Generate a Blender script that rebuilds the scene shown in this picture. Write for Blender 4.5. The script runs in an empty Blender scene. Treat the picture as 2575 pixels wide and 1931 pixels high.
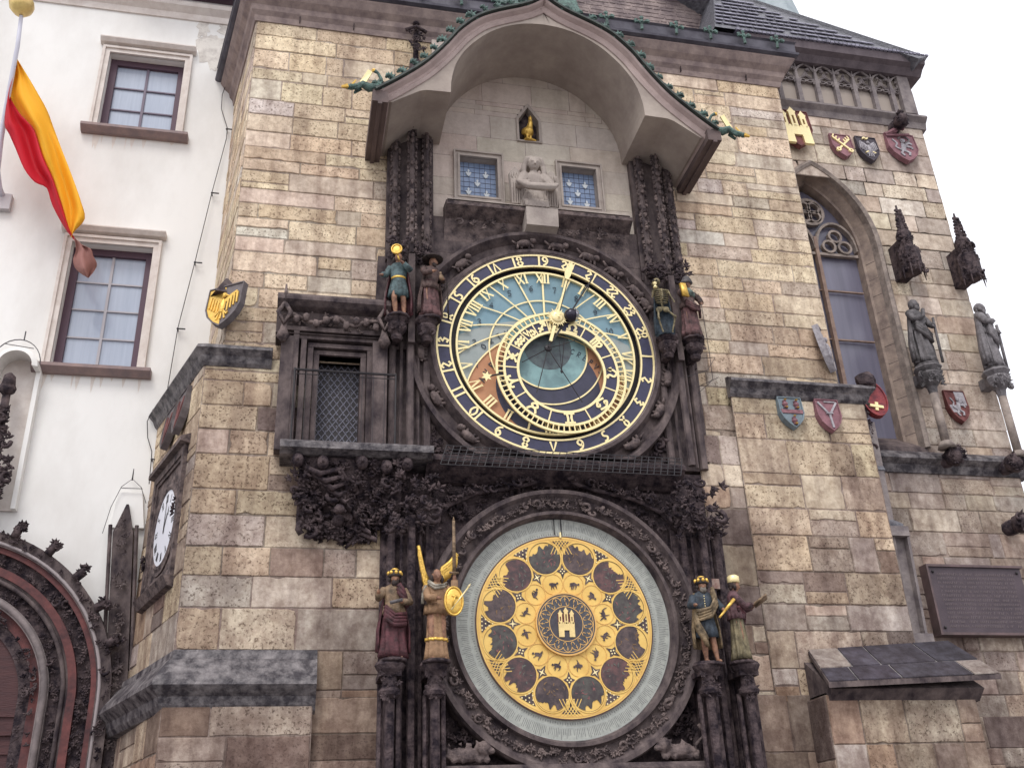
import bpy, math, random
from mathutils import Vector, Matrix, noise
R = math.radians
random.seed(7)
sc = bpy.context.scene
C = sc.collection
# ------------------------------------------------------------------ camera
CAMP = Vector((0, -12.0, 1.6)); FPX = 2509.5
YAW, PITCH, ROLL = R(13.13), R(26.25), R(-2.5)
fw = Vector((math.sin(YAW)*math.cos(PITCH), math.cos(YAW)*math.cos(PITCH), math.sin(PITCH)))
r0 = Vector((math.cos(YAW), -math.sin(YAW), 0)); u0 = r0.cross(fw)
rt = r0*math.cos(ROLL)+u0*math.sin(ROLL); up = u0*math.cos(ROLL)-r0*math.sin(ROLL)
cd = bpy.data.cameras.new('camera'); cam = bpy.data.objects.new('camera', cd); C.objects.link(cam)
cd.sensor_fit = 'HORIZONTAL'; cd.sensor_width = 36; cd.lens = 36*FPX/2575; cd.clip_end = 2000; cd.clip_start = 0.1
cam.matrix_world = Matrix(((rt.x, up.x, -fw.x, CAMP.x), (rt.y, up.y, -fw.y, CAMP.y), (rt.z, up.z, -fw.z, CAMP.z), (0, 0, 0, 1)))
sc.camera = cam
# ------------------------------------------------------------------ sky, sun, exposure
SUN_EL, SUN_ROT = R(55), R(205)
w = bpy.data.worlds.new('World'); sc.world = w; w.use_nodes = True
nt = w.node_tree; bg = nt.nodes['Background']
sky = nt.nodes.new('ShaderNodeTexSky'); sky.sky_type = 'NISHITA'; sky.sun_disc = False
sky.sun_elevation = SUN_EL; sky.sun_rotation = SUN_ROT; sky.air_density = 1.0; sky.dust_density = 4.0
hs = nt.nodes.new('ShaderNodeHueSaturation'); hs.inputs['Saturation'].default_value = 0.22
mxw = nt.nodes.new('ShaderNodeMixRGB'); mxw.inputs[0].default_value = 0.75
mxw.inputs[2].default_value = (13.0, 13.0, 13.9, 1)          # even overcast cloud layer
nt.links.new(sky.outputs[0], hs.inputs['Color']); nt.links.new(hs.outputs[0], mxw.inputs[1])
nt.links.new(mxw.outputs[0], bg.inputs[0]); bg.inputs[1].default_value = 0.10
sd = bpy.data.lights.new('sun', 'SUN'); sd.energy = 1.2; sd.angle = R(22); sd.color = (1, .96, .92)
so = bpy.data.objects.new('sun', sd); C.objects.link(so)
az = R(205)    # compass-like: the sun stands behind the viewer, slightly left
sdir = Vector((math.sin(az)*math.cos(SUN_EL), math.cos(az)*math.cos(SUN_EL), math.sin(SUN_EL)))
so.rotation_euler = (-sdir).to_track_quat('-Z', 'Y').to_euler()
sc.view_settings.view_transform = 'Standard'; sc.view_settings.look = 'None'
sc.view_settings.exposure = 0.35; sc.view_settings.gamma = 1
sc.render.engine = 'CYCLES'
# ------------------------------------------------------------------ helpers
def Q(x, y, Y=0.0):
    """survey point: sight line through (x,y) of the 2212 px wide survey view, met with the vertical plane at depth Y"""
    d = rt*(x*1.1641-1287.5)/FPX - up*(y*1.1641-965.5)/FPX + fw
    return CAMP + d*((Y-CAMP.y)/d.y)
def QP(x, y, p0, n):
    d = rt*(x*1.1641-1287.5)/FPX - up*(y*1.1641-965.5)/FPX + fw
    return CAMP + d*((Vector(p0)-CAMP).dot(Vector(n))/d.dot(Vector(n)))

def tag(o, label=None, cat=None, group=None, kind=None):
    if label: o['label'] = label
    if cat: o['category'] = cat
    if group: o['group'] = group
    if kind: o['kind'] = kind
    return o
def thing(name, label, cat, loc=(0, 0, 0), rotz=0, group=None):
    o = bpy.data.objects.new(name, None); C.objects.link(o); o.empty_display_size = .1
    o.location = loc; o.rotation_euler = (0, 0, rotz)
    return tag(o, label, cat, group)

class MB:
    def __init__(s): s.v = []; s.f = []; s.c = []; s.col = (1, 1, 1, 0)
    def face(s, idx): s.f.append(idx); s.c.append(s.col)
    def poly(s, pts):
        n = len(s.v); s.v += [tuple(p) for p in pts]; s.face(list(range(n, n+len(pts))))
    def box(s, x0, x1, y0, y1, z0, z1):
        n = len(s.v)
        s.v += [(x0, y0, z0), (x1, y0, z0), (x1, y1, z0), (x0, y1, z0), (x0, y0, z1), (x1, y0, z1), (x1, y1, z1), (x0, y1, z1)]
        for q in ((0, 3, 2, 1), (4, 5, 6, 7), (0, 1, 5, 4), (1, 2, 6, 5), (2, 3, 7, 6), (3, 0, 4, 7)): s.face([n+i for i in q])
        return s
    def hull(s, bottom, top):
        n = len(s.v); k = len(bottom); s.v += [tuple(p) for p in bottom]+[tuple(p) for p in top]
        s.face([n+i for i in range(k)][::-1]); s.face([n+k+i for i in range(k)])
        for i in range(k): s.face([n+i, n+(i+1) % k, n+k+(i+1) % k, n+k+i])
        return s
    def prism(s, poly, y0, y1):                       # poly in (x,z), extruded along y
        return s.hull([(x, y0, z) for x, z in poly], [(x, y1, z) for x, z in poly])
    def prismx(s, poly, x0, x1):                      # poly in (y,z), extruded along x
        return s.hull([(x0, y, z) for y, z in poly], [(x1, y, z) for y, z in poly])
    def sweep(s, path, prof, closed=False):
        """path: points (3d) each with frame (a,b); prof (pa,pb)"""
        n = len(s.v); k = len(prof); m = len(path)
        for p, a, b in path:
            for pa, pb in prof: s.v.append(tuple(Vector(p)+Vector(a)*pa+Vector(b)*pb))
        for i in range(m if closed else m-1):
            j = (i+1) % m
            for q in range(k):
                q2 = (q+1) % k; s.face([n+i*k+q, n+i*k+q2, n+j*k+q2, n+j*k+q])
        if not closed:
            s.face([n+q for q in range(k)][::-1]); s.face([n+(m-1)*k+q for q in range(k)])
        return s
    def tube(s, pts, r, k=6, closed=False):
        pts = [Vector(p) for p in pts]; m = len(pts)
        rs = r if isinstance(r, (list, tuple)) else [r]*m
        n = len(s.v); ref = None
        for i, p in enumerate(pts):
            a = pts[(i+1) % m] if (closed or i < m-1) else p; b = pts[i-1] if (closed or i > 0) else p
            t = (a-b).normalized() if (a-b).length > 1e-9 else Vector((0, 0, 1))
            if ref is None:
                ref = t.orthogonal().normalized()
            ref = (ref-t*ref.dot(t)); ref = ref.normalized() if ref.length > 1e-6 else t.orthogonal().normalized()
            o = t.cross(ref)
            for q in range(k):
                an = 2*math.pi*q/k; s.v.append(tuple(p+(ref*math.cos(an)+o*math.sin(an))*rs[i]))
        for i in range(m if closed else m-1):
            j = (i+1) % m
            for q in range(k):
                q2 = (q+1) % k; s.face([n+i*k+q, n+i*k+q2, n+j*k+q2, n+j*k+q])
        if not closed:
            s.face([n+q for q in range(k)][::-1]); s.face([n+(m-1)*k+q for q in range(k)])
        return s
    def ell(s, c, rad, nu=10, nv=7, rot=None, jit=0):
        n = len(s.v); c = Vector(c)
        def P(u, v):
            p = Vector((math.cos(u)*math.sin(v)*rad[0], math.sin(u)*math.sin(v)*rad[1], math.cos(v)*rad[2]))
            if jit: p *= 1+random.uniform(-jit, jit)
            if rot is not None: p = rot @ p
            return tuple(c+p)
        s.v.append(P(0, 0))
        for j in range(1, nv):
            for i in range(nu): s.v.append(P(2*math.pi*i/nu, math.pi*j/nv))
        s.v.append(P(0, math.pi)); L = len(s.v)-1
        for i in range(nu):
            s.face([n, n+1+i, n+1+(i+1) % nu]); s.face([L, L-nu+(i+1) % nu, L-nu+i])
            for j in range(nv-2):
                a = n+1+j*nu; s.face([a+i, a+nu+i, a+nu+(i+1) % nu, a+(i+1) % nu])
        return s
    def lathe(s, prof, c=(0, 0, 0), k=16):            # prof (r,z) about vertical axis
        n = len(s.v); m = len(prof)
        for r, z in prof:
            for q in range(k):
                a = 2*math.pi*q/k; s.v.append((c[0]+r*math.cos(a), c[1]+r*math.sin(a), c[2]+z))
        for i in range(m-1):
            for q in range(k):
                q2 = (q+1) % k; s.face([n+i*k+q, n+i*k+q2, n+(i+1)*k+q2, n+(i+1)*k+q])
        s.face([n+q for q in range(k)][::-1]); s.face([n+(m-1)*k+q for q in range(k)])
        return s
    def ring(s, cx, cz, prof, k=96, a0=0, a1=360):     # prof (r,y) revolved in the xz plane; closed profile
        full = abs(a1-a0-360) < 1e-6; m = k if full else k+1
        path = []
        for i in range(m):
            a = R(a0+(a1-a0)*i/k); d = Vector((math.sin(a), 0, math.cos(a)))
            path.append(((cx, 0, cz), d, (0, 1, 0)))
        s.sweep(path, prof, closed=full); return s
    def build(s, name, mat, parent=None, smooth=False, attr=False):
        me = bpy.data.meshes.new(name); me.from_pydata(s.v, [], s.f)
        if attr:
            ca = me.color_attributes.new('Col', 'FLOAT_COLOR', 'CORNER'); k = 0; data = []
            for f, c in zip(s.f, s.c): data += list(c)*len(f)
            ca.data.foreach_set('color', data)
        if smooth: me.polygons.foreach_set('use_smooth', [True]*len(me.polygons))
        me.materials.append(mat); me.update()
        o = bpy.data.objects.new(name, me); C.objects.link(o)
        if parent is not None: o.parent = parent
        return o
    def xf(s, M):
        s.v = [tuple(M @ Vector(p)) for p in s.v]; return s
    def merge(s, o):
        n = len(s.v); s.v += o.v; s.f += [[i+n for i in f] for f in o.f]; s.c += o.c; return s

def remeshed(o, voxel, smooth=2, disp=0):
    m = o.modifiers.new('r', 'REMESH'); m.mode = 'VOXEL'; m.voxel_size = voxel; m.use_smooth_shade = True
    if smooth: q = o.modifiers.new('s', 'SMOOTH'); q.iterations = smooth; q.factor = .5
    dg = bpy.context.evaluated_depsgraph_get(); dg.update()
    me = bpy.data.meshes.new_from_object(o.evaluated_get(dg)); old = o.data
    o.modifiers.clear(); o.data = me
    if not me.materials: me.materials.append(old.materials[0])
    return o
def dup(o, parent, loc=None, rot=None, scale=None):
    c = o.copy(); C.objects.link(c); c.parent = parent
    if loc is not None: c.location = loc
    if rot is not None: c.rotation_euler = rot
    if scale is not None: c.scale = scale
    return c
# ------------------------------------------------------------------ materials
def mat(name, base, rough=.8, metal=0, noise_s=0, noise_amt=0, col2=None, bump=0, bump_s=20, spec=.4, det=6, stretch=(1, 1, 1), lo=.35, hi=.65):
    m = bpy.data.materials.new(name); m.use_nodes = True; n = m.node_tree; b = n.nodes['Principled BSDF']
    b.inputs['Base Color'].default_value = (*base, 1); b.inputs['Roughness'].default_value = rough
    b.inputs['Metallic'].default_value = metal; b.inputs['Specular IOR Level'].default_value = spec
    tc = n.nodes.new('ShaderNodeNewGeometry')
    mp = n.nodes.new('ShaderNodeMapping'); mp.inputs['Scale'].default_value = stretch; n.links.new(tc.outputs['Position'], mp.inputs[0])
    if noise_s:
        t = n.nodes.new('ShaderNodeTexNoise'); t.inputs['Scale'].default_value = noise_s; t.inputs['Detail'].default_value = det
        t.inputs['Roughness'].default_value = .65
        n.links.new(mp.outputs[0], t.inputs['Vector'])
        r = n.nodes.new('ShaderNodeValToRGB'); r.color_ramp.elements[0].position = lo; r.color_ramp.elements[1].position = hi
        c2 = col2 or tuple(x*(1-noise_amt) for x in base)
        r.color_ramp.elements[0].color = (*c2, 1); r.color_ramp.elements[1].color = (*base, 1)
        n.links.new(t.outputs['Fac'], r.inputs[0]); n.links.new(r.outputs[0], b.inputs['Base Color'])
    if bump:
        t2 = n.nodes.new('ShaderNodeTexNoise'); t2.inputs['Scale'].default_value = bump_s; t2.inputs['Detail'].default_value = 5
        n.links.new(mp.outputs[0], t2.inputs['Vector'])
        bp = n.nodes.new('ShaderNodeBump'); bp.inputs['Strength'].default_value = bump; bp.inputs['Distance'].default_value = .02
        n.links.new(t2.outputs['Fac'], bp.inputs['Height']); n.links.new(bp.outputs[0], b.inputs['Normal'])
    return m
def ashlar(name, dirt=1.0):
    dk = lambda c: tuple(1-(1-x)*dirt for x in c)
    m = bpy.data.materials.new(name); m.use_nodes = True; n = m.node_tree; b = n.nodes['Principled BSDF']; L = n.links
    N = n.nodes.new
    at = N('ShaderNodeVertexColor'); at.layer_name = 'Col'; g = N('ShaderNodeNewGeometry')
    def nz(s, d=5, ro=.6, st=(1, 1, 1)):
        mp = N('ShaderNodeMapping'); mp.inputs['Scale'].default_value = st; L.new(g.outputs['Position'], mp.inputs[0])
        t = N('ShaderNodeTexNoise'); t.inputs['Scale'].default_value = s; t.inputs['Detail'].default_value = d; t.inputs['Roughness'].default_value = ro
        L.new(mp.outputs[0], t.inputs['Vector']); return t.outputs['Fac']
    def ramp(f, a, b_, ca, cb):
        r = N('ShaderNodeValToRGB'); r.color_ramp.elements[0].position = a; r.color_ramp.elements[1].position = b_
        r.color_ramp.elements[0].color = (*ca, 1); r.color_ramp.elements[1].color = (*cb, 1); L.new(f, r.inputs[0]); return r.outputs[0]
    def mul(c1, c2, fac=1.0):
        x = N('ShaderNodeMixRGB'); x.blend_type = 'MULTIPLY'
        if isinstance(fac, float): x.inputs[0].default_value = fac
        else: L.new(fac, x.inputs[0])
        L.new(c1, x.inputs[1]); L.new(c2, x.inputs[2]); return x.outputs[0]
    c = at.outputs['Color']
    c = mul(c, ramp(nz(2.3, 7, .7), .34, .66, dk((.86, .83, .80)), dk((1.09, 1.09, 1.08))))      # mottling
    c = mul(c, ramp(nz(9, 6, .7), .32, .62, dk((.72, .67, .63)), dk((1.12, 1.12, 1.1))))
    c = mul(c, ramp(nz(1.3, 5, .6, (3.2, 3.2, .55)), .36, .56, dk((.68, .64, .64)), dk((1.05, 1.05, 1.05))))  # rain streaks
    # soot and rain grime: large patches, heavier towards the street
    sx = N('ShaderNodeSeparateXYZ'); L.new(g.outputs['Position'], sx.inputs[0])
    hh = N('ShaderNodeMapRange'); hh.inputs[1].default_value = 10.5; hh.inputs[2].default_value = 2.0; hh.inputs[3].default_value = -.06; hh.inputs[4].default_value = .14; L.new(sx.outputs['Z'], hh.inputs[0])
    ad_ = N('ShaderNodeMath'); ad_.operation = 'ADD'; L.new(nz(.55, 9, .68, (1, 1, .6)), ad_.inputs[0]); L.new(hh.outputs[0], ad_.inputs[1])
    c = mul(c, ramp(ad_.outputs[0], .46, .72, dk((1.05, 1.04, 1.02)), dk((.46, .425, .435))))
    ad2 = N('ShaderNodeMath'); ad2.operation = 'ADD'; L.new(nz(3.6, 8, .75), ad2.inputs[0]); L.new(hh.outputs[0], ad2.inputs[1])
    c = mul(c, ramp(ad2.outputs[0], .52, .70, dk((1, 1, 1)), dk((.66, .61, .61))))
    pit = ramp(nz(34, 3, .6), .36, .44, (.28, .24, .22), (1, 1, 1))
    c = mul(c, pit, at.outputs['Alpha'])
    L.new(c, b.inputs['Base Color']); b.inputs['Roughness'].default_value = .86; b.inputs['Specular IOR Level'].default_value = .3
    bp = N('ShaderNodeBump'); bp.inputs['Strength'].default_value = .5; bp.inputs['Distance'].default_value = .02
    a1 = N('ShaderNodeMath'); a1.operation = 'MULTIPLY_ADD'; L.new(nz(42, 4, .7), a1.inputs[0]); a1.inputs[1].default_value = .5; L.new(nz(7, 4, .6), a1.inputs[2])
    L.new(a1.outputs[0], bp.inputs['Height']); L.new(bp.outputs[0], b.inputs['Normal'])
    return m
ASH = ashlar('ashlar'); ASHP = ashlar('clean_ashlar', .38)
DARK = mat('sooted_carved_stone', (.125, .093, .093), .75, 0, 8, 0, (.018, .013, .018), .9, 30, det=8, lo=.38, hi=.68, spec=.15)
DARK2 = mat('sooted_stone', (.175, .138, .130), .8, 0, 5, 0, (.034, .026, .031), .6, 22, det=9, stretch=(1, 1, .6), lo=.34, hi=.70, spec=.15)
DARK3 = mat('brown_carved_stone', (.205, .158, .146), .8, 0, 7, 0, (.034, .026, .030), .8, 28, det=8, spec=.18)
LIME = mat('pale_limestone', (.44, .385, .34), .85, 0, 3, 0, (.30, .255, .23), .35, 14, det=8)
CANST = mat('canopy_stone', (.42, .36, .31), .85, 0, 2.2, 0, (.30, .25, .22), .25, 10, det=7)
PLAS = mat('white_plaster', (.82, .81, .78), .9, 0, .9, 0, (.70, .68, .645), .2, 9, det=9, stretch=(1, 1, .45), lo=.32, hi=.6)
CREAM = mat('cream_stone_trim', (.72, .66, .61), .85, 0, 5, 0, (.60, .53, .48), .25, 16)
GOLDR = mat('pale_gilding', (.95, .80, .42), .35, .25, 30, .12, None, .06, 40, spec=.6)
GOLD = mat('gilding', (.88, .56, .12), .38, .55, 22, .3, None, .2, 40, spec=.6)
GOLDD = mat('gold_ground', (.84, .58, .17), .5, .12, 3.5, 0, (.70, .44, .11), .04, 20, spec=.5)
GOLDL = mat('gold_line', (.70, .42, .14), .5, .2, 0, 0)
NAVY = mat('navy_enamel', (.045, .045, .095), .5, 0, 12, 0, (.034, .034, .066))
BLACK = mat('black_metal', (.022, .02, .024), .5, .3, 12, 0, (.04, .035, .036))
SLATE = mat('grey_slate', (.18, .18, .20), .45, 0, 6, 0, (.06, .06, .075), .8, 30, det=8)
LEDG = mat('wet_dark_ledge_stone', (.22, .20, .20), .5, 0, 6.5, 0, (.035, .030, .036), .9, 18, det=10, spec=.3, lo=.40, hi=.66)
ROOFS = mat('roof_slates', (.20, .20, .22), .5, 0, 9, 0, (.07, .07, .085), .9, 24, det=8, stretch=(.6, 1, 2.5))
LEAD = mat('lead_sheet', (.10, .095, .115), .5, .3, 3, 0, (.05, .045, .06), .2, 10)
VERD = mat('verdigris', (.13, .22, .19), .7, .1, 14, 0, (.045, .065, .06), .7, 40)
WOOD = mat('dark_window_wood', (.09, .05, .07), .6, 0, 0)
GRID = mat('fine_iron', (.05, .045, .05), .6, .3)
REDST = mat('red_painted_stone', (.21, .075, .07), .7, 0, 6, 0, (.08, .02, .02), .4, 30)
def glass(name, c, rough=.1, c2=None, s=1.2):
    m = mat(name, c, rough, 0, s, 0, c2 or tuple(x*.9 for x in c), 0, stretch=(6, 6, .3), spec=.6); return m
CURT = glass('curtained_glass', (.42, .47, .56), .12, (.36, .41, .50), 3)
CHG = glass('dusty_glass', (.17, .165, .22), .25, (.13, .125, .17))
# ------------------------------------------------------------------ masonry generator
def jit(c, a=.08):
    k = 1+random.uniform(-a, a); return tuple(max(.01, x*k*(1+random.uniform(-.03, .03))) for x in c)
UP = [(.64, .53, .39), (.63, .54, .42), (.60, .50, .37), (.57, .47, .355), (.66, .56, .42), (.56, .50, .43), (.61, .52, .43), (.54, .44, .33), (.50, .43, .37), (.62, .52, .38)]
UPP = [.8, .4, .8, .8, .8, .1, 0, .4, .6, .9]
LO = [(.45, .37, .295), (.40, .335, .28), (.52, .435, .35), (.34, .275, .23), (.58, .49, .39), (.48, .43, .375), (.24, .195, .18), (.48, .355, .265), (.60, .52, .43), (.36, .29, .245), (.30, .225, .185), (.53, .46, .40)]
CH = [(.51, .445, .38), (.46, .40, .345), (.57, .50, .42), (.48, .40, .33), (.42, .375, .34), (.58, .51, .42), (.39, .335, .30), (.50, .45, .40)]
def palette(z, kind):
    if kind == 'tower':
        t = min(1, max(0, (z-3.2+random.uniform(-1.2, 1.2))/3.6)); pal = UP if random.random() < t else LO
    elif kind == 'low': pal = LO
    elif kind == 'chapel': pal = CH if z > 3 else LO
    elif kind == 'panel': return jit((.51, .45, .40), .04)+(0.05,)
    i = random.randrange(len(pal)); c = jit(pal[i]); lum = .35*c[0]+.5*c[1]+.15*c[2]; c = tuple((x*.96+lum*.04)*1.04 for x in c)
    pit = (UPP[i] if pal is UP else random.choice([0, 0, .15, .5, .8]))
    if random.random() < .035: c = jit((.62, .57, .52))
    return c+(pit,)
def one_block(mb, P, x, e, za, zb, joint, relief, push):
    j = joint*random.uniform(.5, 1.1)*.5; out = []; inn = []; d = relief*random.uniform(.5, 1.25)
    A, B, zc, zd = x+j, e-j, za+j*random.uniform(.5, 1.3), zb-j*random.uniform(.5, 1.3)
    rim = []
    ns = max(2, int((B-A)/.09)); nz_ = max(2, int((zd-zc)/.09)); w_ = min(.0055, joint*.45)
    rim += [(A+(B-A)*t/ns, zc) for t in range(ns)]+[(B, zc+(zd-zc)*t/nz_) for t in range(nz_)]
    rim += [(B-(B-A)*t/ns, zd) for t in range(ns)]+[(A, zd-(zd-zc)*t/nz_) for t in range(nz_)]
    if mb.col[3] > .3: w_ = .009
    cs, cz_ = (A+B)/2, (zc+zd)/2; r2 = []
    for s_, z_ in rim:
        k1, k2 = random.uniform(-.002, w_), random.uniform(-.002, w_)
        if relief > .008 and random.random() < .025: k1 += .02; k2 += .02
        s_ += k1 if s_ < cs else -k1; z_ += k2 if z_ < cz_ else -k2
        if push: s_, z_ = push(s_, z_)
        r2.append((s_, z_))
    rim = r2
    cs, cz_ = (A+B)/2, (zc+zd)/2; bv = .008
    for s_, z_ in rim:
        out.append(P(s_, z_, 0)); inn.append(P(s_+(bv if s_ < cs else -bv)*min(1, abs(s_-cs)/(B-A)*2.5), z_+(bv if z_ < cz_ else -bv)*min(1, abs(z_-cz_)/(zd-zc)*2.5), d))
    n = len(mb.v); k = len(rim); mb.v += out+inn
    for t in range(k): mb.face([n+t, n+(t+1) % k, n+k+(t+1) % k, n+k+t])
    mb.face([n+k+t for t in range(k)])
def masonry(o, u, nrm, s0, s1, z0, z1, hr, wr, kind, name, parent, holes=None, breaks=(), joint=.012, relief=.012, mortar=(.36, .31, .27), edge=None, push=None):
    """wall in the plane through o spanned by horizontal u and z; nrm points outwards"""
    o = Vector(o); u = Vector(u).normalized(); nrm = Vector(nrm).normalized(); mb = MB()
    P = lambda s, z, d=0: tuple(o+u*s+Vector((0, 0, z))+nrm*d)
    zs = [z0]
    bk = sorted([b for b in breaks if z0 < b < z1]+[z1])
    for b in bk:
        span = b-zs[-1]; n = max(1, round(span/random.uniform(*hr))); cuts = [random.uniform(.70, 1.30) for _ in range(n)]; t = sum(cuts); z = zs[-1]
        for c in cuts: z += span*c/t; zs.append(z)
        zs[-1] = b
    for i in range(len(zs)-1):
        za, zb = zs[i], zs[i+1]; a, b = s0, s1
        if edge: a, b = edge(za, zb)
        iv = [(a, b)]
        for (ha, hb) in (holes(za, zb) if holes else []):
            nv = []
            for p, q in iv:
                if hb <= p or ha >= q: nv.append((p, q)); continue
                if ha > p: nv.append((p, ha))
                if hb < q: nv.append((hb, q))
            iv = nv
        for p, q in iv:
            if q-p < .02: continue
            mb.col = (*jit(mortar, .2), .3)
            if not push or zb < 11.0 or za > 12.7: mb.poly([P(p, za), P(q, za), P(q, zb), P(p, zb)])
            x = p
            while x < q-.01:
                wd = random.uniform(*wr)
                if random.random() < .15: wd *= .55
                if q-x-wd < wr[0]*.7: wd = q-x
                e = x+wd
                rows_ = [(za, zb)]
                if relief > .008 and zb-za > .26 and random.random() < .13: zm = za+(zb-za)*random.uniform(.35, .65); rows_ = [(za, zm), (zm, zb)]
                for zA_, zB_ in rows_:
                    mb.col = palette((za+zb)/2, kind)
                    one_block(mb, P, x, e, zA_, zB_, joint, relief, push)
                x = e
    return mb.build(name, ASH, parent, attr=True)
# ------------------------------------------------------------------ carved ornament
def scroll(mb, p, s, ax=None):
    p = Vector(p); a = random.uniform(0, 6.28); t = Vector((math.cos(a), random.uniform(-.5, .1), math.sin(a))).normalized()
    b = Vector((0, -1, 0)).cross(t).normalized(); m = 8; pts = []; rs = []; tw = random.choice([-1, 1])
    for i in range(m):
        q = i/(m-1); an = q*4.6*tw; rr = s*(1-.72*q)
        pts.append(p+(t*math.cos(an)+b*math.sin(an))*rr+Vector((0, -s*.55*math.sin(q*3), 0))); rs.append(s*(.36-.16*q))
    mb.tube(pts, rs, 5)
    mb.ell(pts[-1], (s*.24,)*3, 6, 4, jit=.2)
def leafy(mb, p, s):
    """a lobed, folded stone leaf: ridged fan of pointed lobes round a knot"""
    p = Vector(p); a0 = random.uniform(0, 6.28); n = random.randint(3, 5); sweep_ = random.uniform(2.2, 4.2)
    for i in range(n):
        a = a0+sweep_*(i/(n-1)-.5); d = Vector((math.cos(a), -random.uniform(.1, .7), math.sin(a))).normalized(); side = d.cross(Vector((0, -1, 0)))
        side = side.normalized() if side.length > .1 else Vector((1, 0, 0)); nr = side.cross(d); L_ = s*random.uniform(.75, 1.1); w = s*.27
        b = len(mb.v); c1 = p+d*L_*.45; tip = p+d*L_+Vector((0, -s*.12, 0))-nr*s*.1*random.choice([-1, 1])
        for v in (p+side*w*.4, p-side*w*.4, c1+side*w, c1+nr*w*.55, c1-side*w, c1-nr*w*.4, tip, p+nr*w*.6): mb.v.append(tuple(v))
        for f in ((0, 2, 3, 7), (7, 3, 4, 1), (2, 6, 3), (3, 6, 4), (0, 5, 2), (2, 5, 6), (5, 4, 6), (1, 4, 5), (0, 1, 5), (0, 7, 1)): mb.face([b+q for q in f])
    mb.ell(p, (s*.26, s*.22, s*.26), 5, 4, jit=.25)
def carve(mb, p, s):
    (scroll if random.random() < .08 else leafy)(mb, p, s*1.1)
# ================================================================== GROUND
g = MB(); g.box(-400, 400, -400, 400, -.5, 0)
tag(g.build('ground', mat('cobbles', (.24, .22, .215), .7, 0, 14, 0, (.14, .13, .13), .8, 12)), kind='structure')
XC = 3.26
# ================================================================== CLOCK TOWER (the building)
tower = thing('clock_tower', 'tall ashlar tower front of honey and brown stone blocks behind the two clock dials', 'tower', (3, 1, 0))
tower.location = (0, 0, 0)
def dial_hole(za, zb):
    if zb <= 10.3 and za >= 6.3: return [(1.55, 5.0)]
    return [(1.72, 4.80)]
core = MB()
core.hull([(-.98, .05, 7.0), (7.75, .05, 7.0), (7.75, 6, 7.0), (-1.9, 6, 7.0)], [(-.98, .05, 14.4), (7.75, .05, 14.4), (7.75, 6, 14.4), (-1.9, 6, 14.4)])
core.hull([(-1.2, -.1, 0), (8.0, -.1, 0), (8.0, 6, 0), (-2.0, 6, 0)], [(-1.2, -.1, 6.3), (8.0, -.1, 6.3), (8.0, 6, 6.3), (-2.0, 6, 6.3)])
core.hull([(-1.2, -.1, 6.3), (.1, -.1, 6.3), (.1, 6, 6.3), (-2, 6, 6.3)], [(-1.2, -.1, 7.7), (.1, -.1, 7.7), (.1, 6, 7.7), (-2, 6, 7.7)])
core.v = [(x, max(y, .22) if (abs(z-6.3) < .01 or z > 6.3) else y, z) for x, y, z in core.v]
core.box(5.3, 8.0, .02, 6, 5, 7.75)
core.build('masonry_core', mat('mortar_core', (.35, .3, .26), .9), tower)
masonry((0, 0, 0), (1, 0, 0), (0, -1, 0), -1.05, 7.80, 7.82, 13.80, (.23, .345), (.42, 1.35), 'tower', 'front_wall', tower, holes=dial_hole, breaks=(8.6, 10.3, 11.6, 13.2))
masonry((0, -.0, 0), (1, 0, 0), (0, -1, 0), 5.0, 6.05, 3.0, 7.82, (.3, .4), (.3, .8), 'tower', 'front_wall', tower)
masonry((-1.45, 2.0, 0), (.4, -2.0, 0), (-.98, -.196, 0), 0, 2.04, 7.82, 13.80, (.215, .335), (.3, .8), 'tower', 'side_wall', tower)
masonry((7.80, 0, 0), (0, 1, 0), (1, 0, 0), 0, 2.2, 0, 13.8, (.25, .4), (.3, .8), 'tower', 'side_wall', tower)
# projecting base
def door_hole(za, zb): return [(.12, .76)] if za > 6.35 else []
masonry((0, -.15, 0), (1, 0, 0), (0, -1, 0), -1.25, 1.05, 3.3, 7.75, (.34, .46), (.38, 1.0), 'tower', 'base_wall', tower, holes=door_hole, breaks=(6.4,))
masonry((0, -.15, 0), (1, 0, 0), (0, -1, 0), 5.95, 8.05, 3.4, 7.72, (.34, .46), (.38, 1.15), 'tower', 'base_wall', tower)
masonry((0, -.13, 0), (1, 0, 0), (0, -1, 0), 5.35, 5.96, .5, 7.0, (.34, .5), (.25, .6), 'low', 'base_wall', tower)
masonry((-2.03, 2.0, 0), (.78, -2.15, 0), (-.94, -.341, 0), 0, 2.287, 3.3, 7.75, (.32, .44), (.4, .95), 'tower', 'side_wall', tower)
masonry((8.05, -.15, 0), (0, 1, 0), (1, 0, 0), 0, .9, .5, 7.72, (.32, .44), (.4, .9), 'low', 'side_wall', tower)
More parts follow.
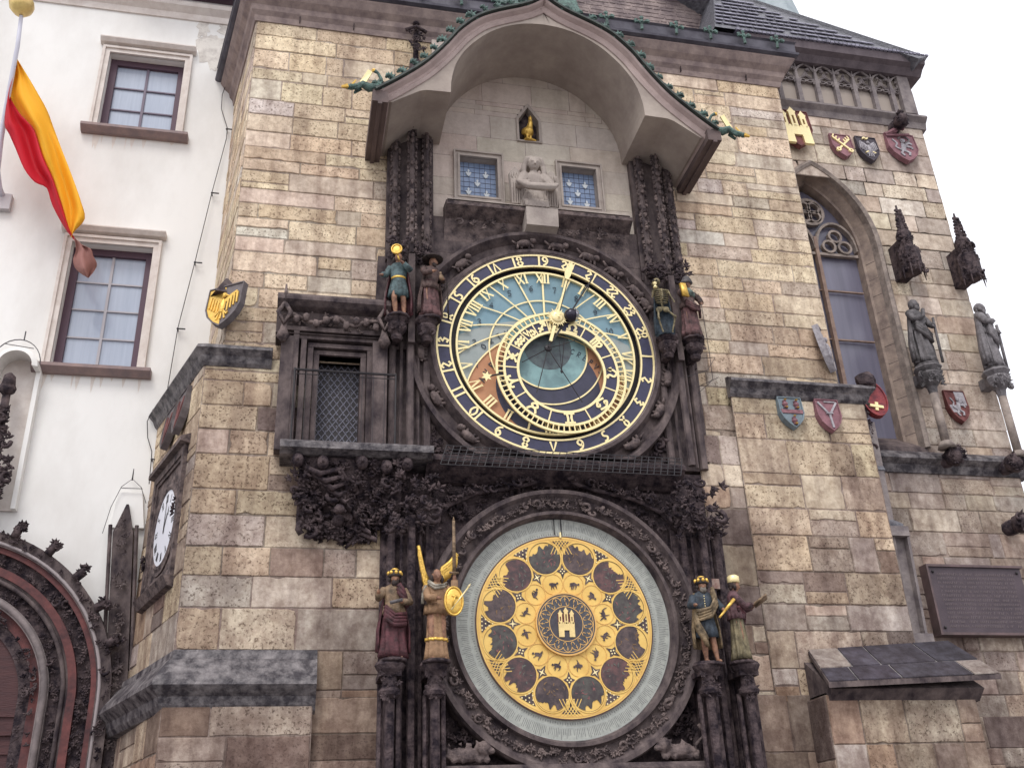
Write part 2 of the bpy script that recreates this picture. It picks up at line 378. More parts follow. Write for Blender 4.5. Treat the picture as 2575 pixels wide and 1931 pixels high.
# plinth
masonry((0, -.30, 0), (1, 0, 0), (0, -1, 0), -1.30, .30, 0, 3.45, (.42, .6), (.4, 1.0), 'low', 'plinth_wall', tower)
masonry((-2.08, 2.0, 0), (.78, -2.30, 0), (-.94, -.32, 0), 0, 2.43, 0, 3.45, (.42, .6), (.4, 1.0), 'low', 'plinth_wall', tower)
masonry((0, -.16, 0), (1, 0, 0), (0, -1, 0), .27, 6.6, 0, 3.5, (.42, .6), (.4, 1.0), 'low', 'plinth_wall', tower, holes=lambda a, b: [(1.05, 5.45)] if a > 2.0 else [])
masonry((0, -.62, 0), (1, 0, 0), (0, -1, 0), 6.36, 8.40, 0, 3.42, (.46, .62), (.4, .8), 'low', 'plinth_wall', tower)
masonry((6.36, 0, 0), (0, 1, 0), (-1, 0, 0), -.62, -.1, 0, 3.42, (.46, .62), (.3, .6), 'low', 'plinth_wall', tower)
masonry((8.40, 0, 0), (0, 1, 0), (1, 0, 0), -.62, .6, 0, 3.42, (.46, .62), (.3, .6), 'low', 'plinth_wall', tower)
pc = MB(); pc.box(6.40, 8.36, -.58, .5, 0, 3.45); pc.hull([(-1.25, -.26, 0), (.27, -.26, 0), (.27, .5, 0), (-2.02, 2.0, 0)], [(-1.25, -.26, 3.45), (.27, -.26, 3.45), (.27, .5, 3.45), (-2.02, 2, 3.45)])
pc.build('masonry_core', bpy.data.materials['mortar_core'], tower)
# sloped slab courses: profile (out, z)
def ledge(path, prof, name, m, parent):
    """path: list of (x,y) with mitred outward offsets"""
    mb = MB(); fr = []
    for i, p in enumerate(path):
        p = Vector((p[0], p[1], 0)); ns = []
        for a, b in ((i-1, i), (i, i+1)):
            if a < 0 or b >= len(path): continue
            t = (Vector((*path[b], 0))-Vector((*path[a], 0))).normalized(); ns.append(Vector((t.y, -t.x, 0)))
        n = sum(ns, Vector()).normalized(); n /= max(.4, n.dot(ns[0])); fr.append((p, n, (0, 0, 1)))
    mb.sweep(fr, prof); return mb.build(name, m, parent)
mid = [(-.05, 7.93), (.03, 7.91), (.14, 7.84), (.15, 7.80), (.13, 7.78), (.08, 7.72), (.05, 7.64), (.02, 7.60), (-.05, 7.60)]
ledge([(-2.10, 2.2), (-1.25, -.15), (-.42, -.15)], mid, 'ledge', LEDG, tower)
ledge([(5.93, -.15), (8.05, -.15), (8.05, .7)], mid, 'ledge', LEDG, tower)
lo = [(-.12, 4.03), (-.03, 4.02), (-.01, 3.92), (.03, 3.90), (.21, 3.66), (.225, 3.60), (.20, 3.57), (.12, 3.49), (.10, 3.40), (.06, 3.34), (-.12, 3.30)]
ledge([(-2.16, 2.05), (-1.26, -.22), (.33, -.22)], lo, 'ledge', LEDG, tower)
# big sloping slab table at the lower right, built of dark slabs with pale joints
sl = MB(); sl.col = (.11, .11, .135, 0)
A0, A1, A2, A3 = Vector((6.478, -.17, 4.037)), Vector((8.54, -.17, 4.165)), Vector((8.66, -.86, 3.63)), Vector((6.30, -.86, 3.533))
def SP(u, v): return A0.lerp(A1, u).lerp(A3.lerp(A2, u), v)
JT = MB(); JT.hull([SP(0, 0)-Vector((0, 0, .07)), SP(0, 1)-Vector((0, 0, .07)), SP(1, 1)-Vector((0, 0, .07)), SP(1, 0)-Vector((0, 0, .07))], [SP(0, 0)-Vector((0, 0, .012)), SP(0, 1)-Vector((0, 0, .004)), SP(1, 1)-Vector((0, 0, .012)), SP(1, 0)-Vector((0, 0, .004))])
JT.build('slab_bed', DARK2, tower)
JT = MB(); h_ = Vector((0, 0, .002))
for v0, v1 in ((0.01, .5), (.5, .985)): JT.poly([SP(.005, v0)+h_, SP(.005, v1)+h_, SP(.995, v1)+h_, SP(.995, v0)+h_])
JT.build('slab_joint', mat('pale_mortar', (.27, .25, .24), .9, 0, 9, 0, (.07, .065, .07)), tower)
slabs = [(0, .20, 0, .6), (.20, .38, 0, .6), (.38, .73, 0, .6), (.73, 1, 0, .6), (0, .17, .6, 1), (.17, .42, .6, 1), (.42, .84, .6, 1), (.84, 1, .6, 1)]
for i, (a, b, c, d) in enumerate(slabs):
    sl.col = (*(jit((.085, .08, .105), .15) if i not in (0, 7) else (.42, .39, .36)), 0)
    a += .006; b -= .006; c += .02 if c else 0; d -= .015 if d < 1 else 0
    h = Vector((0, 0, .014)); sl.hull([SP(a, c), SP(a, d), SP(b, d), SP(b, c)], [SP(a, c)+h, SP(a, d)+h, SP(b, d)+h, SP(b, c)+h])
sl.build('sloping_slab', ASH, tower, attr=True)
sv = MB(); sv.prismx([(-.62, 3.34), (-.76, 3.47), (-.15, 3.90), (-.1, 3.3)], 6.40, 8.46); sv.build('slab_moulding', DARK2, tower)
# cornice
cor = [(-.1, 13.76), (.03, 13.76), (.05, 13.86), (.10, 13.93), (.12, 14.02), (.20, 14.10), (.27, 14.22), (.27, 14.27), (-.1, 14.30)]
ledge([(-1.50, 2.25), (-1.05, 0), (7.80, 0), (7.80, 2.2)], cor, 'cornice', mat('cornice_stone', (.34, .265, .235), .85, 0, 4, 0, (.18, .135, .13), .3, 14), tower)
jm = MB(); rj = random.Random(3); xq = -.4
while xq < 7.6: jm.box(xq, xq+.012, -.085, .02, 13.80, 13.93); xq += rj.uniform(.7, 1.3)
jm.build('cornice_joint', DARK, tower)
gut = [(-.1, 14.25), (.28, 14.25), (.33, 14.28), (.34, 14.32), (.30, 14.35), (.30, 14.54), (.33, 14.57), (-.1, 14.59)]
ledge([(-1.55, 2.3), (-1.05, 0), (7.80, 0), (7.80, 2.2)], gut, 'roof_gutter', LEAD, tower)
fl = MB()
fl.tube([(0, 0, -.16), (0, -.01, .12)], [.035, .022], 5)
for sx in (-1, 1):
    fl.tube([(0, 0, 0), (sx*.07, -.02, .05), (sx*.14, -.03, .02), (sx*.16, -.03, .07)], [.03, .028, .035, .02], 5)
    fl.ell((sx*.12, -.02, .09), (.04, .025, .035), 6, 4, jit=.2)
fl.ell((0, -.02, .16), (.045, .03, .05), 6, 4, jit=.2); fl.ell((0, -.03, .05), (.04, .03, .04), 6, 4)
fl0 = fl.build('gutter_crest', VERD, tower); fl0.location = (-.4, -.34, 14.46); fl0.scale = (.8, .8, .8)
x = .28
while x < 7.9: dup(fl0, tower, (x, -.37, 14.46), (0, random.uniform(-.08, .08), random.uniform(-.15, .15))); x += .62
# upper storeys glimpsed above the gutter
masonry((0, 1.7, 0), (1, 0, 0), (0, -1, 0), 3.6, Q(1538, 70, 1.7).x, 14.9, 21, (.085, .11), (.22, .5), 'chapel', 'brick_storey', tower, joint=.02, mortar=(.42, .36, .33)).data.materials[0] = mat('rough_brick', (.36, .29, .27), .85, 0, 3, 0, (.13, .10, .105), .9, 16, det=9)
ub = MB(); ub.box(3.7, Q(1538, 70, 1.7).x-.02, 1.78, 6, 14, 21); ub.build('masonry_core', bpy.data.materials['mortar_core'], tower)
q_ = MB(); q_.hull([(3.2, .6, 15.2), (4.6, .6, 15.2), (4.6, 2.0, 15.2), (3.2, 2.0, 15.2)], [(3.5, 1.4, 19), (4.3, 1.4, 19), (4.3, 2.0, 19), (3.5, 2.0, 19)])
q_.build('copper_roof', VERD, tower)
rf = MB(); rf.hull([(-1.5, .1, 14.58), (7.9, .1, 14.58), (7.9, 4, 14.58), (-1.5, 4, 14.58)], [(-1.0, 1.7, 14.95), (7.6, 1.7, 14.95), (7.6, 4, 14.95), (-1.0, 4, 14.95)])
rf.build('roof', LEAD, tower)
# ================================================================== WHITE BUILDING
wb = thing('townhouse', 'white plastered house front left of the tower with two curtained cross-barred windows', 'building')
WY = 2.0
wins = []
def S2(x, z): return (x, z)
# windows measured on the plane WY: (x0,x1,z0,z1, rows)
wl = [(-3.60, -2.36, 12.98, 14.62, 3), (-3.64, -2.44, 8.55, 10.70, 4)]
wall = MB()
X0, X1, Z0, Z1 = -9.0, -1.2, 0, 16.35
def wallrect(a, b, c, d): wall.box(a, b, WY, WY+.35, c, d)
xs0 = min(w_[0] for w_ in wl); 
zcur = 0
for (a, b, c, d, r_) in sorted(wl, key=lambda t: t[2]):
    wallrect(X0, X1, zcur, c); wallrect(X0, a, c, d); wallrect(b, X1, c, d); zcur = d
wallrect(X0, X1, zcur, Z1); wall.build('wall', PLAS, wb)
for (a, b, c, d, rows) in wl:
    wf = MB(); y = WY+.14; t = .115
    wf.box(a, a+t, y, y+.1, c, d); wf.box(b-t, b, y, y+.1, c, d); wf.box(a+t, b-t, y, y+.1, d-t, d); wf.box(a+t, b-t, y, y+.1, c, c+t*.8)
    win = wf.build('window', WOOD, wb); tag(win, 'tall window of eight panes' if rows == 4 else 'square window of six panes')
    mu = MB(); cx = (a+b)/2; mu.box(cx-.02, cx+.02, y+.03, y+.07, c+t*.8, d-t)
    H = (d-t-c-t*.8)/rows
    for i in range(1, rows): mu.box(a+t, b-t, y+.032, y+.065, c+t*.8+H*i-.012, c+t*.8+H*i+.012)
    mu.build('glazing_bar', mat('pale_bar', (.16, .13, .17), .6) if rows == 3 else mat('pale_bar2', (.42, .40, .42), .6), win)
    gl = MB(); gl.box(a+t*.5, b-t*.5, y+.06, y+.068, c+.03, d-.03); gl.build('pane', CURT, win)
    ar = MB(); e = .14
    def frame(mb, e0, e1, y0, y1):
        mb.box(a-e1, a-e0, y0, y1, c, d+e0); mb.box(b+e0, b+e1, y0, y1, c, d+e0); mb.box(a-e1, b+e1, y0, y1, d+e0, d+e1)
    frame(ar, 0, .075, WY-.045, WY+.01); frame(ar, .075, .12, WY-.075, WY+.01)
    ar.build('architrave', CREAM, win)
    he = MB(); he.prismx([(WY-.02, d+.15), (WY-.11, d+.17), (WY-.16, d+.23), (WY-.16, d+.25), (WY, d+.27)], a-.17, b+.17); he.build('lintel', CREAM, win)
    si = MB(); o_ = .22; si.prismx([(WY+.12, c), (WY-.17, c-.03), (WY-.17, c-.08), (WY-.08, c-.15), (WY+.12, c-.15)], a-o_, b+o_)
    si.build('sill', mat('brown_sill', (.30, .21, .19), .6, 0, 5, 0, (.2, .15, .15)) , win)
st_ = MB(); rs_ = random.Random(12)
for (a, b, c, d, rows) in wl:
    for q in range(11):
        x = rs_.uniform(a-.1, b+.1); L_ = rs_.uniform(.05, .32); w2 = rs_.uniform(.012, .05); yy = WY-.0015-.0002*q
        st_.poly([(x-w2, yy, c-.15), (x-w2*.5, yy, c-.15-L_*.6), (x, yy, c-.15-L_), (x+w2*.6, yy, c-.15-L_*.5), (x+w2, yy, c-.15)])
st_.build('drip_stain', mat('faint_rust_drip', (.74, .69, .63), .9, 0, 8, 0, (.66, .59, .53)), wb)
co = MB(); co.prismx([(WY+.3, 15.60), (WY-.03, 15.60), (WY-.05, 15.72), (WY-.16, 15.80), (WY-.16, 15.9), (WY+.3, 15.9)], X0, X1); co.build('cornice', CREAM, wb)
ev = MB(); ev.prismx([(WY+.3, 16.32), (WY-.72, 16.32), (WY-.78, 16.52), (WY+.3, 16.6)], -3.4, X1+.2); ev.box(-3.4, X1+.2, WY-.2, WY+.3, 16.1, 16.33)
ev.build('eaves', WOOD, wb)
wr_ = MB(); wr_.prismx([(WY-.6, 16.6), (WY+4, 20), (WY+4, 16.6)], X0, X1); wr_.build('roof', ROOFS, wb)
pt = MB(); rp_ = random.Random(44)
for (x, y, a_, b_) in ((455, 105, .26, .50), (478, 135, .16, .36), (500, 60, .3, .25), (415, 20, .5, .16), (440, 60, .12, .3)):
    c = Q(x, y, WY-.004); poly = []
    for i in range(22):
        an = 2*math.pi*i/22; k_ = rp_.uniform(.6, 1.1); poly.append((min(-1.46, c.x+a_*k_*math.cos(an)), c.z+b_*k_*math.sin(an)))
    pt.prism(poly, WY-.004-.0004*len(pt.f)/22, WY+.01)
pt.build('bare_plaster_patch', mat('weathered_plaster', (.70, .66, .60), .9, 0, 5, 0, (.50, .46, .42), .5, 20, det=9, lo=.38, hi=.55), wb)
# lightning conductor beside the tower
lw = thing('lightning_cable', 'thin dark conductor wire on short brackets down the white wall beside the tower', 'cable')
pts = [Q(507, 120, WY-.06), Q(497, 160, WY-.06), Q(480, 205, WY-.06), Q(478, 235, WY-.06), Q(491, 277, WY-.06), Q(489, 300, WY-.06), Q(458, 415, WY-.08), Q(421, 566, WY-.08), Q(384, 709, WY-.08), Q(359, 857, WY-.08), Q(330, 885, WY-.08), Q(318, 910, WY-.08), Q(319, 945, WY-.08), Q(328, 975, WY-.08), Q(327, 990, WY-.08), Q(322, 1045, WY-.08)]
wm = MB(); wm.tube(pts, .007, 5); wm.build('wire', GRID, lw)
wm = MB()
for x, y in [(490, 279), (458, 417), (421, 567), (384, 710), (359, 858), (328, 992)]:
    p = Q(x, y, WY-.08); wm.tube([p, p+Vector((.11, .0, .0))], .012, 5); wm.tube([p, p+Vector((0, .09, 0))], .01, 4); wm.ell(p, (.02,)*3, 6, 4)
wm.build('bracket', GRID, lw)
# ================================================================== CHAPEL
ch = thing('chapel', 'gothic stone chapel bay right of the tower with tall traceried window and slate roof', 'chapel')
CY = .6; WX, WH, WT = 8.52, .80, 11.05      # window centre, clear half width, springing
def arch_hw(z, hw=WH, spr=WT, apex=12.42):
    """half width of the pointed arch at height z"""
    if z <= spr: return hw
    if z >= apex: return 0
    h = apex-spr; rr = (h*h+hw*hw)/(2*hw); return max(0, math.sqrt(max(0, rr*rr-(z-spr)**2))-(rr-hw))
def ch_hole(a, b):
    if b < 7.35: return []
    if a > 12.75: return []
    hw = arch_hw(b, .97, WT, 12.68) if b > 11.06 else .97; return [(WX-hw, WX+hw)] if hw > .02 else []
def ch_push(s_, z_):
    hw = arch_hw(z_, .97, WT, 12.68)
    if z_ > 11.0 and abs(s_-WX) < hw: s_ = WX+math.copysign(hw, s_-WX)
    return s_, z_
masonry((0, CY, 0), (1, 0, 0), (0, -1, 0), 7.4, 11.0, 3.3, 13.9, (.27, .40), (.35, .95), 'chapel', 'wall', ch, holes=ch_hole, breaks=(7.35, 11.05, 11.4, 11.75, 12.1, 12.4, 12.72), relief=.012, push=ch_push)
masonry((0, CY-.12, 0), (1, 0, 0), (0, -1, 0), 8.0, 11.1, 0, 3.3, (.4, .55), (.4, .8), 'low', 'wall', ch)
masonry((11.0, CY, 0), (.5, 1, 0), (.89, -.45, 0), 0, 3, 0, 15.0, (.3, .45), (.4, .8), 'chapel', 'wall', ch)
cc_ = MB()
cc_.hull([(9.62, CY+.02, 0), (10.98, CY+.02, 0), (11.9, 5, 0), (7.4, 5, 0)], [(9.62, CY+.02, 13.9), (10.98, CY+.02, 13.9), (11.9, 5, 13.9), (7.4, 5, 13.9)])
cc_.box(7.4, 10.96, 1.6, 5, 0, 15.0); cc_.box(7.4, 9.7, CY+.05, 1.7, 0, 7.3); cc_.box(7.4, 10.9, CY+.05, 1.7, 12.8, 15.0)
cc_.build('masonry_core', bpy.data.materials['mortar_core'], ch)
# window mouldings: jamb + pointed archivolt swept
def arch_path(hw, spr, apex, z0, n=14, cx=WX, y=0):
    pts = [(cx+hw, z0)]
    zz = [z0+(spr-z0)*i/3 for i in range(1, 3)]
    pts += [(cx+hw, z) for z in zz]
    for i in range(n+1):
        z = spr+(apex-spr)*math.sin(i/n*math.pi/2); pts.append((cx+arch_hw(z, hw, spr, apex), z))
    left = [(2*cx-x, z) for x, z in pts[:-1]][::-1]
    return pts+left
def arch_sweep(mb, path, prof):
    fr = []
    for i, p in enumerate(path):
        a = path[max(0, i-1)]; b = path[min(len(path)-1, i+1)]
        t = Vector((b[0]-a[0], 0, b[1]-a[1])).normalized(); n = Vector((t.z, 0, -t.x))
        fr.append(((p[0], 0, p[1]), n, (0, 1, 0)))
    mb.sweep(fr, prof)
gw = MB(); arch_sweep(gw, arch_path(.98, WT, 12.70, 7.3), [(.05, CY-.02), (.06, CY+.1), (-.06, CY+.12), (-.05, CY-.03), (.0, CY-.06)])
win = gw.build('gothic_window', mat('window_moulding', (.36, .30, .26), .8, 0, 6, 0, (.17, .14, .125), .5, 18, det=9), ch)
gw = MB(); arch_sweep(gw, arch_path(.96, WT, 12.66, 7.3), [(.0, CY+.01), (-.03, CY+.07), (-.04, CY+.12), (-.13, CY+.27), (-.17, CY+.28), (-.17, CY+.6), (.12, CY+.6), (.12, CY+.01)])
rv = gw.build('reveal', mat('reveal_stone', (.38, .30, .245), .85, 0, 3, 0, (.17, .13, .115), .4, 12, stretch=(1, 1, 1)), win)
jj = MB()
for i in range(12):
    z = 7.6+i*.32; jj.hull([(WX+.922, CY+.116, z), (WX+.830, CY+.264, z), (WX+.84, CY+.28, z), (WX+.93, CY+.13, z)], [(WX+.922, CY+.116, z+.010), (WX+.830, CY+.264, z+.010), (WX+.84, CY+.28, z+.010), (WX+.93, CY+.13, z+.010)])
jj.build('joint', DARK3, win)
pa = MB(); ap = arch_path(.82, WT, 12.40, 7.3); pa.poly([(x, CY+.44, z) for x, z in ap]); pa.build('pane', CHG, win)
mu = MB()
for x_ in (WX, WX-.42, WX+.42): mu.prism([(x_-.035, 7.3), (x_+.035, 7.3), (x_+.03, 11.1 if x_ != WX else 11.35), (x_-.03, 11.1 if x_ != WX else 11.35)], CY+.31, CY+.40) if x_ == WX else None
for z in (8.35, 9.35, 10.3): mu.box(WX-.75, WX+.75, CY+.37, CY+.41, z-.012, z+.012)
mu.build('mullion', mat('mullion_stone', (.32, .23, .18), .8, 0, 6, 0, (.18, .12, .1)), win)
tr = MB()
def circ(mb, cx, cz, r, t=.028, k=28): mb.ring(cx, cz, [(r-t, CY+.32), (r+t, CY+.32), (r+t*.6, CY+.41), (r-t*.6, CY+.41)], k)
circ(tr, WX, 11.88, .26)
for i in range(4):
    a = R(45+90*i); circ(tr, WX+.13*math.sin(a), 11.88+.13*math.cos(a), .105, .02, 18)
for sx in (-1, 1):
    arch_c = WX+sx*.40
    path = [(arch_c+.38*math.cos(t_)*(1), 11.12+.55*math.sin(t_)) for t_ in [math.pi*i/14 for i in range(15)]]
    arch_sweep(tr, path[::-1], [(.02, CY+.32), (.02, CY+.41), (-.025, CY+.40), (-.025, CY+.32)])
    for dx in (-.15, 0, .15): circ(tr, arch_c+dx, 11.18+(.22 if dx == 0 else 0), .115, .02, 18)
tr.box(WX-.78, WX+.78, CY+.34, CY+.41, 11.0, 11.05)
tr.build('tracery', bpy.data.materials['window_moulding'], win)
st = MB(); st.prismx([(CY+.6, 7.75), (CY+.0, 7.30), (CY-.02, 7.2), (CY+.6, 7.2)], 7.6, 9.6); st.build('sloping_sill', DARK2, ch)
def hb(prof, x0, x1, name, m):
    mb = MB(); mb.prismx(prof, x0, x1); return mb.build(name, m, ch)
CHT = mat('chapel_trim', (.27, .235, .225), .85, 0, 4, 0, (.13, .11, .115), .5, 16)
hb([(CY+.1, 7.26), (CY-.06, 7.20), (CY-.17, 7.10), (CY-.17, 7.05), (CY-.08, 6.98), (CY-.04, 6.86), (CY+.1, 6.84)], 7.9, 11.12, 'string_course', LEDG)
hb([(CY+.1, 14.14), (CY-.06, 14.10), (CY-.14, 14.02), (CY-.14, 13.98), (CY-.06, 13.90), (CY-.03, 13.78), (CY+.1, 13.76)], 7.6, 11.08, 'string_course', CHT)
# parapet with blind tracery
pp = MB(); pp.box(7.5, 10.9, CY+.06, CY+.3, 14.1, 15.02); pw = pp.build('parapet', mat('parapet_stone', (.33, .29, .275), .85, 0, 6, 0, (.17, .15, .15), .5, 16), ch)
bt = MB(); n = 9; stp = 3.5/n
for i in range(n+1):
    x = 7.45+i*stp; bt.prism([(x-.045, 14.12), (x+.045, 14.12), (x+.04, 15.1), (x, 15.9), (x-.04, 15.1)], CY-.04, CY+.06)
    if i < n:
        xm = x+stp/2
        for sgn in (-1, 1):
            bt.tube([(xm+sgn*stp*.42, CY, 15.0), (xm+sgn*stp*.34, CY, 15.22), (xm+sgn*.03, CY, 15.36), (xm, CY, 15.52)], .032, 5)
            bt.tube([(xm+sgn*stp*.5, CY-.02, 15.55), (xm+sgn*stp*.3, CY-.02, 15.75), (xm, CY-.03, 15.88)], .028, 5)
        for dx in (-.07, .07): bt.ring(xm+dx, 15.13, [(.045, CY-.02), (.07, CY-.02), (.07, CY+.06), (.045, CY+.06)], 12)
        for k_ in range(3): bt.ell((xm+random.uniform(-.12, .12), CY-.01, 15.62+random.uniform(-.1, .1)), (.04, .04, .05), 6, 4, jit=.3)
bt.box(10.72, 10.95, CY-.06, CY+.3, 14.12, 15.9)
bt.v = [(x, y, 14.12+(z-14.12)*.52) for x, y, z in bt.v]; bt.build('blind_tracery', CHT, pw)
hb([(CY+.4, 15.02), (CY-.10, 15.02), (CY-.20, 15.12), (CY-.30, 15.16), (CY-.34, 15.30), (CY+.4, 15.34)], 7.4, 11.22, 'eaves', mat('eaves_stone', (.17, .14, .15), .8, 0, 4, 0, (.1, .08, .09), .3, 16))
rr_ = MB(); RN, RP = (0, -2.2, 1), (0, CY-.36, 15.32)
h1, h2, h3 = QP(1985, 127, RP, RN), QP(1800, 68, RP, RN), QP(1600, 2, RP, RN); h4 = h3+(h3-h1)*.8
XL = Q(1545, 62, CY-.36).x; h5 = QP(1540, -30, RP, RN)
rr_.poly([(XL, CY-.36, 15.32), (11.28, CY-.36, 15.32), h1, h2, h3, h4, h5])
for a_, b_ in (((11.28, CY-.36, 15.32), h1), (h1, h2), (h2, h3), (h3, h4)): rr_.poly([a_, (a_[0]+.3, a_[1]+5, a_[2]-1), (b_[0]+.3, b_[1]+5, b_[2]-1), b_])
rr_.poly([(XL, CY-.36, 15.32), (XL, 5, 15.32), (h5.x, 5, h5.z), h5])
rr_.build('roof', ROOFS, ch)
rt_ = MB()
for i in range(46):
    x = 7.35+i*.086
    if x < XL: continue
    rt_.box(x, x+.06, CY-.385, CY-.2, 15.305, 15.305+random.uniform(.03, .055))
for r_ in range(1, 26):
    y_ = CY-.36+r_*.085; z_ = 15.32+r_*.187; x = XL+.02+(h5.x-XL)*r_*.187/(h5.z-15.32)
    q1 = (z_-15.32)/(h1.z-15.32); lim = 11.28-(11.28-h1.x)*min(1, q1) if z_ < h1.z else (h1.x+(h2.x-h1.x)*(z_-h1.z)/(h2.z-h1.z) if z_ < h2.z else h2.x+(h3.x-h2.x)*(z_-h2.z)/(h3.z-h2.z))
    lim -= .2
    if z_ > h4.z: break
    while x < lim:
        w_ = random.uniform(.10, .17)
        if random.random() < .93: rt_.hull([(x, y_-.03, z_-.02), (x+w_, y_-.03, z_-.02), (x+w_, y_+.02, z_+.07), (x, y_+.02, z_+.07)], [(x, y_-.045, z_-.012), (x+w_, y_-.045, z_-.012), (x+w_, y_+.012, z_+.075), (x, y_+.012, z_+.075)])
        x += w_+random.uniform(.0, .03)
rt_.build('roof_slates', mat('blue_grey_slates', (.30, .29, .36), .5, 0, 7, 0, (.10, .095, .13), .5, 20, det=8), ch)
sp = thing('church_spire', 'distant pale copper spire tip just above the chapel roof ridge', 'spire')
m = MB(); b_ = Q(1676, 60, 40); m.lathe([(5.5, -12), (2.0, 0), (.0, 11.6)], tuple(b_), 8); m.build('spire', mat('pale_copper', (.33, .38, .40), .6, 0, 1.2, 0, (.24, .29, .31)), sp)
m = MB(); m.box(b_.x-4, b_.x+4, b_.y-4, b_.y+4, 0, b_.z-11); m.build('tower_body', CHT, sp)
# ================================================================== CLOCK SURROUND (carved stone frame of both dials)
cs = thing('clock_surround', 'soot-dark carved gothic stone frame holding the astronomical dial above the calendar dial', 'stone frame')
def phole(za, zb):
    h = []
    if za >= 10.74 and zb <= 11.50: h += [(2.11, 2.71), (3.71, 4.29)]
    if za >= 11.91 and zb <= 12.65:
        hw = .175 if zb <= 12.36 else max(0, .175*(12.66-za)/.30)
        h += [(3.24-hw, 3.24+hw)]
    return h
masonry((0, -.04, 0), (1, 0, 0), (0, -1, 0), 1.70, 4.82, 10.30, 13.9, (.36, .46), (.45, .95), 'panel', 'apostle_panel', cs, holes=phole,
        breaks=(10.745, 11.495, 11.915, 12.36, 12.46, 12.56, 12.645), joint=.007, relief=.003, mortar=(.24, .2, .19)).data.materials[0] = ASHP
bk = MB(); bk.box(1.7, 4.82, .13, .3, 9.9, 13.9); bk.build('panel_backing', LIME, cs)
def lime_frame(a, b, c, d, name, par):
    f = MB()
    for e0, e1, y0 in ((0, .035, -.085), (.035, .07, -.07), (.07, .095, -.10)):
        f.box(a-e1, a-e0, y0, -.03, c-e1, d+e1); f.box(b+e0, b+e1, y0, -.03, c-e1, d+e1); f.box(a-e0, b+e0, y0, -.03, d+e0, d+e1); f.box(a-e0, b+e0, y0, -.03, c-e1, c-e0)
    f.box(a-.012, a, -.04, .12, c, d); f.box(b, b+.012, -.04, .12, c, d); f.box(a, b, -.04, .12, d, d+.012); f.box(a, b, -.04, .12, c-.012, c)
    return f.build(name, LIME, par)
BLUEG = mat('blue_star_glass', (.27, .35, .50), .35, 0, 9, 0, (.18, .25, .40), .1, 30)
STARW = mat('pale_star', (.62, .66, .68), .5)
for (a, b) in ((2.12, 2.70), (3.72, 4.28)):
    w_ = lime_frame(a, b, 10.75, 11.49, 'apostle_window', cs); tag(w_, 'small square window of blue glass with pale lilies')
    p = MB(); p.box(a, b, .085, .10, 10.75, 11.49); p.build('pane', BLUEG, w_)
    p = MB()
    for i in range(1, 7): p.box(a+(b-a)*i/7-.002, a+(b-a)*i/7+.002, .079, .086, 10.75, 11.49)
    for i in range(1, 8): p.box(a, b, .0795, .0862, 10.75+.74*i/8-.002, 10.75+.74*i/8+.002)
    p.build('lead_came', LEAD, w_)
    p = MB()
    for k_, (u, v) in enumerate(((.27, .76), (.73, .74), (.5, .5), (.26, .26), (.74, .22))):
        cx, cz = a+(b-a)*u, 10.75+.70*v; y = .066-.0006*k_
        for an, L in ((0, .075), (90, .05), (-90, .05), (180, .07), (150, .055), (-150, .055)):
            d = Vector((math.sin(R(an)), 0, math.cos(R(an)))); nrm_ = Vector((d.z, 0, -d.x)); c0 = Vector((cx, y+.0002*an/90, cz))
            p.poly([c0+nrm_*.004, c0+d*L*.6+nrm_*.017, c0+d*L, c0+d*L*.6-nrm_*.017, c0-nrm_*.004][::-1])
        p.ell((cx, y+.004, cz), (.016, .006, .016), 8, 4)
    p.build('lily', STARW, w_)
# niche
nf = MB(); npoly = [(3.04, 11.90), (3.04, 12.37), (3.24, 12.68), (3.44, 12.37), (3.44, 11.90)]
inn = [(3.08, 11.94), (3.08, 12.35), (3.24, 12.61), (3.40, 12.35), (3.40, 11.94)]
n0 = len(nf.v)
for i in range(5):
    j = (i+1) % 5; a, b, c, d = npoly[i], npoly[j], inn[j], inn[i]
    nf.hull([(a[0], -.075, a[1]), (b[0], -.075, b[1]), (c[0], -.06, c[1]), (d[0], -.06, d[1])], [(a[0], .12, a[1]), (b[0], .12, b[1]), (c[0], .12, c[1]), (d[0], .12, d[1])])
nf.build('niche_frame', LIME, cs)
nd = MB(); nd.box(3.05, 3.43, .10, .125, 11.9, 12.66); nd.build('niche_back', DARK, cs)
# ledge below the windows and its carved hollow
sl_ = MB(); sl_.prismx([(-.02, 10.50), (-.33, 10.44), (-.38, 10.40), (-.38, 10.34), (-.33, 10.31), (-.18, 10.22), (-.12, 10.02), (-.10, 9.86), (.1, 9.86)], 1.86, 4.68)
sl_.build('window_ledge', DARK3, cs)
tp = MB(); tp.prismx([(-.02, 10.53), (-.36, 10.455), (-.36, 10.44), (-.02, 10.50)], 1.88, 4.66); tp.build('ledge_top', LIME, cs)
bb = MB(); bb.prismx([(-.1, 10.34), (-.46, 10.36), (-.44, 10.06), (-.12, 9.98)], 3.02, 3.50); bb.build('corbel_block', LIME, cs)
lc = MB(); random.seed(5)
for i in range(15):
    x = random.choice([random.uniform(2.0, 2.9), random.uniform(3.6, 4.5)]); carve(lc, (x, -.22, random.uniform(10.08, 10.2)), random.uniform(.05, .08))
lc.build('ledge_carving', DARK3, cs, smooth=True)
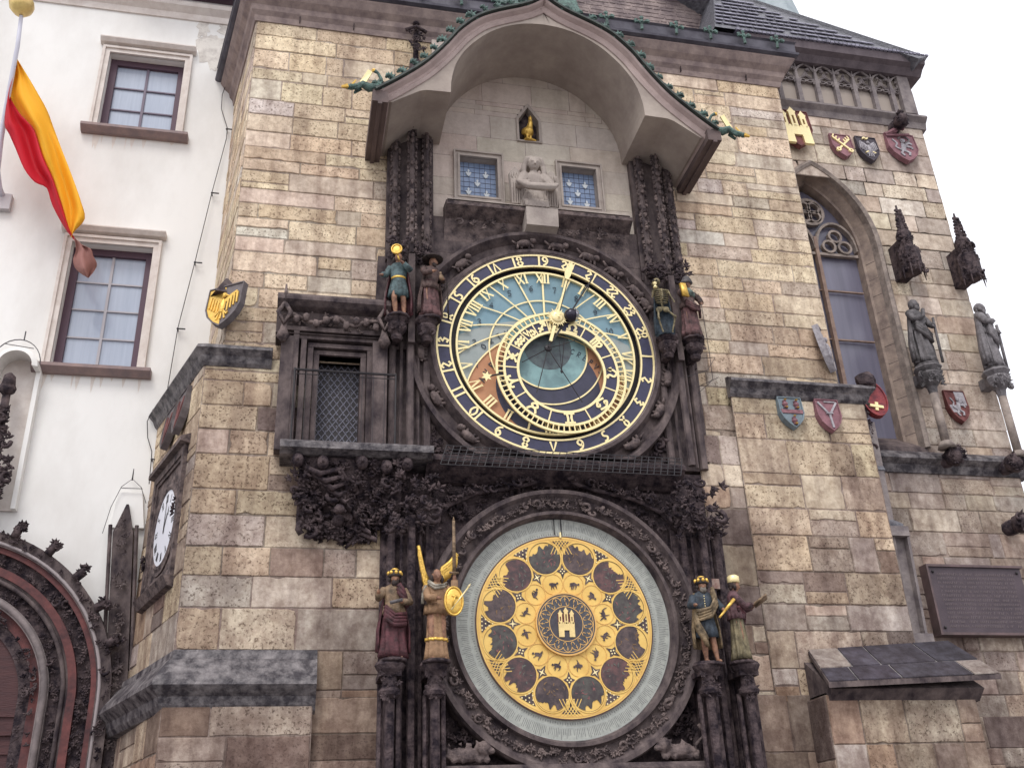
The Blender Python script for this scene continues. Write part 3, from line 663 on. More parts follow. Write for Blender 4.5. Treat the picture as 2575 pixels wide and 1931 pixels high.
# dark field behind the upper dial
masonry((0, -.10, 0), (1, 0, 0), (0, -1, 0), 1.62, 4.92, 6.35, 10.30, (.36, .46), (.5, 1.0), 'low', 'dial_backing', cs, joint=.006, relief=.004, mortar=(.1, .08, .08),
        holes=lambda a, b: []).data.materials[0] = DARK2
DX, DZ = XC, 8.104
ar = MB(); ar.ring(DX, DZ, [(1.58, -.30), (1.63, -.30), (1.66, -.24), (1.70, -.17), (1.80, -.17), (1.84, -.24), (1.88, -.30), (1.93, -.30), (1.95, -.2), (1.97, -.05), (1.52, -.05)], 110)
ar.v = [(x, y, max(z, 6.50)) for x, y, z in ar.v]
ar.build('dial_moulding', DARK2, cs)
rg = MB(); rg.ring(DX, DZ, [(1.560, -.27), (1.575, -.29), (1.60, -.28), (1.61, -.1), (1.560, -.1)], 110); rg.v = [(x, y, max(z, 6.50)) for x, y, z in rg.v]
rg.build('dial_rim', mat('rim_stone', (.23, .19, .195), .7, 0, 8, 0, (.1, .08, .09), .4, 20), cs)
random.seed(9)
for an in (-42, -8, 8, 24, 38, 52, 60, 100, 118, 140, -62, -95, -118, -140):
    bm_ = MB(); a = R(an); p = Vector((DX+1.76*math.sin(a), -.24, DZ+1.76*math.cos(a))); t = Vector((math.cos(a), 0, -math.sin(a)))
    if p.z < 6.6: continue
    rot = t.to_track_quat('X', 'Z').to_matrix()
    bm_.ell(p, (.13, .06, .06), 8, 6, rot=rot, jit=.08); bm_.ell(p+t*.13+Vector((0, -.02, .03)), (.055, .05, .045), 7, 5, jit=.1)
    for k_ in (-.09, -.04, .05, .1): bm_.tube([p+t*k_, p+t*(k_*1.3)+Vector((-math.sin(a), 0, -math.cos(a)))*.085], [.028, .018], 5)
    bm_.tube([p-t*.12, p-t*.19+Vector((0, -.02, .05))], [.025, .012], 5)
    bm_.build('carved_beast', DARK3, cs, smooth=True)
# vine clusters in the spandrels
sv = MB(); random.seed(11)
for i in range(120):
    sx = random.choice([-1, 1]); zt = random.random()
    x = DX+sx*random.uniform(1.15, 1.63); z = random.uniform(6.55, 7.15)
    if math.hypot(x-DX, z-DZ) < 1.99: continue
    carve(sv, (x, -.14, z), random.uniform(.05, .10))
sv.build('spandrel_carving', DARK, cs, smooth=True)
# ------------------------------------------------------------------ column bundles
def column_bundle(cx, sgn, z0, z1, y, name, ornate, crk):
    """three slender shafts; sgn +1 means the outer side is to the right"""
    sh = MB()
    for k_, (dx, dy, r) in enumerate(((-.23, 0, .058), (0, -.13, .05), (.23, 0, .058))):
        sh.tube([(cx+dx, y+dy, z0), (cx+dx, y+dy, z1)], r, 8)
        if not ornate:
            for e in (-.11, .11): sh.tube([(cx+dx+e, y+dy+.08, z0), (cx+dx+e, y+dy+.08, z1)], .022, 5)
    sh.box(cx-.34, cx+.34, y+.05, .0, z0, z1)
    o = sh.build(name, DARK2, cs, smooth=False)
    if crk:
        cr = MB()
        z = z0+.05
        while z < z1:
            for dx, dy in ((-.23, 0), (0, -.13), (.23, 0)):
                for e in (-.07, .07):
                    cr.ell((cx+dx+e*.8, y+dy-.03, z+random.uniform(-.03, .03)), (.022, .028, .034), 6, 4, jit=.4)
                if random.random() < .5: cr.ell((cx+dx, y+dy-.08, z+.04), (.03, .03, .045), 6, 4, jit=.35)
            z += .085
        cr.build('crocket_row', DARK3, o, smooth=False)
    return o
random.seed(21)
for sx in (-1, 1):
    cx = XC+sx*1.90
    top = column_bundle(cx, sx, 9.45, 11.95, -.20, 'upper_column', True, True)
    cap = MB()
    for i in range(46): carve(cap, (cx+random.uniform(-.32, .32), random.uniform(-.50, -.2), random.uniform(9.32, 9.62)), random.uniform(.05, .085))
    cap.build('statue_canopy', DARK, top, smooth=True)
    low = column_bundle(cx, sx, 6.45, 8.1, -.18, 'lower_column', False, False)
    bs = MB(); bs.box(cx-.32, cx+.32, -.2, 0, 8.0, 9.5)
    bs.box(cx-.045, cx+.045, -.42, -.15, 8.0, 9.4); bs.build('back_slab', DARK2, low)
    for dx in (-.20, .20):
        co_ = MB(); co_.lathe([(.06, -.34), (.08, -.30), (.07, -.26), (.12, -.20), (.14, -.12), (.12, -.10), (.165, -.05), (.165, 0), (.13, .012)], (cx+dx, -.45, 8.33), 8)
        for i in range(9): carve(co_, (cx+dx+random.uniform(-.1, .1), -.5+random.uniform(-.08, 0), 8.16+random.uniform(-.09, .07)), .045)
        co_.box(cx+dx-.05, cx+dx+.05, -.45, -.1, 8.03, 8.28)
        co_.build('corbel', DARK, low)
# ------------------------------------------------------------------ calendar zone
KX, KZ, KY = XC, 4.31, -.27
masonry((0, -.12, 0), (1, 0, 0), (0, -1, 0), .98, 5.50, 2.0, 6.40, (.4, .5), (.5, 1.0), 'low', 'calendar_backing', cs, joint=.006, relief=.004, mortar=(.1, .08, .08)).data.materials[0] = DARK
kr = MB(); kr.ring(KX, KZ, [(1.335, -.24), (1.34, -.33), (1.37, -.40), (1.41, -.40), (1.43, -.32), (1.45, -.30), (1.60, -.36), (1.64, -.42), (1.69, -.42), (1.71, -.36), (1.72, -.1), (1.335, -.1)], 120)
kr.build('calendar_moulding', DARK2, cs)
kc = MB(); random.seed(31)
for i in range(250):
    a = R(i*360/250+random.uniform(-.8, .8)); rr = 1.52+random.uniform(-.05, .05); carve(kc, (KX+rr*math.sin(a), -.36, KZ+rr*math.cos(a)), random.uniform(.046, .07))
kc.build('foliage_ring', DARK3, cs, smooth=True)
# ogee drip of carved vine above the calendar
og = MB(); path = [(1.62, 5.55), (1.85, 5.85), (2.2, 6.02), (2.7, 6.12), (3.05, 6.22), (XC, 6.42)]
path += [(2*XC-x, z) for x, z in path[:-1]][::-1]
for i in range(len(path)-1):
    a, b = path[i], path[i+1]
    for q in range(7):
        t = q/7; carve(og, (a[0]+(b[0]-a[0])*t, -.3, a[1]+(b[1]-a[1])*t+random.uniform(-.04, .04)), random.uniform(.05, .08))
og.tube([(x, -.24, z-.05) for x, z in path], .035, 5)
for i in range(230):
    x = random.uniform(1.75, 4.77); z = random.uniform(5.55, 6.28)
    if math.hypot(x-KX, z-KZ) < 1.76: continue
    carve(og, (x, -.17, z), random.uniform(.04, .085))
og.build('vine_carving', DARK, cs, smooth=True)
cs.location = (0, 0, 0)
cn = MB(); cn.prismx([(0, 6.44), (-.46, 6.40), (-.50, 6.36), (-.50, 6.31), (-.36, 6.22), (-.2, 6.12), (0, 6.08)], 1.56, 4.98); cn.build('middle_cornice', DARK, cs)
for sx in (-1, 1):
    cx = XC+sx*1.88
    o = column_bundle(cx, sx, 2.0, 5.6, -.26, 'lower_pier', False, False); o.data.materials[0] = DARK; 
    cap = MB(); random.seed(40+sx)
    for i in range(90): carve(cap, (cx+random.uniform(-.36, .33), random.uniform(-.62, -.2), random.uniform(5.42, 6.1)), random.uniform(.055, .10))
    cap.build('foliage_capital', DARK, o, smooth=True)
    for dx in (-.26, .24):
        pd = MB(); xx = cx+dx; pd.lathe([(.055, -1.8), (.055, -.40), (.12, -.36), (.13, -.32), (.09, -.27), (.08, -.16), (.15, -.09), (.175, -.04), (.15, 0)], (xx, -.62, 3.80), 10)
        for e in (-.10, .10): pd.tube([(xx+e, -.55, 2.0), (xx+e, -.55, 3.45)], .03, 6)
        for q in range(16): leafy(pd, (xx+random.uniform(-.1, .1), -.70, 3.80-random.uniform(.12, .42)), .05)
        pd.box(xx-.035, xx+.035, -.6, -.2, 2.2, 3.7); pd.box(xx-.12, xx+.12, -.70, -.2, 3.64, 3.70)
        pd.build('pedestal', DARK, o)
# carved beasts low at both sides, sill below the calendar
for sx in (-1, 1):
    be = MB(); x = XC+sx*1.28
    be.ell((x, -.34, 2.83), (.24, .11, .085), 9, 6, jit=.06); be.ell((x-sx*.22, -.4, 2.90), (.09, .08, .085), 8, 6, jit=.1); be.ell((x-sx*.30, -.42, 2.87), (.05, .05, .04), 6, 4)
    for d in (-.15, -.05, .12, .2): be.tube([(x+d, -.36, 2.82), (x+d*1.1-sx*.05, -.42, 2.76)], [.045, .035], 6)
    be.tube([(x+sx*.2, -.34, 2.9), (x+sx*.33, -.35, 3.02), (x+sx*.26, -.36, 3.14)], [.03, .022, .03], 5)
    for i in range(34): leafy(be, (x-sx*random.uniform(-.2, .26), -.4, 2.87+random.uniform(-.1, .10)), .05)
    remeshed(be.build('carved_lion', DARK3, cs, smooth=True), .014, 1)
    fo = MB()
    for i in range(26): carve(fo, (XC+sx*random.uniform(1.15, 1.6), -.2, random.uniform(2.95, 3.35)), random.uniform(.04, .08))
    fo.build('corner_carving', DARK, cs, smooth=True)
sb = MB(); sb.prismx([(-.1, 2.74), (-.44, 2.72), (-.50, 2.66), (-.50, 2.60), (-.3, 2.48), (-.1, 2.44)], 1.72, 4.8); sb.box(1.72, 4.8, -.3, -.1, 2.2, 2.46); sb.build('lower_sill', DARK2, cs)
# ================================================================== CANOPY over the apostle windows
cp = thing('clock_canopy', 'arched ogee stone hood with green copper edge projecting over the two blue star windows', 'canopy')
KC = 3.27; FY = -1.2
OUT = [(0, 13.72), (.28, 13.50), (.75, 13.28), (1.02, 13.12), (1.2, 12.95), (1.36, 12.76), (1.5, 12.54), (1.68, 12.28), (1.9, 12.01), (2.25, 11.68), (2.54, 11.44)]
INN = [(0, 13.24), (.2, 13.225), (.37, 13.19), (.56, 13.12), (.74, 13.02), (.9, 12.9), (1.05, 12.75), (1.19, 12.58), (1.30, 12.40), (1.38, 12.22), (1.43, 12.02), (1.455, 11.84), (1.46, 11.67)]
SOF = [(1.46, 11.67), (1.86, 11.66), (2.33, 11.34)]
def smoothp(p, n=3):
    o = []
    for i in range(len(p)-1):
        p0 = p[max(0, i-1)]; p1 = p[i]; p2 = p[i+1]; p3 = p[min(len(p)-1, i+2)]
        for q in range(n):
            t = q/n; o.append(tuple(.5*((2*p1[k])+(-p0[k]+p2[k])*t+(2*p0[k]-5*p1[k]+4*p2[k]-p3[k])*t*t+(-p0[k]+3*p1[k]-3*p2[k]+p3[k])*t**3) for k in (0, 1)))
    return o+[p[-1]]
OUTs = smoothp(OUT, 3); INNs = smoothp(INN, 2)
def both(p): return [(KC-x, z) for x, z in p][::-1]+[(KC+x, z) for x, z in p[1:]]
def off(path, d):
    r = []
    for i, p in enumerate(path):
        a = path[max(0, i-1)]; b = path[min(len(path)-1, i+1)]; t = Vector((b[0]-a[0], b[1]-a[1])).normalized(); r.append((p[0]+t.y*d, p[1]-t.x*d))
    return r
po = both(OUTs); pi_ = both(INNs)
pin = off(po, .17)
mb = MB()
# face and soffits, built as strips between inner line and outer line
def resamp(path, n):
    L_ = [0]
    for a, b in zip(path, path[1:]): L_.append(L_[-1]+math.dist(a, b))
    out = []
    for q in range(n):
        s_ = L_[-1]*q/(n-1); k = 1
        while k < len(L_)-1 and L_[k] < s_: k += 1
        t = (s_-L_[k-1])/max(1e-9, L_[k]-L_[k-1]); out.append((path[k-1][0]+(path[k][0]-path[k-1][0])*t, path[k-1][1]+(path[k][1]-path[k-1][1])*t))
    return out
# vault part above the springing and flat side wings, inner and outer line paired point by point
vin = resamp(both(INNs), 49)
cut = [i for i, p in enumerate(pin) if abs(p[0]-KC) <= 1.60]
vou = resamp([pin[i] for i in cut], 49)
wing = lambda s_: ([(KC+s_*x, z) for x, z in ((1.46, 11.67), (1.86, 11.66), (2.33, 11.34), (2.42, 11.36))], None)
def pairstrip(a, b):
    n = len(mb.v); k = len(a)
    for y in (FY, 0.0):
        for p in a: mb.v.append((p[0], y, p[1]))
        for p in b: mb.v.append((p[0], y, p[1]))
    for i in range(k-1):
        mb.face([n+i, n+i+1, n+k+i+1, n+k+i]); mb.face([n+2*k+i, n+3*k+i, n+3*k+i+1, n+2*k+i+1])
        mb.face([n+i, n+2*k+i, n+2*k+i+1, n+i+1]); mb.face([n+k+i, n+k+i+1, n+3*k+i+1, n+3*k+i])
pairstrip(vin, vou)
for s_ in (-1, 1):
    wi = resamp([(KC+s_*x, z) for x, z in ((1.46, 11.67), (1.86, 11.66), (2.33, 11.34), (2.40, 11.37))], 10)
    oo = [p for p in pin if (p[0]-KC)*s_ >= 1.60-1e-6]; oo = oo if s_ > 0 else oo[::-1]
    oo = [vou[-1] if s_ > 0 else vou[0]]+oo+[]
    pairstrip(wi, resamp(oo, 10))
cb = mb.build('hood', CANST, cp)
mb = MB(); jo = 0
def strip(prof, name, m, path=po, smooth=False):
    b = MB(); fr = []
    for i, p in enumerate(path):
        a = path[max(0, i-1)]; c = path[min(len(path)-1, i+1)]; t = Vector((c[0]-a[0], 0, c[1]-a[1])).normalized()
        fr.append(((p[0], 0, p[1]), Vector((-t.z, 0, t.x)), (0, 1, 0)))
    b.sweep(fr, prof); return b.build(name, m, cp)
strip([(-.19, 0), (-.19, FY-.02), (-.15, FY-.05), (-.12, FY-.02), (-.09, FY-.03), (-.06, FY-.10), (-.035, FY-.12), (-.03, FY-.08), (.0, FY-.14), (.0, 0)], 'hood_moulding', mat('hood_moulding_stone', (.50, .40, .37), .85, 0, 2.5, 0, (.36, .28, .26), .2, 12))
strip([(-.015, 0), (-.02, FY-.17), (.012, FY-.17), (.02, 0)], 'copper_edge', mat('dark_copper', (.06, .075, .065), .6, .2, 9, 0, (.03, .035, .035), .3, 20))
# end fascia boards
for s_ in (-1, 1):
    eb = MB()
    for d0, d1, z0, z1 in ((2.36, 2.44, 11.24, 11.43), (2.44, 2.50, 11.21, 11.45), (2.50, 2.575, 11.25, 11.46)):
        eb.box(min(KC+s_*d0, KC+s_*d1), max(KC+s_*d0, KC+s_*d1), FY-.12, 0, z0, z1)
    eb.build('end_fascia', mat('fascia_stone', (.16, .115, .105), .75, 0, 3, 0, (.07, .05, .05), .2, 10, stretch=(1, .4, 1)), cp)
random.seed(51)
ck = MB(); leafy(ck, (0, 0, .03), .085); leafy(ck, (0, .03, -.02), .07); ck.tube([(0, 0, -.08), (.02, -.01, .02), (-.03, -.02, .08), (-.07, -.02, .05)], [.035, .03, .025, .02], 5)
ck0 = None
tot = 0; L = [0]
for i in range(1, len(po)): L.append(L[-1]+math.dist(po[i], po[i-1]))
nck = 30
for k_ in range(nck):
    s_ = L[-1]*(k_+.5)/nck; i = next(j for j in range(1, len(L)) if L[j] >= s_); t = (s_-L[i-1])/(L[i]-L[i-1])
    x = po[i-1][0]+(po[i][0]-po[i-1][0])*t; z = po[i-1][1]+(po[i][1]-po[i-1][1])*t
    an = math.atan2(po[i][1]-po[i-1][1], po[i][0]-po[i-1][0])
    if ck0 is None: ck0 = ck.build('copper_crocket', VERD, cp, smooth=True); o = ck0
    else: o = dup(ck0, cp)
    o.location = (x-math.sin(an)*.06, FY-.08, z+math.cos(an)*.06); o.rotation_euler = (random.uniform(-.2, .2), -an+random.uniform(-.2, .2), random.uniform(-.4, .4)); q = random.uniform(.9, 1.2); o.scale = (q*(1 if k_ < 15 else -1), q, q)
# golden griffins on the canopy ends
def griffin(name, label, x, z, s_):
    t = thing(name, label, 'dragon sculpture', (x, FY-.10, z), 0, 'copper dragons on the canopy ends')
    b = MB()
    b.tube([(-s_*.18, .05, .10), (-s_*.10, .02, .02), (0, 0, -.02), (s_*.10, -.02, .02), (s_*.16, -.03, -.04), (s_*.26, -.05, -.09)], [.03, .05, .065, .055, .04, .045], 7)
    b.tube([(-s_*.18, .05, .10), (-s_*.16, .05, .22), (-s_*.12, .04, .30), (-s_*.07, .03, .33)], [.03, .024, .02, .03], 6)
    b.ell((s_*.29, -.06, -.10), (.055, .04, .04), 7, 5)
    for d in (-.03, .04): b.tube([(s_*.12, d, -.02), (s_*.2, d-.02, -.12)], [.03, .022], 5)
    b.build('body', VERD, t, smooth=True)
    b = MB(); b.hull([(s_*.06, -.06, 0), (s_*.14, -.06, .02), (s_*.03, -.07, .25), (-s_*.03, -.06, .22)], [(s_*.06, -.035, 0), (s_*.14, -.035, .02), (s_*.03, -.045, .25), (-s_*.03, -.035, .22)])
    b.build('wing', GOLDR, t)
    b = MB(); b.tube([(s_*.30, -.07, -.10), (s_*.38, -.08, -.13)], [.04, .02], 6); b.ell((-s_*.055, .03, .335), (.035, .03, .03), 6, 4)
    b.tube([(s_*.24, -.06, -.05), (s_*.19, -.06, .04)], [.02, .008], 5); b.build('gilt_beak', GOLD, t)
griffin('copper_dragon', 'gilded green dragon on the left tip of the clock canopy', KC-2.62, 11.50, -1)
griffin('copper_dragon', 'gilded green dragon on the right tip of the clock canopy', KC+2.62, 11.46, 1)
# small canopy finial behind the hood, left
fi = thing('stone_finial', 'dark carved gothic canopy finial on the wall just left of the arched hood', 'finial')
p0 = Q(898, 95, -.1); m = MB(); random.seed(52)
for i in range(26):
    carve(m, (p0.x+random.uniform(-.14, .14), p0.y-random.uniform(.02, .14), p0.z+random.uniform(-.22, .22)), random.uniform(.04, .07))
m.tube([(p0.x, -.12, p0.z-.5), (p0.x, -.12, p0.z+.38)], [.05, .03], 6); m.tube([(p0.x, -.1, p0.z-.4), (p0.x, -.1, p0.z-.9)], [.10, .12], 6); m.ell((p0.x, -.14, p0.z+.40), (.06, .05, .04), 7, 5)
m.tube([(p0.x-.17, -.15, p0.z+.22), (p0.x, -.2, p0.z+.27), (p0.x+.17, -.15, p0.z+.22)], .035, 6)
m.build('carving', DARK, fi, smooth=True)
# ================================================================== glyph strokes
def ribbon(mb, pts, w, o, rx, up_, y, th=.006):
    """flat mitred stroke: pts in glyph space -> o + rx*u + up*v, front at depth y"""
    o = Vector(o); rx = Vector(rx); up_ = Vector(up_); n = len(pts); l = []; r = []
    P2 = [Vector(p) for p in pts]
    ws = w if isinstance(w, (list, tuple)) else [w]*n
    for i in range(n):
        a = (P2[i]-P2[i-1]).normalized() if i > 0 else None; b = (P2[i+1]-P2[i]).normalized() if i < n-1 else None
        if a is None: a = b
        if b is None: b = a
        na = Vector((-a.y, a.x)); nb = Vector((-b.y, b.x)); m_ = (na+nb); m_ = m_.normalized() if m_.length > .2 else na
        k = min(1.6, 1/max(.35, m_.dot(na))); l.append(P2[i]+m_*ws[i]/2*k); r.append(P2[i]-m_*ws[i]/2*k)
    base = len(mb.v)
    for p, q in zip(l, r):
        for c, yy in ((p, y), (q, y), (q, y+th), (p, y+th)):
            v = o+rx*c.x+up_*c.y; mb.v.append((v.x, yy, v.z))
    for i in range(n-1):
        a = base+4*i; b = a+4
        for q in range(4): mb.face([a+q, a+(q+1) % 4, b+(q+1) % 4, b+q])
    mb.face([base+3, base+2, base+1, base]); e = base+4*(n-1); mb.face([e, e+1, e+2, e+3])
def crv(pts, n=4): return smoothp(pts, n)
DIG = {
 '0': [crv([(0, 1), (.27, .6), (.2, .2), (0, 0), (-.27, .4), (-.2, .8), (0, 1)])],
 '1': [[(0, 0), (0, 1)], [(-.11, .97), (.11, .97)], [(-.11, .03), (.11, .03)]],
 '2': [[(-.3, .80), (-.05, .98), (.2, .72), (-.18, .30), (.05, .02), (.3, .22)]],
 '3': [[(-.25, .82), (-.02, .98), (.18, .76), (-.1, .56), (.2, .40), (.0, .04), (-.28, .2)]],
 '4': [crv([(-.32, .02), (-.05, .32), (.22, .68), (.12, .98), (-.12, .95), (-.2, .65), (.02, .32), (.32, .02)])],
 '5': [crv([(.3, .95), (.0, .92), (-.18, .65), (.15, .42), (.1, .12), (-.25, .06)])],
 '6': [crv([(.22, .98), (-.12, .78), (-.26, .32), (0, .02), (.25, .28), (.02, .56), (-.2, .4)])],
 '7': [[(-.3, .0), (0, .96), (.3, .0)]],
 '8': [crv([(0, .52), (.22, .76), (0, .99), (-.22, .76), (0, .52), (.26, .26), (0, .01), (-.26, .26), (0, .52)])],
 '9': [crv([(-.2, .02), (.14, .25), (.26, .66), (0, .98), (-.24, .74), (-.02, .46), (.2, .6)])]}
def put(mb, strokes, o, rx, up_, s, w, y, th=.006, kx=1.0):
    for i, st_ in enumerate(strokes): ribbon(mb, [(u*s*kx, v*s) for u, v in st_], w, o, rx, up_, y-.0007*i, th)
def rad(a): return Vector((math.sin(a), 0, math.cos(a))), Vector((math.cos(a), 0, -math.sin(a)))
def disc(mb, cx, cz, r, y, k=72, th=.01): mb.prism([(cx+r*math.sin(2*math.pi*i/k), cz+r*math.cos(2*math.pi*i/k)) for i in range(k)], y, y+th)
def band(mb, cx, cz, r0_, r1_, y, th=.01, k=120, a0=0, a1=360): mb.ring(cx, cz, [(r0_, y), (r1_, y), (r1_, y+th), (r0_, y+th)], k, a0, a1)
# ================================================================== ASTRONOMICAL DIAL
ad = thing('astronomical_dial', 'round blue and orange astronomical clock face with gold rings, hands and zodiac', 'clock dial')
PY = -.20
def cpoly(cx, cz, r, clip_r, n=90):
    """circle (rel. to dial centre) clipped to the plate circle"""
    out = []
    for i in range(n):
        a = 2*math.pi*i/n; x = cx+r*math.sin(a); z = cz+r*math.cos(a); d = math.hypot(x, z)
        if d > clip_r: x, z = x*clip_r/d, z*clip_r/d
        out.append((DX+x, DZ+z))
    return out
def pl(name, polys, m, par, y, th=.004):
    b = MB()
    for p in polys: b.prism(p, y, y+th)
    return b.build(name, m, par)
SKY1 = mat('sky_blue_enamel', (.20, .32, .37), .55, 0, 2.5, 0, (.15, .26, .32), .03, 20)
SKY2 = mat('grey_green_enamel', (.33, .37, .36), .55, 0, 3, 0, (.27, .31, .30))
ORNG = mat('orange_enamel', (.50, .25, .13), .55, 0, 3, 0, (.40, .18, .09))
NIGHT = mat('night_blue_enamel', (.050, .050, .085), .5, 0, 5, 0, (.035, .035, .06))
TEAL = mat('teal_enamel', (.23, .38, .38), .5, 0, 4, 0, (.15, .25, .26), lo=.4, hi=.6)
EARTH = mat('painted_earth', (.11, .15, .15), .5, 0, 9, 0, (.055, .06, .075), det=8)
body = MB(); disc(body, DX, DZ, 1.555, PY+.03, 96, .1); body.build('dial_body', BLACK, ad)
pl('sky_plate', [cpoly(0, 0, 1.26, 9)], SKY1, ad, PY)
# grey-green dawn band: below a wide flat circle
pl('dawn_band', [cpoly(0, -2.12*.983, 2.62*.983, 1.255)], SKY2, ad, PY-.003)
pl('twilight_plate', [cpoly(0, -.92*.983, 1.20*.983, 1.25)], ORNG, ad, PY-.006)
pl('night_plate', [cpoly(0, -.58*.983, .745*.983, 1.245)], NIGHT, ad, PY-.009)
pl('day_circle', [cpoly(0, 0, .575, 1.2)], TEAL, ad, PY-.012)
pl('earth_disc', [cpoly(.02, .06, .34, 1.2, 48)], EARTH, ad, PY-.015)
ln = MB()
def gline(pts, w, y):
    ribbon(ln, pts, w, (0, 0, 0), (1, 0, 0), (0, 0, 1), y, .004)
def circ_line(cx, cz, r, w, y, clip=1.25):
    run = []
    for i in range(181):
        a = 2*math.pi*i/180+math.pi; x, z = cx+r*math.sin(a), cz+r*math.cos(a)
        if math.hypot(x, z) <= clip: run.append((DX+x, DZ+z))
        elif len(run) > 1: gline(run, w, y); run = []
        else: run = []
    if len(run) > 1: gline(run, w, y)
circ_line(0, 0, .81, .020, PY-.020); circ_line(0, 0, .58, .022, PY-.022); circ_line(0, -.92*.983, 1.20*.983, .020, PY-.0245)
def on(r, a): return (r*math.sin(a), r*math.cos(a))
def circ3(a, b, c):
    ax, ay = a; bx, by = b; cx, cy = c; d = 2*(ax*(by-cy)+bx*(cy-ay)+cx*(ay-by))
    ux = ((ax*ax+ay*ay)*(by-cy)+(bx*bx+by*by)*(cy-ay)+(cx*cx+cy*cy)*(ay-by))/d
    uy = ((ax*ax+ay*ay)*(cx-bx)+(bx*bx+by*by)*(ax-cx)+(cx*cx+cy*cy)*(bx-ax))/d
    return ux, uy
for k_ in range(1, 12):
    t = (k_-6)/6.0
    A_, B_, C_ = on(1.25, R(115*t)), on(.81, R(95*t)), on(.58, R(76.5*t))
    if k_ == 6: gline([(DX, DZ+1.25), (DX, DZ+.58)], .026, PY-.0262); continue
    pts = []
    ux, uy = circ3(A_, B_, C_); rr = math.dist((ux, uy), A_); a0 = math.atan2(A_[1]-uy, A_[0]-ux); a1 = math.atan2(C_[1]-uy, C_[0]-ux)
    while a1-a0 > math.pi: a1 -= 2*math.pi
    while a1-a0 < -math.pi: a1 += 2*math.pi
    gline([(DX+ux+rr*math.cos(a0+(a1-a0)*q/16), DZ+uy+rr*math.sin(a0+(a1-a0)*q/16)) for q in range(17)], .018 if abs(k_-6) > 1 else .022, PY-.0262-.0004*k_)
ln.build('sky_lines', GOLDR, ad)
dg_ = MB(); INK = mat('faded_ink', (.045, .06, .08), .7)
NUM = {'0': [crv([(0, 1), (.3, .5), (0, 0), (-.3, .5), (0, 1)])], '1': [[(-.12, .85), (.02, 1), (.02, 0)]], '2': [crv([(-.25, .8), (0, 1), (.25, .75), (-.25, .05), (.3, .05)], 3)],
 '3': [crv([(-.25, .9), (.05, 1), (.22, .75), (0, .55), (.28, .28), (0, 0), (-.28, .12)], 3)], '4': [[(.28, .3), (-.3, .3), (.12, 1), (.12, 0)]], '5': [crv([(.25, 1), (-.18, 1), (-.2, .6), (.2, .5), (.2, .1), (-.25, .05)], 3)],
 '6': DIG['6'], '7': [[(-.25, 1), (.28, 1), (-.05, 0)]], '8': DIG['8'], '9': DIG['9']}
for n_ in range(1, 12):
    a = R(-115+19.17*(n_-.5)); d, t = rad(a); r_ = 1.02
    o = Vector((DX, 0, DZ))+d*r_; s_ = str(n_)
    for j, ch_ in enumerate(s_):
        put(dg_, NUM[ch_], o+Vector((1, 0, 0))*((j-(len(s_)-1)/2)*.06)-Vector((0, 0, .045)), (1, 0, 0), (0, 0, 1), .09, .010, PY-.018)
LET = {'A': [[(-.3, 0), (0, 1), (.3, 0)], [(-.18, .4), (.18, .4)]], 'C': [crv([(.25, .8), (0, 1), (-.28, .5), (0, 0), (.25, .2)])], 'E': [[(.25, 1), (-.2, 1), (-.2, 0), (.25, 0)], [(-.2, .5), (.15, .5)]],
 'L': [[(-.2, 1), (-.2, 0), (.25, 0)]], 'M': [[(-.35, 0), (-.3, 1), (0, .3), (.3, 1), (.35, 0)]], 'O': NUM['0'], 'P': [[(-.2, 0), (-.2, 1), (.2, .95), (.2, .55), (-.2, .5)]],
 'R': [[(-.2, 0), (-.2, 1), (.2, .95), (.2, .55), (-.2, .5), (.25, 0)]], 'S': [crv([(.25, .85), (0, 1), (-.22, .75), (.22, .28), (0, 0), (-.25, .15)])], 'T': [[(-.3, 1), (.3, 1)], [(0, 1), (0, 0)]],
 'V': [[(-.3, 1), (0, 0), (.3, 1)]], 'U': [[(-.25, 1), (-.25, .2), (0, 0), (.25, .2), (.25, 1)]]}
def arctext(mb, s_, cx, cz, r_, a0, step, h, w, y):
    for i, c in enumerate(s_):
        d, t = rad(R(a0+step*i)); put(mb, LET[c], Vector((cx, 0, cz))+d*r_, t, d, h, w, y)
hz = (DX, DZ-.92*.983)
arctext(dg_, 'ORTVS', hz[0], hz[1], 1.235, -44, 6.2, .085, .011, PY-.018)
arctext(dg_, 'OCCASVS', hz[0], hz[1], 1.235, 20, 5.6, .085, .011, PY-.018)
arctext(dg_, 'AVRORA', hz[0], hz[1], .96, -66, 7.6, .09, .011, PY-.018)
arctext(dg_, 'CREPVSCVLVM', hz[0], hz[1], .96, 22, 5.6, .08, .010, PY-.018)
dg_.build('painted_lettering', INK, ad)
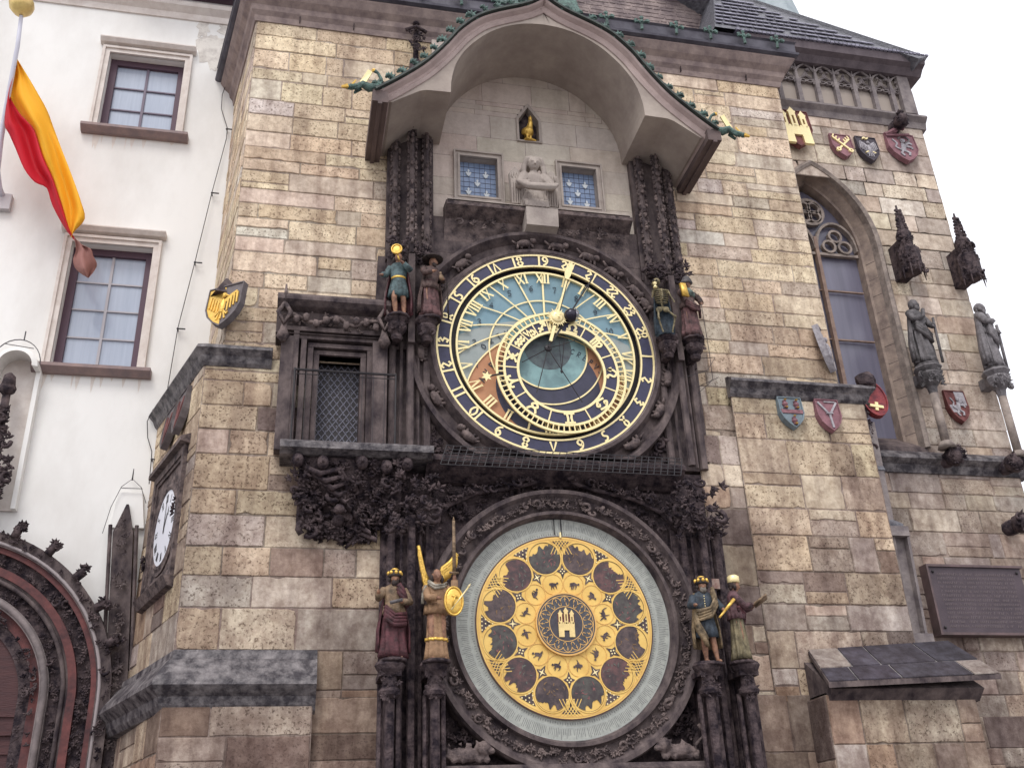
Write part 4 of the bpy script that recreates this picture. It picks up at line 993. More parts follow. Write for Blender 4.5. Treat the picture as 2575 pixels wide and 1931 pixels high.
# fixed roman ring
rr_ = MB(); band(rr_, DX, DZ, 1.25, 1.278, PY-.045, .05); rr_.build('roman_ring', GOLDR, ad)
def roman(n): return {1: 'I', 2: 'II', 3: 'III', 4: 'IV', 5: 'V', 6: 'VI', 7: 'VII', 8: 'VIII', 9: 'IX', 10: 'X', 11: 'XI', 12: 'XII'}[n]
for i in range(24):
    n_ = i % 12 or 12; a = R(15*i); d, t = rad(a); s_ = roman(n_); wd = {'I': .05, 'V': .10, 'X': .11}; tot = sum(wd[c] for c in s_); x = -tot/2; m = MB()
    for q, c in enumerate(s_):
        cx = x+wd[c]/2; x += wd[c]; h = .155; o = Vector((DX, 0, DZ))+d*1.09+t*cx; yy = PY-.044-.0009*q
        if c == 'I': ribbon(m, [(0, 0), (0, h)], .027, o, t, d, yy); ribbon(m, [(-.022, .008), (.022, .008)], .012, o, t, d, yy-.0004)
        if c == 'V': ribbon(m, [(-.04, h), (0, .0)], .026, o, t, d, yy); ribbon(m, [(0, .0), (.04, h)], .013, o, t, d, yy-.0004)
        if c == 'X': ribbon(m, [(-.04, h), (.04, .0)], .026, o, t, d, yy); ribbon(m, [(-.04, .0), (.04, h)], .013, o, t, d, yy-.0004)
    m.build('roman_numeral', GOLDR, ad)
# 24 hour ring
h24 = MB(); band(h24, DX, DZ, 1.345, 1.552, PY-.060, .04); h24 = h24.build('hour_ring', NAVY, ad)
b = MB(); band(b, DX, DZ, 1.345, 1.370, PY-.075, .04); band(b, DX, DZ, 1.528, 1.554, PY-.0755, .04); b.build('ring_border', GOLDR, h24)
for n_ in range(1, 25):
    a = R(90+15*(n_-1)); d, t = rad(a); s_ = str(n_); o = Vector((DX, 0, DZ))+d*1.377; m = MB()
    for j, c in enumerate(s_):
        dx = (j-(len(s_)-1)/2)*.088; put(m, DIG[c], o+t*dx, t, d, .148, .027, PY-.070-.001*j, kx=.95)
    m.build('hour_numeral', GOLDR, h24)
# ------------------------------------------------------------------ zodiac ring
def A2(x, y, Y): return Q((1080+x*.33746)/1.1641, (620+y*.33746)/1.1641, Y)
ZY = -.33; zx, zz = 3.426, 7.747
zr = MB(); band(zr, zx, zz, .60, .81, ZY, .02); zo = zr.build('zodiac_ring', NAVY, ad)
b = MB(); band(b, zx, zz, .595, .630, ZY-.010, .03); band(b, zx, zz, .785, .818, ZY-.0104, .03); band(b, zx, zz, .890, .922, ZY-.0102, .03)
for i in range(72):
    a = R(i*5+1.5); d, t = rad(a); o = Vector((zx, 0, zz))+d*.81
    ribbon(b, [(0, 0), (0, .09)], .015, o, t, d, ZY-.009, .02)
seps = [((885, 650), (884, 560)), ((965, 645), (1000, 570)), ((1105, 680), (1160, 640)), ((1270, 820), (1360, 825)), ((1300, 1040), (1390, 1088)), ((1155, 1210), (1205, 1290)), ((892, 1220), (900, 1310)), ((700, 1070), (645, 1145)), ((658, 882), (562, 915)), ((680, 755), (600, 742)), ((735, 705), (690, 655)), ((808, 665), (778, 600))]
angs = []
for p, q in seps:
    v = (A2(*p, ZY)+A2(*q, ZY))/2-Vector((zx, ZY, zz)); angs.append(math.atan2(v.x, v.z) % (2*math.pi))
for a in angs:
    d, t = rad(a); ribbon(b, [(0, 0), (0, .175)], .018, Vector((zx, 0, zz))+d*.62, t, d, ZY-.0085, .02)
b.build('zodiac_border', GOLDR, zo)
# glyphs clockwise, starting in the cell after separator 0
GL = [
 ('scorpio', [[(-.42, 0), (-.42, .8)], [(-.42, .8), (-.2, .9), (-.14, .7), (-.14, .0)], [(-.14, .8), (.08, .9), (.14, .7), (.14, .1), (.3, 0), (.46, .25)]]),
 ('libra', [[(-.5, 0), (.5, 0)], crv([(-.5, .28), (-.22, .3), (-.3, .7), (0, .95), (.3, .7), (.22, .3), (.5, .28)])]),
 ('virgo', [[(-.5, .85), (-.4, .9), (-.38, 0)], [(-.38, .8), (-.22, .92), (-.14, .75), (-.14, 0)], [(-.14, .8), (0, .92), (.1, .75), (.1, .05), (.35, -.1)], crv([(.1, .7), (.38, .8), (.42, .45), (.05, .1)])]),
 ('leo', [crv([(-.35, .15), (-.2, .4), (-.42, .45), (-.3, .2)], 3)+crv([(-.3, .25), (-.25, .7), (.05, 1), (.35, .7), (.2, .3), (.35, .02), (.5, .15)])]),
 ('cancer', [crv([(-.5, .62), (-.1, .95), (.5, .75)]), crv([(-.18, .68), (-.32, .48), (-.48, .62), (-.32, .8), (-.18, .68)]), crv([(.5, .32), (.1, .0), (-.5, .2)]), crv([(.18, .28), (.32, .48), (.48, .32), (.32, .16), (.18, .28)])]),
 ('gemini', [[(-.45, 0), (.45, 0)], [(-.45, .95), (.45, .95)], [(-.2, 0), (-.14, .5), (-.2, .95)], [(.2, 0), (.14, .5), (.2, .95)]]),
 ('taurus', [crv([(0, .55), (-.27, .3), (0, .02), (.27, .3), (0, .55)]), crv([(-.42, .98), (-.22, .62), (0, .55), (.22, .62), (.42, .98)])]),
 ('aries', [crv([(-.5, .6), (-.48, .9), (-.2, .92), (-.04, .5), (0, 0)]), crv([(.5, .6), (.48, .9), (.2, .92), (.04, .5), (.0, 0)])]),
 ('pisces', [crv([(-.45, 1), (-.12, .75), (-.12, .25), (-.45, 0)]), crv([(.45, 1), (.12, .75), (.12, .25), (.45, 0)]), [(-.3, .5), (.3, .5)]]),
 ('aquarius', [[(-.5, .55), (-.3, .75), (-.12, .55), (.08, .75), (.28, .55), (.5, .75)], [(-.5, .2), (-.3, .4), (-.12, .2), (.08, .4), (.28, .2), (.5, .4)]]),
 ('capricorn', [[(-.45, .9), (-.25, .3), (-.08, .85), (.05, .3)], crv([(.05, .3), (.25, .6), (.42, .3), (.22, .08), (.03, .35), (-.1, -.05)])]),
 ('sagittarius', [[(-.35, .0), (.35, .9)], [(.0, .92), (.38, .95), (.4, .5)], [(-.32, .5), (.08, .18)]])]
for i, (nm, gl) in enumerate(GL):
    a0 = angs[i]; a1 = angs[(i+1) % 12]
    if a1 < a0: a1 += 2*math.pi
    a = (a0+a1)/2; d, t = rad(a); m = MB(); sz = .142; wd = min(1.15, (a1-a0)*.70/.13)
    put(m, gl, Vector((zx, 0, zz))+d*.637, t, d, sz, .031, ZY-.012, kx=max(.75, wd)); m.build('zodiac_sign', GOLDR if nm != 'x' else GOLD, zo)
# rods
rods = MB(); H0 = Vector((DX, -.30, DZ))
def rod(p, q, r_, mb=rods): mb.tube([p, q], r_, 5)
for (x, y) in ((690, 862), (1085, 700), (800, 1085), (1140, 1160)): rod(H0, A2(x, y, -.31), .007)
rod(A2(985, 925, -.31), A2(1005, 690, -.31), .006); rod(A2(985, 925, -.31), A2(965, 690, -.31), .004)
rods.ell((DX, -.31, DZ), (.055, .03, .055), 10, 6); rods.ell(A2(985, 930, -.31), (.02, .015, .03), 6, 4)
rods.build('hub_rods', BLACK, ad)
# star hand
hm = MB(); sp_ = Vector((2.376, -.34, 7.59)); poly = []
for k_ in range(12):
    a = R(k_*30+8); r_ = .078 if k_ % 2 == 0 else .038; poly.append((sp_.x+r_*math.sin(a), sp_.z+r_*math.cos(a)))
hm.prism(poly, -.36, -.345); st_ = hm.build('star_hand', GOLDR, ad)
hm = MB(); rod(Vector((2.42, -.345, 7.60)), A2(520, 950, -.345), .012, hm); hm.build('star_rod', BLACK, st_)
# sun hand
tip = Vector((3.637, -.36, 9.407)); sun = Vector((3.40, -.375, 8.561)); dirn = (tip-Vector((DX, -.36, DZ))).normalized(); tt = Vector((dirn.z, 0, -dirn.x))
hm = MB(); o0 = Vector((DX, 0, DZ))
ribbon(hm, [(0, .08), (0, .34)], .045, o0, tt, dirn, -.385, .02); ribbon(hm, [(0, .52), (0, 1.16)], .026, o0, tt, dirn, -.382, .015)
pd_ = [(-.028, 1.14), (-.055, 1.24), (-.05, 1.33), (-.02, 1.36), (-.03, 1.44), (-.005, 1.42), (.01, 1.47), (.025, 1.40), (.06, 1.44), (.045, 1.33), (.04, 1.22), (.02, 1.14)]
hm.prism([((o0+tt*u+dirn*v).x, (o0+tt*u+dirn*v).z) for u, v in pd_], -.40, -.375)
hand = hm.build('hour_hand', GOLDR, ad)
hm = MB(); ribbon(hm, [(.02, .34), (.02, 1.14)], .012, o0, tt, dirn, -.372, .008); hm.build('hand_stem', BLACK, hand)
hm = MB(); poly = []
for k_ in range(48):
    a = R(k_*7.5); r_ = (.155 if (k_//2) % 2 == 0 else .130) if k_ % 2 == 0 else .098; poly.append((sun.x+r_*math.sin(a), sun.z+r_*math.cos(a)))
hm.prism(poly, -.395, -.385); hm.ell((sun.x, -.395, sun.z), (.088, .035, .088), 16, 8); hm.ell((sun.x+.01, -.43, sun.z-.01), (.018, .02, .026), 8, 5)
for s_ in (-1, 1): hm.ell((sun.x+s_*.03, -.425, sun.z+.022), (.014, .008, .009), 6, 4)
hm.ell((sun.x+.005, -.424, sun.z-.042), (.022, .008, .007), 6, 4)
hm.build('sun', GOLDR, ad)
# moon hand
tip = Vector((4.003, -.36, 9.327)); dirn = (tip-Vector((DX, -.36, DZ))).normalized(); tt = Vector((dirn.z, 0, -dirn.x)); Lm = (tip-Vector((DX, -.36, DZ))).length
hm = MB(); ribbon(hm, [(0, 0), (0, Lm-.05), (0, Lm)], [.026, .020, .006], o0, tt, dirn, -.352, .014); ribbon(hm, [(-.03, 1.18), (0, 1.235), (.03, 1.18)], .02, o0, tt, dirn, -.356, .01)
ribbon(hm, [(0, .36), (0, .62)], .05, o0, tt, dirn, -.357, .012)
mh = hm.build('moon_hand', BLACK, ad)
hm = MB(); hm.ell((3.592, -.40, 8.60), (.10, .10, .10), 20, 12); hm.build('moon', mat('black_silver_ball', (.035, .03, .045), .22, .4, 0), mh, smooth=True)
hm = MB(); hm.ell((3.618, -.415, 8.605), (.093, .10, .097), 18, 10, rot=Matrix.Rotation(.5, 3, 'Y')); hm.v = [(max(x, 3.645), y, z) for x, y, z in hm.v]; hm.build('silver_half', mat('silver', (.55, .55, .6), .3, .8, 0), mh, smooth=True)
# ================================================================== CALENDAR DIAL
cdl = thing('calendar_dial', 'round gold calendar dial of painted medallions inside a grey-green day ring', 'calendar dial')
b = MB(); band(b, KX, KZ, 1.0, 1.338, KY-.01, .03); greyr = b.build('day_ring', mat('worn_grey_green_paint', (.45, .465, .42), .7, 0, 11, 0, (.28, .295, .27), .1, 30, det=9, lo=.3, hi=.68), cdl)
b = MB(); random.seed(61)
for i in range(365):
    d, t = rad(R(i*360/365)); o = Vector((KX, 0, KZ))+d*(1.195+random.uniform(0, .01)); L_ = random.uniform(.06, .13)
    if random.random() < .93: ribbon(b, [(0, 0), (0, L_)], random.uniform(.0035, .006), o, t, d, KY-.0115, .002)
for i in range(240):
    d, t = rad(R(i*1.5+.4)); o = Vector((KX, 0, KZ))+d*(1.125+random.uniform(0, .008)); ribbon(b, [(0, 0), (0, random.uniform(.02, .035))], .006, o, t, d, KY-.0115, .002)
b.build('day_lettering', mat('worn_ink', (.16, .16, .16), .8), greyr)
b = MB()
for r_ in (1.118, 1.182, 1.325): band(b, KX, KZ, r_, r_+.006, KY-.0118, .002)
b.build('ruled_line', mat('pale_rule', (.42, .44, .42), .7), greyr)
b = MB()
for s_ in (-.045, .045): b.box(KX+s_-.02-.005, KX+s_-.02+.005, KY-.03, KY-.02, KZ+1.13, KZ+1.345)
b.build('marker_wire', BLACK, cdl)
b = MB(); b.tube([(KX, KY-.06, KZ+1.08), (KX, KY-.06, KZ+1.15)], [.014, .012], 6); b.build('date_pointer', GOLDR, cdl)
b = MB(); disc(b, KX, KZ, 1.105, KY-.045, 120, .04); gd = b.build('gold_disc', GOLDD, cdl)
UMB = mat('umber_line', (.09, .04, .03), .6, 0, 10, 0, (.06, .03, .04))
b = MB(); band(b, KX, KZ, 1.095, 1.108, KY-.047, .02); b.build('disc_edge', UMB, gd)
b = MB(); band(b, KX, KZ, 1.068, 1.078, KY-.0475, .004)
b.build('border_line', GOLDL, gd)
y0 = KY-.049
rb = .843; sb_ = .507
PNT = [mat('dark_painting', (.13, .09, .085), .45, 0, 11, 0, (.045, .032, .036), det=9, lo=.4, hi=.66), mat('dark_painting_red', (.16, .075, .072), .45, 0, 11, 0, (.05, .036, .038), det=9, lo=.4, hi=.68), mat('dark_painting_green', (.10, .10, .085), .45, 0, 11, 0, (.05, .036, .038), det=9, lo=.4, hi=.68)]
def dd(cx, cz): return lambda u, v, d, t: None
def medal(cx, cz, r, d, t, base, seed, m, name, n=34, amp=.35):
    """generic dark silhouette: ground towards the dial centre, ragged top"""
    rn = random.Random(seed); pts = []; c = Vector((cx, 0, cz)); slope = rn.uniform(-.35, .35)
    hs_ = []; h = base; fig = [(rn.uniform(-.75, .75), rn.uniform(.07, .16), rn.uniform(.15, amp+.1)) for _ in range(rn.randint(3, 5))]
    for i in range(n):
        u = -1+2*i/(n-1); v = base+slope*u+rn.uniform(-.04, .04)
        for fu, fw_, fh in fig: v += fh*math.exp(-((u-fu)/fw_)**2)
        if rn.random() < .12: v += rn.uniform(.05, .14)
        hs_.append((u*.995, v))
    top = [(u, min(v, math.sqrt(max(0, 1-u*u))*.94)) for u, v in hs_]
    top = [(u, max(v, -math.sqrt(max(0, 1-u*u)))) for u, v in top]
    bot = [(math.cos(a), -math.sin(a)) for a in [math.pi*k_/24 for k_ in range(0, 25)]]
    ul = top[0][0]
    poly = top+[(x*.995, z*.995) for x, z in bot if z < -.02]
    b = MB(); w_ = [c+t*(u*r)+d*(v*r) for u, v in poly]; nb = len(b.v)
    b.prism([(p.x, p.z) for p in w_], y0-.002, y0+.002)
    return b.build(name, m, None)
for k_ in range(12):
    a = R(15+30*k_); d, t = rad(a); cx, cz = KX+rb*d.x, KZ+rb*d.z
    b = MB(); band(b, cx, cz, .199, .203, y0-.003, .006, 48); mo = b.build('month_medallion', UMB, gd)
    s2 = MB(); band(s2, cx, cz, .203, .217, y0-.0038, .006, 48); s2.build('medallion_rim', GOLDD, mo)
    pz = medal(cx, cz, .198, d, t, .52, 100+k_, PNT[k_ % 3], 'painted_scene'); pz.parent = mo
    # a few ochre and red passages inside the painting
    sp2 = MB(); rn = random.Random(300+k_)
    for q in range(12):
        u, v = rn.uniform(-.7, .7), rn.uniform(-.8, .35); c = Vector((cx, 0, cz))+t*(u*.2)+d*(v*.2); L_ = rn.uniform(.02, .05); an = rn.uniform(0, 3.1)
        if u*u+v*v > .7: continue
        ribbon(sp2, [(-L_*.6*math.cos(an), -L_*.6*math.sin(an)), (rn.uniform(-.01, .01), rn.uniform(-.01, .01)), (L_*.6*math.cos(an), L_*.6*math.sin(an))], [.004, rn.uniform(.008, .018), .004], c, (1, 0, 0), (0, 0, 1), y0-.0034-.0003*q, .001)
    sp2.build('painted_light', [mat('dull_ochre', (.20, .12, .06), .6), mat('dull_green', (.12, .13, .11), .6), mat('dull_rose', (.22, .09, .09), .6)][k_ % 3] if k_ < 3 else bpy.data.materials[['dull_ochre', 'dull_green', 'dull_rose'][k_ % 3]], mo)
    cx, cz = KX+sb_*d.x, KZ+sb_*d.z
    b = MB(); band(b, cx, cz, .124, .129, y0-.0028, .004, 40); zo2 = b.build('small_medallion', GOLDL, gd)
    # little dark creature-like silhouette of limbs and body
    b = MB(); rn = random.Random(500+k_); o = Vector((cx, 0, cz)); c0 = (rn.uniform(-.01, .01), rn.uniform(-.01, .01)); ax = rn.uniform(-.6, .6)
    ribbon(b, [(-.045*math.cos(ax), -.045*math.sin(ax)), c0, (.045*math.cos(ax), .045*math.sin(ax))], [.02, rn.uniform(.035, .06), .024], o, t, d, y0-.003, .003)
    for q in range(rn.randint(4, 6)):
        u = rn.uniform(-.045, .045); e = (u+rn.uniform(-.025, .025), rn.choice([-1, -1, 1])*rn.uniform(.04, .075))
        ribbon(b, [(u, rn.uniform(-.01, .01)), ((u+e[0])/2+rn.uniform(-.01, .01), e[1]*.6), e], [.016, .011, .005], o, t, d, y0-.0033-.0003*q, .002)
    hx = .05*math.cos(ax)+.01; disc_ = [(o+t*(hx+.014*math.cos(q))+d*(.05*math.sin(ax)+.012+.014*math.sin(q))) for q in [math.pi*2*i/9 for i in range(9)]]
    b.prism([(p.x, p.z) for p in disc_], y0-.0055, y0-.003)
    b.build('sign_silhouette', PNT[0], zo2)
DOT = GOLDR
for k_ in range(12):
    a = R(30*k_); d, t = rad(a); O = Vector((KX, 0, KZ))
    W2 = lambda u, v: (O+d*v+t*u)
    # outer spandrel (between two large circles and the rim)
    b = MB(); poly = []
    def oncirc(sg, al):     # point on the large circle sg side, at angle al measured in local frame
        dc, tc = rad(R(30*k_+sg*15)); c = O+dc*rb; v = c-O; return c, v
    pts = []
    for sg in (-1, 1):
        dc, _ = rad(R(30*k_+sg*15)); c = O+dc*rb; seq = []
        for q in range(9):
            f = q/8; r_ = .232
            an0 = math.atan2((O+d*rb*.966-c).dot(t), (O+d*rb*.966-c).dot(d)); 
            an = an0+(-sg*-1)*0; ang = an0+ (sg*1.0)*( -1)*(-1)*f*1.05
            seq.append(c+d*(r_*math.cos(ang))+t*(r_*math.sin(ang)))
        pts.append(seq)
    left, right = pts
    rim = [O+rad(R(30*k_+x))[0]*1.058 for x in (7.5, 4, 0, -4, -7.5)]
    ok = [p for p in left if (p-O).length < 1.05]; ok2 = [p for p in right if (p-O).length < 1.05]
    poly = [O+d*.862]+[p for p in ok2 if (p-O).dot(d) > .87]+rim+[p for p in ok[::-1] if (p-O).dot(d) > .87]
    ce = sum(poly, Vector())/len(poly); poly = [ce+(p-ce)*.80 for p in poly]; b.prism([(p.x, p.z) for p in poly], y0-.0015, y0+.001); so_ = b.build('spandrel', PNT[0], gd)
    b = MB()
    if k_ % 2:
        for rI, row in enumerate((1, 2, 3, 4)):
            for q in range(row):
                p = W2((q-(row-1)/2)*.05, .90+.043*rI); disc(b, p.x, p.z, .009, y0-.003, 8, .001)
    else:
        for q in range(5):
            f = (q-2)/2*.085
            ribbon(b, [(f-.05, .87), (f*.9-.01, .97), (f+.06, 1.06)], .009, O, t, d, y0-.003-.0002*q, .001); ribbon(b, [(f+.05, .87), (f*.9+.01, .97), (f-.06, 1.06)], .009, O, t, d, y0-.0045-.0002*q, .001)
    b.build('spandrel_ornament', GOLDR if k_ % 2 else GOLDD, so_)
    # inner diamond
    b = MB(); cz_ = .655; star = []
    for q in range(4):
        a0_ = R(90*q); star.append((.085*math.sin(a0_)*(.95), cz_+.085*math.cos(a0_)*1.15)); a1_ = R(90*q+45); star.append((.036*math.sin(a1_), cz_+.036*math.cos(a1_)))
    P3 = [W2(u, v) for u, v in star]; b.prism([(p.x, p.z) for p in P3], y0-.0016, y0+.001); dm = b.build('diamond', PNT[0], gd)
    b = MB()
    if k_ % 2 == 0:
        for u, v in ((0, .026), (0, -.026), (.022, 0), (-.022, 0)): p = W2(u, cz_+v); disc(b, p.x, p.z, .010, y0-.003, 8, .001)
    else:
        s8 = [W2((.05 if q % 2 == 0 else .012)*math.sin(R(45*q)), cz_+(.055 if q % 2 == 0 else .012)*math.cos(R(45*q))) for q in range(8)]
        b.prism([(p.x, p.z) for p in s8], y0-.003, y0-.0005)
    b.build('diamond_ornament', GOLDR, dm)
# hub with the town emblem
b = MB(); disc(b, KX, KZ, .372, y0-.03, 72, .04); hub = b.build('hub_disc', mat('dark_grey_enamel', (.085, .09, .10), .5, 0, 10, 0, (.05, .05, .065)), cdl)
b = MB(); band(b, KX, KZ, .362, .380, y0-.036, .04, 72); band(b, KX, KZ, .205, .213, y0-.033, .01, 60); band(b, KX, KZ, .338, .345, y0-.033, .01, 60)
for k_ in range(16):
    d, t = rad(R(22.5*k_)); c = Vector((KX, 0, KZ))
    ribbon(b, [(u, v) for u, v in crv([(-.048, .235), (-.05, .30), (0, .335), (.05, .30), (.048, .235), (.02, .225), (.012, .26)])], .007, c, t, d, y0-.0325, .003)
    ribbon(b, [(0, .27), (0, .325)], .006, c, t, d, y0-.0335, .002); ribbon(b, [(-.014, .30), (.014, .30)], .006, c, t, d, y0-.034, .002)
b.build('scroll_border', GOLDL, hub)
b = MB(); disc(b, KX, KZ, .205, y0-.031, 48, .005); b.build('emblem_ground', mat('emblem_enamel', (.07, .065, .075), .5, 0, 14, 0, (.045, .04, .05)), hub)
def castle(mb, cx, cz, s, y, th=.012):
    """gate with three towers"""
    def bx(a, b_, c, d): mb.prism([(cx+a*s, cz+c*s), (cx+b_*s, cz+c*s), (cx+b_*s, cz+d*s), (cx+a*s, cz+d*s)], y, y+th)
    bx(-.5, -.16, -.75, .05); bx(.16, .5, -.75, .05); bx(-.16, .16, -.35, .05)
    for i in range(5): bx(-.5+i*.22, -.38+i*.22, .05, .13)
    for x, w_, h in ((-.36, .11, .62), (0, .12, .78), (.36, .11, .62)):
        bx(x-w_, x-w_*.35, .05, h); bx(x+w_*.35, x+w_, .05, h); bx(x-w_*.35, x+w_*.35, .05, .2); bx(x-w_*.35, x+w_*.35, h-.16, h)
        bx(x-w_*1.25, x+w_*1.25, h, h+.07)
        mb.prism([(cx+(x-w_)*s, cz+(h+.07)*s), (cx+(x+w_)*s, cz+(h+.07)*s), (cx+x*s, cz+(h+.27)*s)], y, y+th)
b = MB(); b.prism([(KX-.105, KZ-.03), (KX+.105, KZ-.03), (KX+.105, KZ+.125), (KX-.105, KZ+.125)], y0-.0345, y0-.031); b.build('red_field', REDST, hub)
b = MB(); castle(b, KX, KZ-.01, .20, y0-.043); b.build('castle_emblem', mat('castle_gilding', (.86, .66, .30), .4, .25, 20, .2), hub)
# ================================================================== STATUES
SKIN = mat('painted_flesh', (.36, .19, .115), .6, 0, 14, 0, (.13, .065, .045), .2, 40)
def cloth(n, c, d=.22): c = tuple(x*.86+.01 for x in c); return mat(n, c, .7, 0, 11, 0, tuple(x*d for x in c), .5, 34, det=8)
CL = {'teal': cloth('teal_tunic', (.12, .19, .20)), 'maroon': cloth('maroon_cloak', (.13, .035, .045)), 'brown': cloth('brown_robe', (.13, .075, .065)), 'wine': cloth('wine_robe', (.16, .07, .07)),
      'tan': cloth('tan_tunic', (.33, .22, .13)), 'wood': cloth('pale_wood_robe', (.40, .235, .125), .6), 'blue': cloth('slate_blue_tunic', (.055, .075, .10)), 'mantle': cloth('ochre_mantle', (.33, .235, .13)),
      'purple': cloth('plum_coat', (.16, .075, .085)), 'olive': cloth('olive_robe', (.26, .215, .12)), 'hair': cloth('dark_hair', (.05, .03, .025)), 'white': cloth('cream_scarf', (.5, .45, .36)), 'green': cloth('pale_green_collar', (.20, .27, .23)), 'bone': cloth('old_bone', (.34, .28, .15)), 'night': cloth('dark_blue_drape', (.05, .08, .11)), 'stone': LIME, 'dstone': cloth('weathered_dark_stone', (.17, .155, .16), .3), 'gstone': cloth('grey_statue_stone', (.25, .23, .24), .45), 'beard': cloth('grey_beard', (.22, .19, .16))}
def loft(mb, secs, k=20, nf=0, amp=0, ph=0):
    n = len(mb.v); m = len(secs)
    for j, s_ in enumerate(secs):
        z, cx, cy, rx, ry = s_[:5]; am = s_[5] if len(s_) > 5 else amp
        for q in range(k):
            a = 2*math.pi*q/k; f = 1+am*math.sin(nf*a+ph+z*5)
            mb.v.append((cx+rx*f*math.cos(a), cy+ry*f*math.sin(a), z))
    for j in range(m-1):
        for q in range(k):
            q2 = (q+1) % k; mb.face([n+j*k+q, n+j*k+q2, n+(j+1)*k+q2, n+(j+1)*k+q])
    mb.face([n+q for q in range(k)][::-1]); mb.face([n+(m-1)*k+q for q in range(k)])
def head(mb, c, r, turn=0, tilt=.38):
    c = Vector(c); M = Matrix.Rotation(turn, 3, 'Z') @ Matrix.Rotation(tilt, 3, 'X'); f = lambda x, y, z: c+M @ Vector((x*r, y*r, z*r))
    mb.ell(c, (r*.78, r*.92, r*1.12), 12, 9); mb.ell(f(0, -.35, -.55), (r*.5, r*.5, r*.45), 8, 6)
    mb.tube([f(0, -.88, .25), f(0, -1.14, -.18), f(0, -.9, -.25)], [r*.10, r*.17, r*.12], 5)
    for s_ in (-1, 1):
        mb.ell(f(s_*.34, -.80, .30), (r*.24, r*.13, r*.10), 6, 4); mb.ell(f(s_*.78, 0, 0), (r*.12, r*.2, r*.28), 6, 4); mb.ell(f(s_*.32, -.78, .08), (r*.13, r*.10, r*.08), 6, 4)
    mb.ell(f(0, -.86, -.52), (r*.26, r*.12, r*.07), 6, 4); mb.ell(f(0, -.83, -.68), (r*.22, r*.12, r*.08), 6, 4)
def hand(mb, p, d, s_):
    p = Vector(p); d = Vector(d).normalized(); sd_ = d.cross(Vector((0, -1, 0))); sd_ = sd_.normalized() if sd_.length > .1 else Vector((1, 0, 0)); pn = d.cross(sd_)
    mb.ell(p+d*s_*.3, (s_*.38, s_*.3, s_*.4), 7, 5)
    for i, (o_, L_) in enumerate(((-.3, .75), (-.1, .9), (.1, .85), (.3, .65))):
        a = p+sd_*s_*o_+d*s_*.55; mb.tube([a, a+d*s_*L_*.45, a+d*s_*L_*.8+pn*s_*.2], [s_*.11, s_*.10, s_*.07], 5)
    a = p+sd_*s_*.35+d*s_*.2; mb.tube([a, a+sd_*s_*.3+d*s_*.3, a+sd_*s_*.35+d*s_*.55], [s_*.12, s_*.1, s_*.07], 5)
def arm(mb, a, b, c, r=.031, hd=.033):
    mb.tube([a, Vector(a).lerp(Vector(b), .5), b, Vector(b).lerp(Vector(c), .5), c], [r*1.25, r*1.15, r, r*.9, r*.7], 8)
    d = Vector(c)-Vector(b); hand(mb, c, d, hd)
def statue(name, label, x, y, z, h, rot, group, spec, cat='statue'):
    t = thing(name, label, cat, (x, y, z), rot, group); t.scale = (h, h, h)
    body = MB(); lean = spec.get('lean', 0)
    loft(body, [(.46, 0, 0, .095, .07), (.56, lean*.3, 0, .085, .06), (.68, lean*.6, 0, .105, .07), (.78, lean*.8, 0, .125, .07), (.825, lean, 0, .09, .055), (.86, lean, -.01, .035, .035), (.89, lean, -.015, .033, .033)], 14)
    hp = (lean*1.1+spec.get('hx', 0), -.025, .925); head(body, hp, .070, spec.get('turn', 0))
    for A_ in spec['arms']: arm(body, *A_)
    for s_, (kx, ky, fx, fy) in zip((-1, 1), spec.get('legs', ((-.06, -.03, -.06, 0), (.06, -.03, .07, 0)))):
        body.tube([(s_*.05, 0, .48), ((s_*.05+kx)/2, ky*.5, .36), (kx, ky, .27), ((kx+fx)/2, (ky+fy)/2+.01, .16), (fx, fy, .04)], [.06, .055, .04, .038, .024], 8)
        body.tube([(fx, fy+.02, .025), (fx, fy-.05, .018), (fx+s_*.01, fy-.09, .012)], [.028, .026, .018], 6)
    o = body.build('body', CL[spec['skin']] if spec.get('skin') else SKIN, t, smooth=True); remeshed(o, .0125, 1)
    for nm, m, fn, vx in spec['parts']:
        b = MB(); fn(b, hp); o = b.build(nm, m if not isinstance(m, str) else CL[m], t, smooth=True)
        if vx: remeshed(o, vx, 1)
    bs_ = MB(); bs_.lathe([(.15, -.03), (.16, -.02), (.16, 0), (.13, .012)], (0, 0, 0), 10); bs_.build('base', CL['dstone'] if spec.get('skin') else DARK, t)
    return t
# helpers for dress
def robe(z0=.02, z1=.62, w0=.17, w1=.10, nf=9, amp=.10, sh=0):
    def f(b, hp): loft(b, [(z0, sh, 0, w0, w0*.72, amp*1.25), (z0+(z1-z0)*.12, sh*.9, 0, w0*.92, w0*.68, amp*1.3), (z0+(z1-z0)*.35, sh*.7, 0, w0*.80, w0*.60, amp*1.3), (z0+(z1-z0)*.65, sh*.3, 0, (w0+w1)/2*.90, w0*.52, amp), (z1, 0, 0, w1, w1*.72, .03)], 54, nf, amp)
    return f
def tunic(z0=.3, z1=.83, w0=.14, nf=11):
    def f(b, hp):
        lx = hp[0]; loft(b, [(z0, 0, 0, w0, w0*.75, .09), (z0+.1, 0, 0, w0*.92, w0*.7, .08), (.58, lx*.3, 0, .098, .075, .02), (.68, lx*.6, 0, .118, .083, .0), (.78, lx*.8, 0, .137, .082, 0), (z1, lx, 0, .10, .062, 0), (z1+.03, lx, 0, .05, .045, 0)], 44, nf, .08)
    return f
def sleeves(arms, r=.042, upto=1.0):
    def f(b, hp):
        for A_ in arms:
            a, e, c = map(Vector, A_[:3]); w_ = e.lerp(c, .72*upto); b.tube([a, a.lerp(e, .5), e, w_], [r*1.15, r*1.1, r*1.05, r*.95], 9)
    return f
